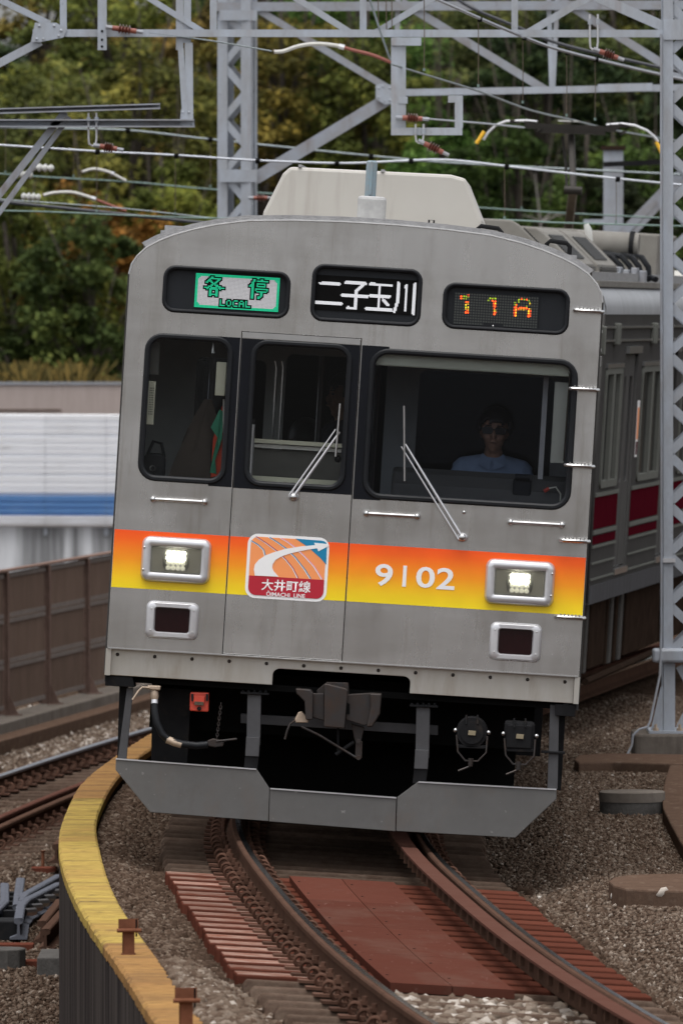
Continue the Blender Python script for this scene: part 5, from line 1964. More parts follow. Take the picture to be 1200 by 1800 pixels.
# jumper boxes
def jumper(cx, cy, rnd, wv, hv):
    if rnd:
        mb = MB()
        mb.tube([PP(cx, cy, .12), PP(cx, cy, .0), PP(cx, cy, -.02)], [.095, .095, .088], 24)
        b = mb.build('jumper_socket', M['under'], train, True)
        MB().tube([PP(cx, cy, -.02), PP(cx, cy, -.032)], .068, 24).build('socket_cover', M['under'], b, True)
    else:
        b = front_poly('jumper_socket', [(cx - wv, cy - hv), (cx + wv, cy - hv + 3), (cx + wv - 2, cy + hv + 3), (cx - wv - 2, cy + hv)], -.01, .14, M['under'], train, .02)
        front_poly('socket_cover', [(cx - wv + 5, cy - hv + 6), (cx + wv - 5, cy - hv + 8), (cx + wv - 7, cy + hv - 4), (cx - wv + 3, cy + hv - 6)], -.028, -.012, M['under'], b, .008)
    front_poly('maker_tag', [(cx - 6, cy - 4), (cx + 7, cy - 3), (cx + 6, cy + 5), (cx - 7, cy + 4)], -.040, -.033, M['plate_tag'], b, .001)
    for s_ in (-1, 1):
        MB().ell(PP(cx + s_ * (wv + 2), cy - 2 + s_ * 2, -.01), (.014, .014, .014), 10, 8).build('wing_nut', M['steel_bright'], b, True)
        MB().tube([PP(cx + s_ * 10, cy - hv + 12, -.035), PP(cx + s_ * 10, cy - hv - 4, -.02)], .006, 6).build('latch_bar', M['under'], b, True)
    MB().tube([PP(cx - wv, cy + 4, -.02), PP(cx - wv + 2, cy + hv + 6, -.03), PP(cx - 12, cy + hv + 22, -.03), PP(cx + 10, cy + hv + 23, -.03), PP(cx + wv - 2, cy + hv + 8, -.03), PP(cx + wv, cy + 6, -.02)], .006, 6).build('bail_handle', M['coupler'], b, True)
    MB().tube([PP(cx - 2, cy + hv + 18, -.03), PP(cx - 3, cy + hv + 32, -.03)], [.016, .014], 10).build('clamp_screw', M['coupler'], b, True)
    MB().tube([PP(cx - 3, cy + hv + 32, -.03), PP(cx - 24, cy + hv + 40, -.05)], .006, 6).build('clamp_handle', M['coupler'], b, True)
    front_poly('socket_bracket', [(cx - wv, cy + hv - 6), (cx + wv, cy + hv - 4), (cx + wv, cy + hv + 2), (cx - wv, cy + hv)], -.02, .12, M['under'], b, .004)


jumper(829, 1285, True, 27, 27)
jumper(913, 1291, False, 27, 27)

# ------------------------------------------------------------------ on the roof
# front air conditioner: tapered casing
mb = MB()


def rxw(x, y, w):
    """pixel on the roof region -> train-local at depth w (scale shrinks with distance)"""
    sc = FPX / (55 + w)
    wx = (x - 600) / sc
    wz = HC - (y - HZ) / sc
    q = TM.inverted() @ Vector((wx, 55 + w * math.cos(PSI), wz))
    return Vector((q.x, w, q.z))


a0 = rxw(455, 398, 2.0)
base_z = 3.60
Lb = [(-.50, base_z), (-.46, 3.72), (-.33, 3.985), (-.27, 4.015), (.74, 4.015), (.80, 3.985), (.915, 3.72), (.94, base_z)]
pL = [rxw(455, 400, 2.2), rxw(463, 372, 2.2), rxw(497, 305, 2.2), rxw(510, 293, 2.2), rxw(792, 307, 2.2), rxw(818, 314, 2.2), rxw(847, 388, 2.2), rxw(850, 400, 2.2)]
prof = [(p.x, p.z) for p in pL]
prof[0] = (prof[0][0], base_z - .02)
prof[-1] = (prof[-1][0], base_z - .02)
cxm = (prof[0][0] + prof[-1][0]) / 2
mb.loft([[(a, 2.2, b) for a, b in prof], [(a, 4.4, b) for a, b in prof]], True, True)
ac = mb.build('air_conditioner', M['acgrey'], train, bevel=.02)
for k_ in range(6):
    MB().bmm(prof[3][0] + .05 + k_ * .17, prof[3][0] + .07 + k_ * .17, 2.19, 4.4, prof[3][1] + .001, prof[3][1] + .018 - k_ * .0).build('casing_rib', M['roofsheet'], ac) if k_ in (0, 3) else None
for x in (540, 758):
    p = rxw(x, 387, 2.1)
    MB().tube([(p.x - .015, 2.1, 3.65), (p.x - .015, 2.1, p.z), (p.x + .015, 2.1, p.z), (p.x + .015, 2.1, 3.65)], .006, 6).build('lifting_eye', M['under'], train, True)
# further air conditioners with louvred sloping sides, the last two already on the trailing car
def louvred(par, wa, wb, zt=3.93):
    zb_ = 3.50
    pr = [(-1.10, zb_), (-1.07, 3.66), (-.80, zt - .03), (-.74, zt), (.74, zt), (.80, zt - .03), (1.07, 3.66), (1.10, zb_)]
    mb = MB()
    mb.loft([[(a, wa, b) for a, b in pr], [(a, wb, b) for a, b in pr]], True, True)
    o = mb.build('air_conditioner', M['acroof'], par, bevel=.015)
    own = o if par is train else par
    for k_ in range(13):
        t_ = .12 + k_ * .058
        a = Vector((.80, 0, zt - .03)).lerp(Vector((1.07, 0, 3.66)), t_)
        MB().bar((a.x + .006, wa + .12, a.z + .005), (a.x + .006, wb - .45, a.z + .005), .012, .008, up=(.75, 0, .66)).build('louvre_slot', M['louvre'], own)
    for k_ in range(6):
        z = 3.53 + k_ * .02
        MB().bmm(1.085, 1.102, wa + .1, wb - .1, z, z + .009).build('louvre_slot', M['louvre'], own)
    for k_ in range(9):
        MB().bmm(.84 + k_ * .025, .85 + k_ * .025, wa - .008, wa - .001, 3.55, 3.64).build('louvre_slot', M['louvre'], own)


louvred(train, 14.6, 17.2)
louvred(car2, .5, 2.2)
louvred(car2, 2.5, 4.2)
# roof machinery of the trailing car: cylinder, cables, clamps
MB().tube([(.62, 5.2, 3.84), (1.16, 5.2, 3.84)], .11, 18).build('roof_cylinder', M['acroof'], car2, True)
MB().tube([(1.08, 5.2, 3.84), (1.12, 5.2, 3.84)], .125, 18).build('roof_cylinder_band', M['under'], car2, True)
for k_ in range(4):
    MB().tube([(.80 + .07 * k_, 4.9 + .2 * k_, 3.76), (.95 + .09 * k_, 4.9, 3.74), (1.04 + .08 * k_, 4.9, 3.66), (1.08 + .07 * k_, 4.9, 3.58), (1.18 + .06 * k_, 4.8, 3.56)], .026, 10).build('roof_cable', M['rubber'], car2, True)
for k_ in range(7):
    MB().bmm(.82 + k_ * .07, .87 + k_ * .07, 4.5, 4.7, 3.50, 3.63 + .02 * (k_ % 2)).build('roof_clamp', M['galv_d'], car2, bevel=.006)
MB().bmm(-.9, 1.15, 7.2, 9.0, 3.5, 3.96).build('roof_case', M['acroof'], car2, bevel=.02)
# antenna post on its box
q0, q1 = rxw(624, 390, .9), rxw(682, 347, .9)
ap = MB().bmm(q0.x + .01, q1.x - .01, .80, 1.0, 3.66, q1.z).build('antenna_base', M['concgrey'], train, bevel=.02)
q2, q3 = rxw(645, 347, .9), rxw(666, 283, .9)
um = (q2.x + q3.x) / 2 - .012
mb = MB()
mb.tube([(um, .9, q1.z), (um, .9, q3.z - .01), (um, .9, q3.z)], [.034, .034, .024], 14)
mb.build('antenna_post', M['bluegrey'], ap, True)
MB().bmm(um - .006, um + .006, .85, .868, q1.z + .01, q3.z - .005).build('antenna_rib', M['bluegrey'], ap)
# roof grab handles
for xa, xb, y0, y1 in ((838, 880, 414, 397), (960, 1000, 440, 423)):
    a, b = rxw(xa, y0 - 4, 1.2), rxw(xb, y0 + 4, 1.2)
    za = rxw(xa, y1, 1.2).z
    zb_ = rxw(xb, y1 + 5, 1.2).z
    MB().tube([(a.x, 1.2, a.z - .06), (a.x, 1.2, za - .02), (a.x + .02, 1.2, za), (b.x - .02, 1.2, zb_), (b.x, 1.2, zb_ - .02), (b.x, 1.2, b.z - .06)], .014, 8).build('roof_handle', M['under'], train, True)
# small roof-edge box on the left, insulator on the right
q = rxw(320, 402, .4)
MB().bmm(q.x - .10, q.x + .10, .3, .6, 3.55, q.z + .015).build('roof_edge_block', M['roofsheet'], train)
p_ = W(1033, 400, 80) 
q = TM.inverted() @ p_
MB().tube([(q.x + .03, q.y, q.z - .12), (q.x, q.y, q.z - .02), (q.x - .02, q.y, q.z + .03)], [.018, .034, .022], 12).build('roof_insulator', M['porcelain'], train, True)

# pantograph
PW_ = 9.3


def rx2(x, y, w):
    Y = 75.3 + w
    q = TM2.inverted() @ W(x, y, Y)
    return Vector((q.x, w, q.z))


pc = rx2(1003, 415, PW_)
pan = MB().bmm(pc.x - .35, pc.x + .35, PW_ - .5, PW_ + .9, 3.66, 3.74).build('pantograph', M['panto'], train)
pan.matrix_local = M12
kn = rx2(1009, 335, PW_ - .3)
hd = rx2(1006, 238, PW_)
ft = rx2(998, 425, PW_ + .3)
MB().bar(ft, kn, .075, .075, up=(0, 1, 0)).build('lower_arm', M['panto_brown'], pan, bevel=.01)
MB().bar(kn, hd, .058, .06, up=(0, 1, 0)).build('upper_arm', M['panto'], pan, bevel=.01)
MB().tube([kn + Vector((-.08, 0, 0)), kn + Vector((.08, 0, 0))], .04, 12).build('knee_joint', M['panto'], pan, True)
MB().tube([rx2(990, 240, PW_), rx2(996, 290, PW_), rx2(998, 340, PW_ - .2)], .013, 8).build('balance_rod', M['panto'], pan, True)
z_ = lambda x, y, dw=0: rx2(x, y, PW_ + dw)
for dw in (-.12, .12):
    MB().bar(z_(925, 221, dw), z_(1085, 228, dw), .045, .05).build('contact_strip', M['panto'], pan)
    MB().tube([z_(850, 246, dw), z_(858, 233, dw), z_(872, 220, dw), z_(890, 213, dw), z_(925, 212, dw), z_(945, 214, dw)], .011, 8).build('head_horn', M['alu'], pan, True)
    MB().tube([z_(1068, 220, dw), z_(1095, 218, dw), z_(1118, 221, dw), z_(1140, 230, dw), z_(1152, 240, dw), z_(1160, 250, dw)], .011, 8).build('head_horn', M['alu'], pan, True)
    MB().tube([z_(837, 252, dw), z_(844, 242, dw), z_(851, 231, dw)], .017, 8).build('horn_tip', M['yellow'], pan, True)
    MB().tube([z_(1156, 250, dw), z_(1161, 259, dw), z_(1166, 270, dw)], .017, 8).build('horn_tip', M['yellow'], pan, True)
    MB().bar(z_(948, 229, dw), z_(1066, 234, dw), .04, .045).build('head_beam', M['panto'], pan)
for x, y in ((932, 218), (1082, 224)):
    MB().bar(z_(x, y, -.14), z_(x, y, .14), .10, .05).build('head_spring_box', M['panto'], pan, bevel=.008)
    MB().tube([z_(x + 14, y + 8, -.15), z_(x + 16, y + 12, -.15)], .03, 8).build('head_pivot', M['panto'], pan, True)
for x, y in ((905, 214), (1098, 221)):
    MB().bar(z_(x, y, -.13), z_(x, y, .13), .09, .035).build('horn_clamp', M['panto'], pan, bevel=.006)
MB().bar(z_(985, 213), z_(1020, 214), .30, .012).build('head_plate', M['porcelain'], pan)


# ================================================================== PEOPLE AND LOOSE THINGS IN THE CAB
def remesh(mb, name, material, vox=.011, smooth=4):
    o = mb.build(name, material, None, True)
    r = o.modifiers.new('r', 'REMESH')
    r.mode = 'VOXEL'
    r.voxel_size = vox
    s = o.modifiers.new('s', 'SMOOTH')
    s.iterations = smooth
    s.factor = .5
    evaluated(o)
    o.data.materials.clear()
    o.data.materials.append(material)
    o.data.polygons.foreach_set('use_smooth', [True] * len(o.data.polygons))
    return o


def cap(mb, a, b, r0, r1, n=12):
    a = Vector(a)
    b = Vector(b)
    d = (b - a).normalized()
    mb.tube([a - d * r0 * .7, a, b, b + d * r1 * .7], [r0 * .55, r0, r1, r1 * .55], n)


def person(label, loc, yaw, top, trousers, glasses=False, scale=1.0, group=None):
    """seated figure facing -y before yaw; loc is the hip on the seat, train-local"""
    mb = MB()
    mb.ell((0, 0, .785), (.076, .094, .108), 20, 14)
    mb.ell((0, -.022, .715), (.056, .066, .062), 18, 12)
    mb.ell((0, -.050, .668), (.026, .028, .022), 12, 8)
    mb.ell((0, -.100, .752), (.013, .018, .026), 10, 8)
    mb.ell((0, -.097, .715), (.026, .010, .010), 10, 8)
    for s_ in (-1, 1):
        mb.ell((s_ * .078, .008, .765), (.012, .022, .034), 10, 8)
        mb.ell((s_ * .042, -.064, .745), (.024, .022, .022), 10, 8)
    mb.v = [(x * 1.07, y * 1.04, .66 + (z - .66) * 1.04 - .040) for x, y, z in mb.v]
    cap(mb, (0, .02, .50), (0, .0, .63), .062, .056)
    mb.ell((0, .0, .40), (.165, .105, .17), 18, 12)
    mb.ell((0, .0, .15), (.145, .110, .20), 18, 12)
    for s_ in (-1, 1):
        cap(mb, (s_ * .06, .01, .525), (s_ * .17, .005, .485), .055, .058)
        cap(mb, (s_ * .185, .0, .475), (s_ * .235, -.07, .22), .055, .042)
        cap(mb, (s_ * .235, -.07, .22), (s_ * .17, -.30, .17), .041, .029)
        mb.ell((s_ * .155, -.345, .165), (.040, .048, .018), 12, 8)
        for f_ in range(4):
            x = s_ * (.128 + .018 * f_)
            l_ = (.055, .065, .062, .048)[f_]
            cap(mb, (x, -.38, .168), (x, -.38 - l_ * .6, .160), .009, .008, 8)
            cap(mb, (x, -.38 - l_ * .6, .160), (x, -.38 - l_ * .8, .138), .008, .007, 8)
        cap(mb, (s_ * .125, -.33, .165), (s_ * .105, -.375, .155), .011, .009, 8)
        cap(mb, (s_ * .09, -.02, .04), (s_ * .11, -.42, .05), .080, .058)
        cap(mb, (s_ * .11, -.42, .04), (s_ * .11, -.40, -.36), .055, .038)
        mb.ell((s_ * .11, -.46, -.40), (.045, .11, .035), 12, 8)
    body = remesh(mb, 'person', M['skin'], .0095, 3)
    tag(body, label, 'person', group)
    mb = MB()
    cap(mb, (0, .022, .50), (0, .015, .578), .080, .070)
    mb.ell((0, .0, .40), (.185, .122, .18), 18, 12)
    mb.ell((0, .0, .15), (.158, .122, .20), 18, 12)
    for s_ in (-1, 1):
        cap(mb, (s_ * .06, .01, .528), (s_ * .185, .005, .500), .070, .074)
        cap(mb, (s_ * .185, .0, .475), (s_ * .225, -.055, .27), .070, .060)
    sh = remesh(mb, 'shirt', top, .012, 2)
    sh.parent = body
    for s_ in (-1, 1):
        MB().add([(s_ * .012, -.112, .505), (s_ * .075, -.085, .535), (s_ * .060, -.035, .600), (s_ * .010, -.080, .560), (s_ * .012, -.120, .503), (s_ * .080, -.093, .533), (s_ * .066, -.040, .603), (s_ * .010, -.090, .562)],
                 [(0, 1, 2, 3), (7, 6, 5, 4), (0, 4, 5, 1), (1, 5, 6, 2), (2, 6, 7, 3), (3, 7, 4, 0)]).build('collar', top, body)
    mb = MB()
    for s_ in (-1, 1):
        cap(mb, (s_ * .09, .0, .04), (s_ * .11, -.42, .05), .094, .070)
        cap(mb, (s_ * .11, -.42, .04), (s_ * .11, -.40, -.34), .068, .052)
    mb.ell((0, .0, .03), (.17, .13, .10), 16, 10)
    tr = remesh(mb, 'trousers', trousers, .014, 2)
    tr.parent = body
    # hair: cap with fringe
    hm = MB().ell((0, .006, .797), (.089, .105, .112), 40, 26)
    keep = []
    for p in hm.v:
        x, y, z = p
        fr = z > .812 + .010 * math.sin(x * 110) + .004 * math.sin(x * 300)
        back = y > -.015 and z > .715 + .02 * math.sin(y * 60)
        sideb = abs(x) > .07 and z > .77 and y > -.05
        keep.append(fr or back or sideb)
    fs = [f for f in hm.f if all(keep[i] for i in f)]
    h2 = MB()
    h2.v = hm.v
    h2.f = fs
    h2.v = [(x * 1.07, y * 1.04, .66 + (z - .66) * 1.04 - .040) for x, y, z in h2.v]
    ho = h2.build('hair', M['hair'], body, True, fixn=False)
    so_ = ho.modifiers.new('s', 'SOLIDIFY')
    so_.thickness = .012
    so_.offset = 1
    if glasses:
        gm = MB()
        for s_ in (-1, 1):
            gm.loft([[(s_ * .036 + a, -.104 + abs(s_ * .036 + a) * .12, .778 + b) for a, b in rr(-.030, .030, -.022, .020, .014, 3)], [(s_ * .036 + a, -.098 + abs(s_ * .036 + a) * .12, .778 + b) for a, b in rr(-.030, .030, -.022, .020, .014, 3)]], True, True)
            gm.bar((s_ * .066, -.094, .788), (s_ * .084, .01, .782), .004, .008)
        gm.bmm(-.010, .010, -.106, -.102, .780, .787)
        gm.v = [(x * 1.07, y * 1.04 - .002, .66 + (z - .66) * 1.04 - .040) for x, y, z in gm.v]
        gm.build('sunglasses', M['sunglass'], body)
    else:
        for s_ in (-1, 1):
            MB().ell((s_ * .034, -.089, .747), (.013, .008, .007), 12, 8).build('eye', M['hair'], body, True)
    MB().ell((0, -.1105, .678), (.020, .004, .0045), 12, 6).build('lips', M['flag_red'] if False else M['skin'], body, True)
    for s_ in (-1, 1):
        MB().bar((s_ * .017, -.098, .770), (s_ * .053, -.086, .772), .006, .007).build('eyebrow', M['hair'], body)
    body.matrix_world = TM @ Matrix.Translation(loc) @ Matrix.Rotation(yaw, 4, 'Z') @ Matrix.Scale(scale, 4)
    return body


u, v = fp(862, 757)
person('driver in pale blue shirt and dark sunglasses seated behind the large cab window', (u + .015, 1.02, v - .745), R(-2), M['shirt'], M['navy'], True)
u, v = fp(590, 700)
person('dark haired passenger in dark clothes seen in profile through the end door window', (u - .02, 2.9, v - .745), R(-68), M['navy'], M['navy'], False)
u, v = fp(512, 762)
person('dark haired passenger low behind the end door guard rail, only crown of head showing', (u, 3.2, v - .82), R(150), M['navy'], M['navy'], False)

# driver's seat
st_ = MB().bmm(.52, 1.10, .82, 1.34, 1.60, 1.72).build('cab_seat', M['navy'], None, bevel=.03)
MB().bmm(.56, 1.06, 1.28, 1.38, 1.72, 2.28).build('backrest', M['navy'], st_, bevel=.03)
MB().tube([(.81, 1.1, 1.14), (.81, 1.1, 1.6)], .05, 12).build('pedestal', M['under'], st_, True)
tag(st_, 'dark cab seat under the driver', 'seat')
st_.matrix_world = TM

# brown cloth bundle, bag and signal flags behind the left window
mb = MB()
u, v = fp(335, 780)
rngl = random.Random(3)
loops = []
prof = [(-.20, 2.0, .10), (-.19, 2.2, .12), (-.13, 2.38, .12), (-.02, 2.50, .10), (.02, 2.62, .05)]
for j in range(12):
    t_ = j / 11
    z = 1.95 + .66 * t_
    rad = .175 * (1 - t_ ** 1.6) + .02
    cx_ = u + .02 + .055 * t_
    L = []
    for k in range(22):
        a = 2 * math.pi * k / 22
        f = 1 + .13 * math.sin(5 * a + 4 * t_) + .06 * math.sin(9 * a - 3 * t_)
        L.append((cx_ + rad * f * math.cos(a), .35 + rad * .7 * f * math.sin(a), z))
    loops.append(L)
mb.loft(loops, True, True)
o = mb.build('cloth_bundle', M['tarp'], None, True)
o.matrix_world = TM
tag(o, 'brown cloth bundle heaped behind the left cab window', 'cloth')
u, v = fp(270, 810)
mb = MB()
mb.loft([[(u - .07 + a, .20, 2.05 + b) for a, b in rr(0, .13, 0, .22, .04)], [(u - .07 + a, .32, 2.05 + b) for a, b in rr(0, .13, 0, .22, .04)]], True, True)
o = mb.build('shoulder_bag', M['rubber'], None, bevel=.012)
MB().tube([(u - .05, .26, 2.26), (u - .02, .26, 2.34), (u + .03, .26, 2.33), (u + .05, .26, 2.25)], .010, 8).build('handle', M['rubber'], o, True)
lk = []
for k in range(13):
    a = 2 * math.pi * k / 12
    lk.append((u - .012 + .016 * math.cos(a), .192, 2.18 + .016 * math.sin(a)))
MB().tube(lk, .004, 6).build('ring', M['steel_bright'], o, True)
o.matrix_world = TM
tag(o, 'black bag with metal ring at bottom left of the left cab window', 'bag')
for nm, mk, px, w, lab in (('signal_flag', 'flag_red', [(388, 712), (394, 712), (388, 835), (368, 838), (372, 770)], .22, 'red signal flag hanging by the right side of the left cab window'),
                           ('signal_flag', 'flag_green', [(384, 718), (390, 722), (388, 770), (376, 808), (378, 832), (366, 830), (374, 790), (380, 768), (368, 750)], .205, 'green signal flag draped over the red one in the left cab window')):
    mb = MB()
    mb.loft([[PP(x, y, w + .010 * math.sin(i * 1.7)) for i, (x, y) in enumerate(px)], [PP(x, y, w + .006 + .010 * math.sin(i * 1.7)) for i, (x, y) in enumerate(px)]], True, True)
    o = mb.build(nm, M[mk], None)
    a = PP(391, 700, w)
    MB().tube([a, PP(391, 760, w)], .006, 6).build('flag_stick', M['whiterod'], o, True)
    o.matrix_world = TM
    tag(o, lab, 'flag', 'signal flags in the cab')

# ================================================================== OVERHEAD STRUCTURE
YN, YFAR = 69.7, 89.0              # depth of the near portal (right mast) and of the far portal (left mast)


def lattice_mast(name, label, c, z0, z1, wx, wy, yaw, fl, pitch, lw, double, material):
    e = empty(name, (c[0], c[1], z0), label, 'mast')
    Rz = Matrix.Rotation(yaw, 3, 'Z')

    def T(x, y, z):
        q = Rz @ Vector((x, y, 0))
        return Vector((c[0] + q.x, c[1] + q.y, z))
    ex, ey = Rz @ Vector((1, 0, 0)), Rz @ Vector((0, 1, 0))
    t = .010
    for sx in (-1, 1):
        for sy in (-1, 1):
            mb = MB()
            x, y = sx * wx / 2, sy * wy / 2
            a, b = T(x - sx * fl / 2, y, z0), T(x - sx * fl / 2, y, z1)
            mb.bar(a, b, fl, t, up=ey)
            a, b = T(x - sx * t / 2, y - sy * (fl / 2 + t / 2), z0), T(x - sx * t / 2, y - sy * (fl / 2 + t / 2), z1)
            mb.bar(a, b, t, fl - t, up=ey)
            mb.build('corner_angle', material, e)
    n = int((z1 - z0) / pitch)
    for sy in (-1, 1):
        for i in range(n):
            za, zb = z0 + i * pitch, z0 + (i + 1) * pitch
            for dbl in ((0, 1) if double else (0,)):
                s_ = 1 if (i + dbl) % 2 == 0 else -1
                y = sy * (wy / 2 - t * (1.0 + dbl) - .001)
                a, b = T(-s_ * (wx / 2 - fl * .5), y, za), T(s_ * (wx / 2 - fl * .5), y, zb)
                MB().bar(a, b, lw, .008, up=ey).build('lacing_bar', material, e)
    for sx in (-1, 1):
        for i in range(n):
            za, zb = z0 + i * pitch, z0 + (i + 1) * pitch
            s_ = 1 if i % 2 == 0 else -1
            x = sx * (wx / 2 - t * 2.0)
            a, b = T(x, -s_ * (wy / 2 - fl * .5), za), T(x, s_ * (wy / 2 - fl * .5), zb)
            MB().bar(a, b, .008, lw, up=ey.lerp(Vector((0, 0, 1)), .5)).build('lacing_bar', material, e)
    return e


sN = FPX / YN
sFr = FPX / YFAR
# left mast (far portal)
lm = lattice_mast('lattice_mast', 'slim lattice steel mast rising behind the train roof, left of its air conditioner', ((417 - 600) / sFr, YFAR + .15, 0), -1.25, 6.4, 60 / sFr, .30, R(-11), 18 / sFr, 48 / sFr, 12 / sFr, False, M['galv'])
for y0, y1 in ((18, 36), (298, 320)):
    a, b = W(386, (y0 + y1) / 2, YFAR), W(452, (y0 + y1) / 2, YFAR)
    MB().bar(a + Vector((0, -.03, 0)), b + Vector((0, -.03, 0)), .012, (y1 - y0) / sFr, up=(0, 0, 1)).build('batten_plate', M['galv'], lm)

# right mast (near portal)
wxr = .48
cx_r = (1165 - 600) / sN + wxr / 2
rm = lattice_mast('lattice_mast', 'heavy lattice steel mast at the right edge in front of the train side', (cx_r, YN + .24, 0), HC - (1150 - HZ) / sN, 6.9, wxr, .48, 0, 17 / sN, 88 / sN, 15 / sN, True, M['galv'])
zc_ = HC - (1152 - HZ) / sN
MB().bar((cx_r - wxr / 2 - .085, YN - .02, zc_), (cx_r + wxr / 2 + .1, YN - .02, zc_), .10, 25 / sN).build('collar_channel', M['galv'], rm, bevel=.02)
zb0 = HC - (1284 - HZ) / sN
for sx in (-1, 1):
    for sy in (0, .48):
        MB().bar((cx_r + sx * (wxr / 2 - .045), YN + sy, zb0), (cx_r + sx * (wxr / 2 - .045), YN + sy, zc_ - .04), .085, .012, up=(0, 1, 0)).build('base_leg', M['galv'], rm)
        MB().bar((cx_r + sx * (wxr / 2 - .006), YN + sy + (.05 if sy == 0 else -.05), zb0), (cx_r + sx * (wxr / 2 - .006), YN + sy + (.05 if sy == 0 else -.05), zc_ - .04), .012, .09, up=(0, 1, 0)).build('base_leg', M['galv'], rm)
MB().bar((cx_r - .12, YN + .006, zb0 + .02), (cx_r + .12, YN + .006, zc_ - .08), .055, .008, up=(0, 1, 0)).build('base_lacing', M['galv'], rm)
MB().bar((cx_r + .12, YN + .016, zb0 + .02), (cx_r - .12, YN + .016, zc_ - .08), .055, .008, up=(0, 1, 0)).build('base_lacing', M['galv'], rm)
xl_ = cx_r - wxr / 2
g = MB()
tri = [(xl_ - .095, zb0), (xl_ - .002, zb0), (xl_ - .002, zb0 + .33), (xl_ - .02, zb0 + .33)]
g.prism(tri, lambda a, b, d: Vector((a, d, b)), YN + .0, YN + .012)
g.build('stiffener', M['galv'], rm)
bp2 = MB().bmm(xl_ - .11, cx_r + wxr / 2 + .11, YN - .10, YN + .58, zb0 - .02, zb0).build('base_plate', M['galv'], rm)
for x in (xl_ - .06, xl_ + .12, cx_r + .1):
    MB().tube([(x, YN - .06, zb0), (x, YN - .06, zb0 + .022), (x, YN - .06, zb0 + .0225), (x, YN - .06, zb0 + .05)], [.024, .024, .012, .012], 6).build('anchor_bolt', M['brass'], rm)
MB().bar((xl_ - .006, YN - .016, HC - (985 - HZ) / sN), (xl_ + .09, YN - .016, HC - (985 - HZ) / sN), .02, .03).build('band_clamp', M['alu'], rm)
MB().bar((xl_ + .0, YN - .012, HC - (52 - HZ) / sN), (xl_ + .42, YN - .012, HC - (52 - HZ) / sN), .012, 36 / sN).build('gusset', M['galv'], rm)
# plinth
z_t = HC - (1288 - HZ) / (FPX / (YN - .12))
pl_ = MB().bmm((1113 - 600) / sN, cx_r + wxr / 2 + .22, YN - .14, YN + .72, -.4, zb0 - .021).build('mast_plinth', M['conc'], None, bevel=.02)
tag(pl_, 'weathered concrete plinth under the right lattice mast', 'plinth')
# cable conduit down the mast into the slab
mb = MB()
xk = xl_ - .018
zz = lambda y: HC - (y - HZ) / sN
mb.tube([(xk, YN - .05, zz(60)), (xk, YN - .05, zz(1100)), (xk - .01, YN - .08, zz(1185)), (xk - .085, YN - .16, zz(1265)), (xk - .105, YN - .17, zz(1276)), (xk - .17, YN - .18, zz(1280)), (xk - .215, YN - .19, zz(1290)), (xk - .225, YN - .19, zz(1308)), (xk - .25, YN - .20, zz(1320)), (xk - .29, YN - .22, zz(1334))], .009, 8)
tag(mb.build('cable_conduit', M['galv_d'], None, True), 'thin cable conduit running down the right mast and over its plinth', 'conduit')


# portals
def members(e, Y, rows, material, name, dy=0.0):
    s = FPX / Y
    for i, (x0, y0, x1, y1, wp) in enumerate(rows):
        k = (i % 5) * .004
        MB().lbar(W(x0, y0, Y + dy + k), W(x1, y1, Y + dy + k), wp / s, .05, t=.010).build(name, material, e)


def gus(e, Y, px, material, dy=-.012):
    s = FPX / Y
    mb = MB()
    pts = [W(x, y, Y) for x, y in px]
    mb.loft([[p + Vector((0, dy, 0)) for p in pts], [p + Vector((0, dy - .010, 0)) for p in pts]], True, True)
    o = mb.build('gusset_plate', material, e)
    n = len(px)
    cxp = sum(p[0] for p in px) / n
    cyp = sum(p[1] for p in px) / n
    for x, y in px:
        q = W(cxp + (x - cxp) * .68, cyp + (y - cyp) * .68, Y) + Vector((0, dy - .012, 0))
        MB().ell(q, (.011, .008, .011), 8, 6).build('rivet', material, o, True)


np_ = empty('portal_beam', tuple(W(600, 58, YN)), 'nearer light grey steel portal truss crossing the top of the picture', 'portal')
members(np_, YN, [(58, 58, 1185, 59, 13)], M['galv'], 'lower_chord')
members(np_, YN, [(-300, -120, 1500, -115, 16)], M['galv'], 'upper_chord')
members(np_, YN, [(-60, -30, 88, 42, 11), (-60, 142, 72, 73, 14), (195, -45, 362, 59, 10), (470, -35, 620, 60, 11), (652, 62, 800, -27, 11), (920, 62, 1090, -38, 13), (1000, -27, 1185, 55, 18)], M['galv'], 'diagonal', .014)
members(np_, YN, [(111, -120, 112, 60, 12), (316, -120, 316, 88, 13), (331, -120, 329, 75, 13), (375, -120, 375, 60, 12), (638, -120, 638, 62, 12), (904, -120, 904, 58, 11)], M['galv'], 'vertical', .03)
gus(np_, YN, [(55, 74), (62, 40), (100, 40), (118, 52), (112, 66), (72, 74)], M['galv'])
# hanger with insulator plate, drop bracket and the two outrigger beams at left
members(np_, YN, [(180, -120, 180, 88, 16)], M['galv'], 'hanger', -.03)
members(np_, YN, [(318, 85, 326, 215, 10), (332, 75, 333, 212, 14)], M['galv'], 'hanger', .02)
members(np_, YN, [(-40, 392, 115, 196, 12), (-20, 400, 122, 205, 9)], M['galv_d'], 'outrigger', .05)
for x0, y0, x1, y1, wp in ((-80, 217, 342, 217, 14), (-80, 198, 282, 187, 10)):
    a, b = W(x0, y0, YN + .05), W(x1, y1, YN + .05)
    mb = MB()
    mb.bar(a, b, .010, wp / sN, up=(0, 0, 1))
    for s_ in (-1, 1):
        o3 = Vector((0, -.05, s_ * (wp / sN / 2 - .005)))
        mb.bar(a + o3, b + o3, .088, .010, up=(0, 0, 1))
    mb.build('outrigger', M['galv_d'], np_)
gus(np_, YN, [(316, 224), (318, 192), (334, 192), (343, 224)], M['galv'], .03)
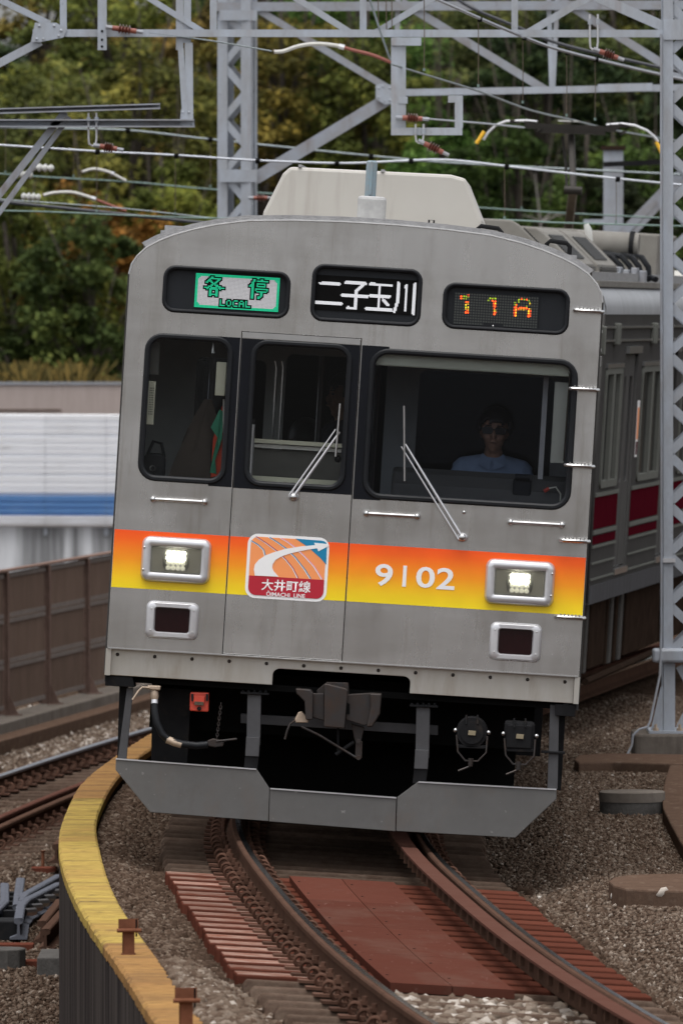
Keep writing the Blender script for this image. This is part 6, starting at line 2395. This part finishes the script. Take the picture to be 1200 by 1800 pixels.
for x in (172 + 8,):
    for y in (55, 70, 82):
        MB().ell(W(x, y, YN) + Vector((0, -.038, 0)), (.010, .006, .010), 8, 6).build('rivet', M['under'], np_, True)
# square bracket hung from the near portal
brk = empty('drop_bracket', tuple(W(700, 70, YN - .05)), 'square light grey steel bracket hanging from the nearer portal', 'bracket')
members(brk, YN - .05, [(700, 66, 700, 237, 26)], M['galv'], 'bracket_post')
members(brk, YN - .05, [(688, 73, 740, 73, 14), (687, 231, 812, 231, 13), (806, 168, 806, 225, 14), (787, 174, 812, 174, 12), (700, 176, 716, 176, 12)], M['galv'], 'bracket_arm', -.022)

fpo = empty('portal_beam', tuple(W(900, 158, YFAR)), 'farther steel portal truss with knee brace reaching the left mast', 'portal')
members(fpo, YFAR, [(690, 163, 1300, 152, 12)], M['galv'], 'lower_chord')
members(fpo, YFAR, [(380, 12, 1300, 8, 16)], M['galv_d'], 'upper_chord')
members(fpo, YFAR, [(455, 18, 682, 155, 12), (448, 314, 684, 172, 22), (705, 3, 958, 158, 14), (985, 0, 1240, 160, 14)], M['galv_d'], 'diagonal', .02)
members(fpo, YFAR, [(963, -20, 969, 160, 8), (980, -20, 971, 160, 8), (700, -20, 695, 160, 9)], M['galv'], 'vertical', .05)
gus(fpo, YFAR, [(660, 150), (672, 146), (690, 150), (690, 182), (676, 184), (660, 174)], M['galv'])
MB().bar(W(1050, 155, YFAR) + Vector((0, -.03, 0)), W(1146, 153, YFAR) + Vector((0, -.03, 0)), .012, 14 / sFr).build('splice_plate', M['galv'], fpo)

# distant post behind the pantograph, with raking braces
Yd = 104.0
sd_ = FPX / Yd
fpst = empty('steel_post', tuple(W(1077, 430, Yd)), 'pale square steel post with dark cap behind the pantograph', 'post')
a, b = W(1077, 700, Yd), W(1077, 264, Yd)
MB().bar(a, b, 34 / sd_, 34 / sd_, up=(0, 1, 0)).build('post_shaft', M['galv'], fpst)
MB().bar(W(1055, 260, Yd), W(1098, 260, Yd), .3, 7 / sd_).build('post_cap', M['under_brown'], fpst)
MB().bar(W(1060, 289, Yd - .3), W(1240, 282, Yd - .3), .05, 9 / sd_).build('cross_arm', M['under'], fpst)
members(fpst, Yd, [(1072, 432, 1215, 285, 16), (1096, 428, 1225, 290, 9)], M['galv_d'], 'brace', -.25)
MB().bar(W(1025, 389, Yd - .3), W(1060, 389, Yd - .3), .05, 7 / sd_).build('side_arm', M['galv'], fpst)


# ------------------------------------------------------------------ wires
def catmull(pts, n=8):
    P = [pts[0]] + pts + [pts[-1]]
    out = []
    for i in range(1, len(P) - 2):
        for k in range(n):
            t = k / n
            a, b, c, d = P[i - 1], P[i], P[i + 1], P[i + 2]
            out.append(.5 * ((2 * b) + (c - a) * t + (2 * a - 5 * b + 4 * c - d) * t * t + (3 * b - a - 3 * c + d) * t ** 3))
    out.append(pts[-1])
    return out


def wire(name, px, rpx, material, label, cat='wire', drops=None, clamps=None):
    pts = catmull([W(*p) for p in px], 6)
    o = MB().tube(pts, [rpx * p.y / FPX for p in pts], 6).build(name, material, None, True)
    tag(o, label, cat, 'overhead wires')
    for d in (drops or []):
        x, y0, y1, Y = d
        MB().tube([W(x, y0, Y), W(x + .5, (y0 + y1) / 2, Y), W(x, y1, Y)], .0035, 5).build('dropper', M['panto_brown'], o, True)
        MB().tube([W(x, y1 - 5, Y), W(x, y1, Y)], .010, 6).build('dropper_clip', M['wire_green'], o, True)
    for c in (clamps or []):
        x, y, Y = c
        MB().tube([W(x - 4, y, Y), W(x + 4, y + .5, Y)], .020 * Y / 70, 8).build('wire_clamp', M['dark'], o, True)
    return o


Yw = 82.0
wire('messenger_wire', [(-80, 250, Yw), (0, 255, Yw), (170, 266, Yw), (310, 273, Yw), (450, 282, Yw), (600, 287, Yw), (700, 283, Yw), (785, 281, Yw), (890, 292, Yw), (1085, 314, Yw), (1300, 335, Yw)], 1.9, M['wire_silver'],
     'bright messenger wire sagging across behind the masts at mid height',
     drops=[(170, 268, 373, Yw), (308, 275, 378, Yw), (886, 295, 385, Yw), (1082, 316, 392, Yw)], clamps=[(85, 262, Yw), (172, 267, Yw), (310, 274, Yw), (453, 283, Yw), (592, 287, Yw), (722, 283, Yw), (890, 293, Yw), (1085, 315, Yw)])
Yv = 95.0
wire('messenger_wire', [(-80, 222, Yv), (100, 226, Yv), (225, 229, Yv), (370, 245, Yv), (600, 269, Yv), (760, 284, Yv), (915, 293, Yv), (1300, 312, Yv)], 1.9, M['wire'],
     'dull messenger wire just above the bright one, farther back', drops=[(130, 227, 312, Yv), (370, 246, 330, Yv), (916, 294, 368, Yv), (10, 224, 305, Yv)], clamps=[(225, 229, Yv), (370, 245, Yv), (652, 275, Yv)])
wire('contact_wire', [(-60, 300, Yv), (60, 310, Yv), (230, 320, Yv), (400, 335, Yv), (840, 365, Yv), (1000, 375, Yv), (1300, 390, Yv)], 1.5, M['wire_green'], 'thin greenish contact wire hung under the dull messenger wire')
wire('contact_wire', [(-60, 369, Yw), (100, 373, Yw), (390, 384, Yw), (850, 386, Yw), (1000, 392, Yw), (1300, 400, Yw)], 1.5, M['wire_green'], 'thin greenish contact wire hung under the bright messenger wire')
wire('feeder_cable', [(-80, 345, 85), (0, 354, 85), (180, 373, 85), (370, 393, 85), (700, 425, 85)], 3.2, M['wire_dark'], 'thick black cable sloping down to the left end of the train roof', 'cable')
wire('thin_wire', [(-80, 345, 84), (200, 365, 84), (400, 386, 84), (600, 400, 84)], 1.2, M['wire'], 'thin grey wire just above the thick black cable')
wire('messenger_wire', [(690, -38, 62), (770, 0, 64.5), (920, 65, 70), (1000, 92, 74), (1165, 132, 84), (1300, 160, 92)], 3.2, M['wire_silver'], 'thick silver messenger wire slanting down across the upper right corner',
     drops=[(745, -10, 125, 63.8), (840, 33, 153, 67), (918, 66, 182, 70), (995, 93, 205, 74), (1045, 104, 212, 76.5), (1160, 133, 246, 84)], clamps=[(843, 34, 67), (921, 66, 70), (997, 92, 74), (1047, 104, 76.5), (1163, 132, 84)])
wire('feeder_cable', [(780, -20, 80), (825, 12, 80), (910, 48, 80), (980, 76, 80), (1100, 105, 80), (1300, 150, 80)], 3.0, M['wire_dark'], 'thick black cable slanting beside the silver messenger wire, upper right', 'cable')
wire('contact_wire', [(688, 113, 69), (740, 129, 71), (840, 160, 75), (930, 193, 80), (1010, 212, 84.6), (1100, 233, 90), (1300, 265, 100)], 2.0, M['wire'], 'main contact wire running down onto the pantograph head')
wire('pull_off_wire', [(262, 58, YN), (360, 70, YN), (478, 90, YN)], 1.4, M['wire'], 'thin pull off wire from the brown insulator to the curved white rod')
wire('pull_off_wire', [(752, 209, YN), (850, 217, 76), (920, 224, 82)], 1.8, M['wire_silver'], 'short braided wire from the square bracket towards the pantograph')
wire('twisted_stay', [(640, -30, YN), (655, 15, YN), (668, 55, YN), (682, 95, YN), (690, 113, YN)], 2.2, M['wire'], 'twisted stay wire hanging steeply near the top centre')
for i, (x, y0, y1) in enumerate(((664, -30, 60), (678, -30, 55), (688, -10, 95))):
    o = MB().tube([W(x, y0, YN), W(x + 1, y1, YN)], .004, 5).build('hanger_wire', M['panto_brown'], None, True)
    tag(o, 'thin rusty hanger wire, %s of three beside the twisted stay' % ('leftmost', 'middle', 'rightmost')[i], 'wire', 'hanger wires')


# ------------------------------------------------------------------ insulators and registration rods
def insulator(a, b, Y, label, discs=4, r=.042, ends=True):
    a, b = W(*a, Y), W(*b, Y)
    d = (b - a)
    L = d.length
    d.normalize()
    e = empty('insulator', tuple(a), label, 'insulator', 'brown porcelain insulators')
    MB().tube([a, b], .020, 10).build('core_rod', M['redins'], e, True)
    for k in range(discs):
        c = a + d * (L * (.30 + .40 * k / max(1, discs - 1)))
        MB().tube([c - d * .008, c - d * .002, c + d * .010], [.018, r, .022], 14).build('shed', M['brownins'], e, True)
    if ends:
        MB().tube([a - d * .05, a], .017, 8).build('end_cap', M['galv_d'], e, True)
        MB().tube([b, b + d * .05], .015, 8).build('end_cap', M['galv_d'], e, True)
    return e


insulator((198, 49), (240, 55), YN - .06, 'brown ribbed insulator on the hanger plate at top left')
insulator((707, 207), (742, 209), YN - .08, 'brown ribbed insulator inside the square hanging bracket')
insulator((745, 252), (778, 268), YN - .08, 'brown ribbed insulator hung by a hook below the square bracket')
insulator((1053, 90), (1085, 102), YN - .05, 'brown ribbed insulator hung by a hook from the portal near the right mast')
insulator((176, 257), (206, 262), YN - .05, 'brown ribbed insulator hung below the outrigger beams at left')
insulator((446, 348), (470, 348), YFAR - .2, 'short brown insulator clamped to the left mast above the roof', 3)


def hook(x, y0, y1, Y, label):
    e = empty('suspension_hook', tuple(W(x, y1, Y)), label, 'hook', 'suspension hooks')
    for dx in (-7, 7):
        MB().tube([W(x + dx, y0, Y), W(x + dx, y1 - 14, Y), W(x + dx * .85, y1 - 4, Y), W(x, y1, Y)], .008, 6).build('hook_leg', M['alu'], e, True)
        MB().tube([W(x + dx, y0 + 8, Y), W(x + dx, y0 + 18, Y)], .016, 8).build('hook_nut', M['galv'], e, True)
    return e


hook(737, 218, 252, YN - .08, 'U shaped hook under the square hanging bracket')
hook(1043, 25, 88, YN - .02, 'U shaped hook through the portal chord near the right mast')
hook(163, 198, 257, YN, 'U shaped hook through the outrigger beams at left')


def rod(px, Y, label, rp=3.0, mats=('whiterod', 'redins')):
    pts = catmull([W(x, y, Y) for x, y in px], 6)
    n = len(pts)
    k = int(n * .62)
    e = empty('registration_arm', tuple(pts[0]), label, 'registration arm', 'registration arms')
    MB().tube(pts[:k + 1], rp * Y / FPX, 8).build('curved_rod', M[mats[0]], e, True)
    MB().tube(pts[k:], rp * Y / FPX * .9, 8).build('insulated_rod', M[mats[1]], e, True)
    MB().tube(pts[k - 1:k + 2], rp * 1.4 * Y / FPX, 8).build('coupling', M['alu'], e, True)
    MB().tube(pts[:2], rp * 1.5 * Y / FPX, 8).build('end_fitting', M['panto_brown'], e, True)
    return e


rod([(480, 91), (498, 90), (525, 81), (556, 77), (590, 80), (620, 88), (655, 97), (692, 112)], YN, 'long curved white and red brown rod near the top centre', 3.6)
rod([(143, 303), (165, 297), (190, 302), (205, 309), (222, 318)], 95, 'short curved white rod over the trees at left', 2.6, ('whiterod', 'whiterod'))
rod([(75, 344), (95, 339), (125, 338), (150, 344), (172, 352), (195, 361), (222, 371)], 90, 'curved white rod with red brown end below the short one at left', 2.8)
for i, (x0, x1, y) in enumerate(((28, 58, 306), (55, 95, 294), (38, 72, 345))):
    a, b = W(x0, y, 92), W(x1, y + 2, 92)
    mb = MB()
    pr = []
    for k in range(9):
        pr.append(a.lerp(b, k / 8))
    o = mb.tube(pr, [.02, .04, .022, .045, .022, .045, .022, .04, .02], 10).build('strain_insulator', M['porcelain'], None, True)
    tag(o, 'white porcelain strain insulator at left edge, %s of three' % ('middle', 'topmost', 'lowest')[i], 'insulator', 'white strain insulators')

# ================================================================== HILL AND TREES
mb = MB()
hx = np.linspace(-70, 110, 40)
hy = np.linspace(172, 420, 36)
vs = [(x, y, -2.2 + max(0, (y - 174)) * .055 + .8 * math.sin(x * .21 + y * .05)) for y in hy for x in hx]
fs = [(j * 40 + i, j * 40 + i + 1, (j + 1) * 40 + i + 1, (j + 1) * 40 + i) for j in range(35) for i in range(39)]
mb.add(vs, fs)
tag(mb.build('hill', mat('leaf_litter', (.05, .042, .025), .95, 0, .3, 2), None, True), kind='structure')


def hillz(x, y):
    return -2.2 + max(0, (y - 174)) * .055 + .8 * math.sin(x * .21 + y * .05)


M['leaf'] = attr_mat('leaves', [(0, (.16, .19, .17)), (.35, (.50, .55, .48)), (.7, (1.05, 1.05, .9)), (1, (1.75, 1.55, 1.15))], .75, translucent=.25, objcol=True, spec=.1)


def crown_mesh(name, seed, rx, rz, nclump, nleaf, leaf, drop=.3):
    r = np.random.default_rng(seed)
    C, S = [], []
    tries = 0
    while len(C) < nclump and tries < 5000:
        tries += 1
        d = r.normal(size=3)
        d /= np.linalg.norm(d)
        rad = r.uniform(.45, 1.0) ** .6
        p = d * np.array([rx, rx, rz]) * rad
        if d[2] < -.75:
            continue
        if C and min(np.linalg.norm((np.array(C) - p), axis=1)) < .28 * rx:
            continue
        C.append(p)
        S.append(r.uniform(.24, .44) * rx)
    C = np.array(C)
    S = np.array(S)
    ci = r.integers(0, len(C), nleaf)
    d = r.normal(size=(nleaf, 3))
    d /= np.linalg.norm(d, axis=1)[:, None]
    rad = r.uniform(.35, 1, nleaf) ** .5
    # sub-tufts give a broken outline
    tuft = r.normal(size=(len(C), 9, 3))
    tuft /= np.linalg.norm(tuft, axis=2)[:, :, None]
    tk = tuft[ci, r.integers(0, 9, nleaf)]
    off = d * .42 + tk * .72
    P = C[ci] + off * (S[ci] * rad)[:, None] * np.array([1, 1, .62])
    n = d * .5 + np.array([0, -.25, .8]) + r.normal(size=(nleaf, 3)) * .45
    n /= np.linalg.norm(n, axis=1)[:, None]
    t = np.cross(n, r.normal(size=(nleaf, 3)))
    t /= np.linalg.norm(t, axis=1)[:, None]
    b = np.cross(n, t)
    L = leaf * r.uniform(.6, 1.3, nleaf)[:, None]
    V = np.stack([P - t * L, P - b * L * .5 + n * L * .12, P + t * L, P + b * L * .5 + n * L * .12], 1).reshape(-1, 3)
    Fc = np.arange(4 * nleaf).reshape(-1, 4)
    ct = r.uniform(.15, .75, len(C))
    tint = np.clip(ct[ci] + r.normal(size=nleaf) * .16, 0, 1)
    me = np_mesh(name, V, Fc, tint)
    me.materials.append(M['leaf'])
    return me, C


def trunk_mesh(name, seed, C, rz, h, bark):
    r = random.Random(seed)
    mb = MB()
    top = Vector((r.uniform(-.3, .3), r.uniform(-.3, .3), h + rz * .5))
    pts = []
    for i in range(8):
        t = i / 7
        pts.append(Vector((top.x * t + .12 * math.sin(t * 7 + seed), top.y * t, top.z * t)))
    mb.tube(pts, [.20 * (1 - .75 * i / 7) * (1.35 if i == 0 else 1) for i in range(8)], 9)
    for c in C[::2]:
        c = Vector(c) + Vector((0, 0, h))
        t = max(.25, min(.95, (c.z - .5) / top.z * .75))
        a = pts[int(t * 7)]
        m = a.lerp(c, .5) + Vector((r.uniform(-.2, .2), r.uniform(-.2, .2), -.15))
        mb.tube([a, m, c], [.075, .045, .015], 6)
    me = mb.mesh(name)
    me.materials.append(bark)
    me.polygons.foreach_set('use_smooth', [True] * len(me.polygons))
    return me


protos = []
for i in range(5):
    rx, rz = (2.6, 2.2, 2.9, 2.3, 2.0)[i], (2.7, 2.9, 2.5, 3.4, 2.2)[i]
    cm_, C_ = crown_mesh('crown', 20 + i, rx, rz, (44, 38, 48, 42, 32)[i], 12500, .10)
    h_ = (4.2, 4.0, 4.4, 5.0, 3.6)[i]
    tm_ = trunk_mesh('trunk', i, C_, rz, h_, M['bark'])
    protos.append((cm_, tm_, h_, rz))

OLIVE, GOLD, ORANGE, DEEP, FRESH, MID = (.150, .165, .042), (.205, .165, .046), (.29, .150, .044), (.046, .068, .032), (.13, .22, .058), (.095, .120, .040)
ORD = ['first', 'second', 'third', 'fourth', 'fifth', 'sixth', 'seventh', 'eighth', 'ninth', 'tenth', 'eleventh', 'twelfth']
# (photo x of the crown centre, photo y of the crown centre, depth, proto, scale, colour, words)
TREES = [
    (30, 510, 186, 0, .85, OLIVE, 'olive green tree low at the left edge above the brown grey wall'),
    (165, 470, 190, 4, .75, ORANGE, 'orange leaved tree beside the left edge of the train front'),
    (150, 575, 184, 1, .70, MID, 'dark green tree just above the wall, left of the train front'),
    (70, 330, 200, 2, .95, OLIVE, 'broad olive tree behind the left outrigger beams'),
    (250, 300, 198, 1, .85, GOLD, 'golden brown tree left of the slim lattice mast'),
    (215, 150, 215, 0, 1.0, OLIVE, 'tall olive tree in the upper left behind the hanger'),
    (60, 120, 222, 3, 1.0, GOLD, 'tall yellowish tree at the upper left corner'),
    (300, 420, 192, 4, .70, OLIVE, 'small olive tree between the slim mast and the train corner'),
    (390, 200, 210, 3, .85, GOLD, 'golden tree directly behind the slim lattice mast'),
    (505, 190, 205, 0, .80, GOLD, 'golden orange tree right of the slim lattice mast'),
    (570, 120, 212, 2, .85, FRESH, 'fresh green tree near top centre behind the curved rod'),
    (450, 30, 240, 1, 1.0, DEEP, 'dark green tree behind the slim mast at the top edge'),
    (640, 240, 204, 1, .75, OLIVE, 'olive tree behind the knee brace over the air conditioner'),
    (790, 330, 194, 4, .70, FRESH, 'bright green bush like tree right behind the air conditioner'),
    (740, 90, 226, 0, 1.0, MID, 'green tree right of the square hanging bracket'),
    (860, 170, 218, 2, 1.0, MID, 'broad green tree behind the pantograph head'),
    (960, 260, 208, 3, .85, DEEP, 'dark green tree behind the pantograph arm'),
    (1040, 90, 232, 1, 1.05, OLIVE, 'olive green tree in the upper right behind the portal'),
    (1130, 220, 212, 0, .90, MID, 'green tree just left of the right lattice mast'),
    (1010, 390, 196, 4, .80, DEEP, 'low dark tree above the roof machinery'),
    (1150, 390, 198, 2, .70, MID, 'low green tree between steel post and right mast'),
    (900, 380, 192, 1, .62, MID, 'low dark green tree beside the pale dead one'),
]
for (x, y, Y, pi, sc, col_, lab) in TREES:
    cm_, tm_, h_, rz = protos[pi]
    c = W(x, y, Y)
    zb = hillz(c.x, Y)
    e = empty('tree', (c.x, Y, zb), lab, 'tree', 'trees on the wooded hillside', world=False)
    rot = random.uniform(0, 6.28)
    need = c.z - zb
    k_ = sc
    cr = bpy.data.objects.new('crown', cm_)
    COL.objects.link(cr)
    cr.parent = e
    cr.location = (0, 0, need)
    cr.rotation_euler = (0, 0, rot)
    cr.scale = (k_, k_, k_)
    cr.color = (*[q * random.uniform(.88, 1.12) for q in col_], 1)
    tk = bpy.data.objects.new('trunk', tm_)
    COL.objects.link(tk)
    tk.parent = e
    tk.rotation_euler = (0, 0, rot)
    tk.scale = (k_, k_, need / h_)

# woodland mass behind and beside the trees one can tell apart
r = np.random.default_rng(99)
Vs, Fs, Ts = ([], []), ([], []), ([], [])
off = [0, 0]
base = [np.array([v.co[:] for v in protos[i][0].vertices]) for i in (0, 2)]
bt = []
for i in (0, 2):
    a = np.zeros(len(protos[i][0].polygons), np.float32)
    protos[i][0].attributes['tint'].data.foreach_get('value', a)
    bt.append(a)
spots = []
for k in range(30):
    x_ = r.uniform(-12, 12)
    spots.append((x_, r.uniform(240, 285), r.uniform(5.5, 11.5 if x_ > -2 else 9.0)))
for k in range(10):
    spots.append((-9 + 2.0 * k, 255 + r.uniform(-6, 6), r.uniform(1, 4)))
for k in range(30):
    for tier in range(3):
        spots.append((10 + 3.2 * k + r.uniform(-1, 1), 205 + r.uniform(-8, 8), 1.2 + 3.8 * tier + r.uniform(-.8, .8)))  # unseen trees right of the view, added to darken the car side's reflection
for k in range(20):
    spots.append((-8.5 + .55 * k, 176 + r.uniform(-1, 4), r.uniform(-1.9, -.8)))
for k in range(8):
    spots.append((r.uniform(-30, -9), r.uniform(200, 260), r.uniform(1.5, 9)))
for (x, y, z) in spots:
    b_ = r.integers(0, 2)
    # every other leaf is enough at this distance
    st_ = 1 if y < 182 else (3 if x < 16 else 9)
    q = base[b_].reshape(-1, 4, 3)[::st_]
    s_ = r.uniform(1.0, 1.35)
    a = r.uniform(0, 6.28)
    ca, sa = math.cos(a), math.sin(a)
    p = q * s_ * np.array([1, 1, .95])
    cen = p.mean(1, keepdims=True)
    p = cen + (p - cen) * (.62 if y < 182 else (1.7 if x < 16 else 3.2))
    p = np.stack([p[..., 0] * ca - p[..., 1] * sa + x, p[..., 0] * sa + p[..., 1] * ca + y, p[..., 2] + z], -1)
    n = len(p)
    grp = 1 if y < 182 else 0
    Vs[grp].append(p.reshape(-1, 3))
    Fs[grp].append(np.arange(4 * n).reshape(-1, 4) + off[grp])
    off[grp] += 4 * n
    Ts[grp].append(np.clip(bt[b_][::st_] * .8 + r.uniform(-.1, .15), 0, 1))
me = np_mesh('undergrowth', np.concatenate(Vs[1]), np.concatenate(Fs[1]), np.concatenate(Ts[1]))
o = link('undergrowth', me, M['leaf'])
o.color = (.080, .098, .028, 1)
tag(o, 'olive undergrowth along the foot of the hillside above the brown grey wall', 'undergrowth', None, 'stuff')
me = np_mesh('woodland', np.concatenate(Vs[0]), np.concatenate(Fs[0]), np.concatenate(Ts[0]))
o = link('woodland', me, M['leaf'])
o.color = (.046, .066, .030, 1)
tag(o, 'dark wooded hillside filling the gaps behind the nearer trees', 'woodland', None, 'stuff')

# pale dead tree right of the air conditioner
b0 = W(960, 450, 188)
dt = empty('dead_tree', (b0.x, 188, hillz(b0.x, 188)), 'pale bare dead tree behind the pantograph arm, right of the bright bush', 'tree')
rd = random.Random(5)
mb = MB()
tp = W(945, 305, 188)
bs = Vector((b0.x, 188, hillz(b0.x, 188)))
trunk_pts = [bs.lerp(tp, i / 8) + Vector((.08 * math.sin(i * 1.3), 0, 0)) for i in range(9)]
mb.tube(trunk_pts, [.07 - .0075 * i for i in range(9)], 7)
mb.build('trunk', M['bark_pale'], dt, True)
for i in range(16):
    a = trunk_pts[3 + i % 5]
    s_ = -1 if i % 2 else 1
    l_ = rd.uniform(.35, .9)
    p1 = a + Vector((s_ * l_ * .5, rd.uniform(-.2, .2), rd.uniform(-.05, .25)))
    p2 = p1 + Vector((s_ * l_ * .5, rd.uniform(-.2, .2), rd.uniform(-.25, .15)))
    MB().tube([a, p1, p2], [.02, .012, .004], 5).build('branch', M['bark_pale'], dt, True)

# dry weeds along the wall top
r = np.random.default_rng(4)
n = 7000
X = r.uniform(-7.2, -3.2, n)
Y = YP + r.uniform(.6, 2.4, n)
cl = np.zeros(n)
for k in range(26):
    c0, wd_, am = r.uniform(-7.2, -3.2), r.uniform(.05, .22), r.uniform(.1, .5)
    if c0 > -4.6:
        am *= .5
    cl = np.maximum(cl, am * np.exp(-((X - c0) / wd_) ** 2))
base_z = zF(700, YP)
hh = .22 + cl * r.uniform(.3, 1.1, n)
dx = r.normal(0, .35, n) * hh
w_ = .008 + r.random(n) * .016
Z0 = np.full(n, base_z)
xm = X + dx * .35
V = np.stack([np.stack([X - w_, Y, Z0], 1), np.stack([X + w_, Y, Z0], 1), np.stack([X + dx + w_, Y, Z0 + hh], 1), np.stack([X + dx - w_ * .2, Y, Z0 + hh * r.uniform(.8, 1, n)], 1)], 1).reshape(-1, 3)
me = np_mesh('dry_weeds', V, np.arange(4 * n).reshape(-1, 4), r.uniform(.1, 1, n))
o = link('dry_weeds', me, M['leaf'])
o.color = (.15, .115, .045, 1)
tag(o, 'dry yellowish weeds growing along the top of the brown grey wall', 'weeds', None, 'stuff')

# clean helper flags
for o in bpy.data.objects:
    if '_world' in o:
        del o['_world']
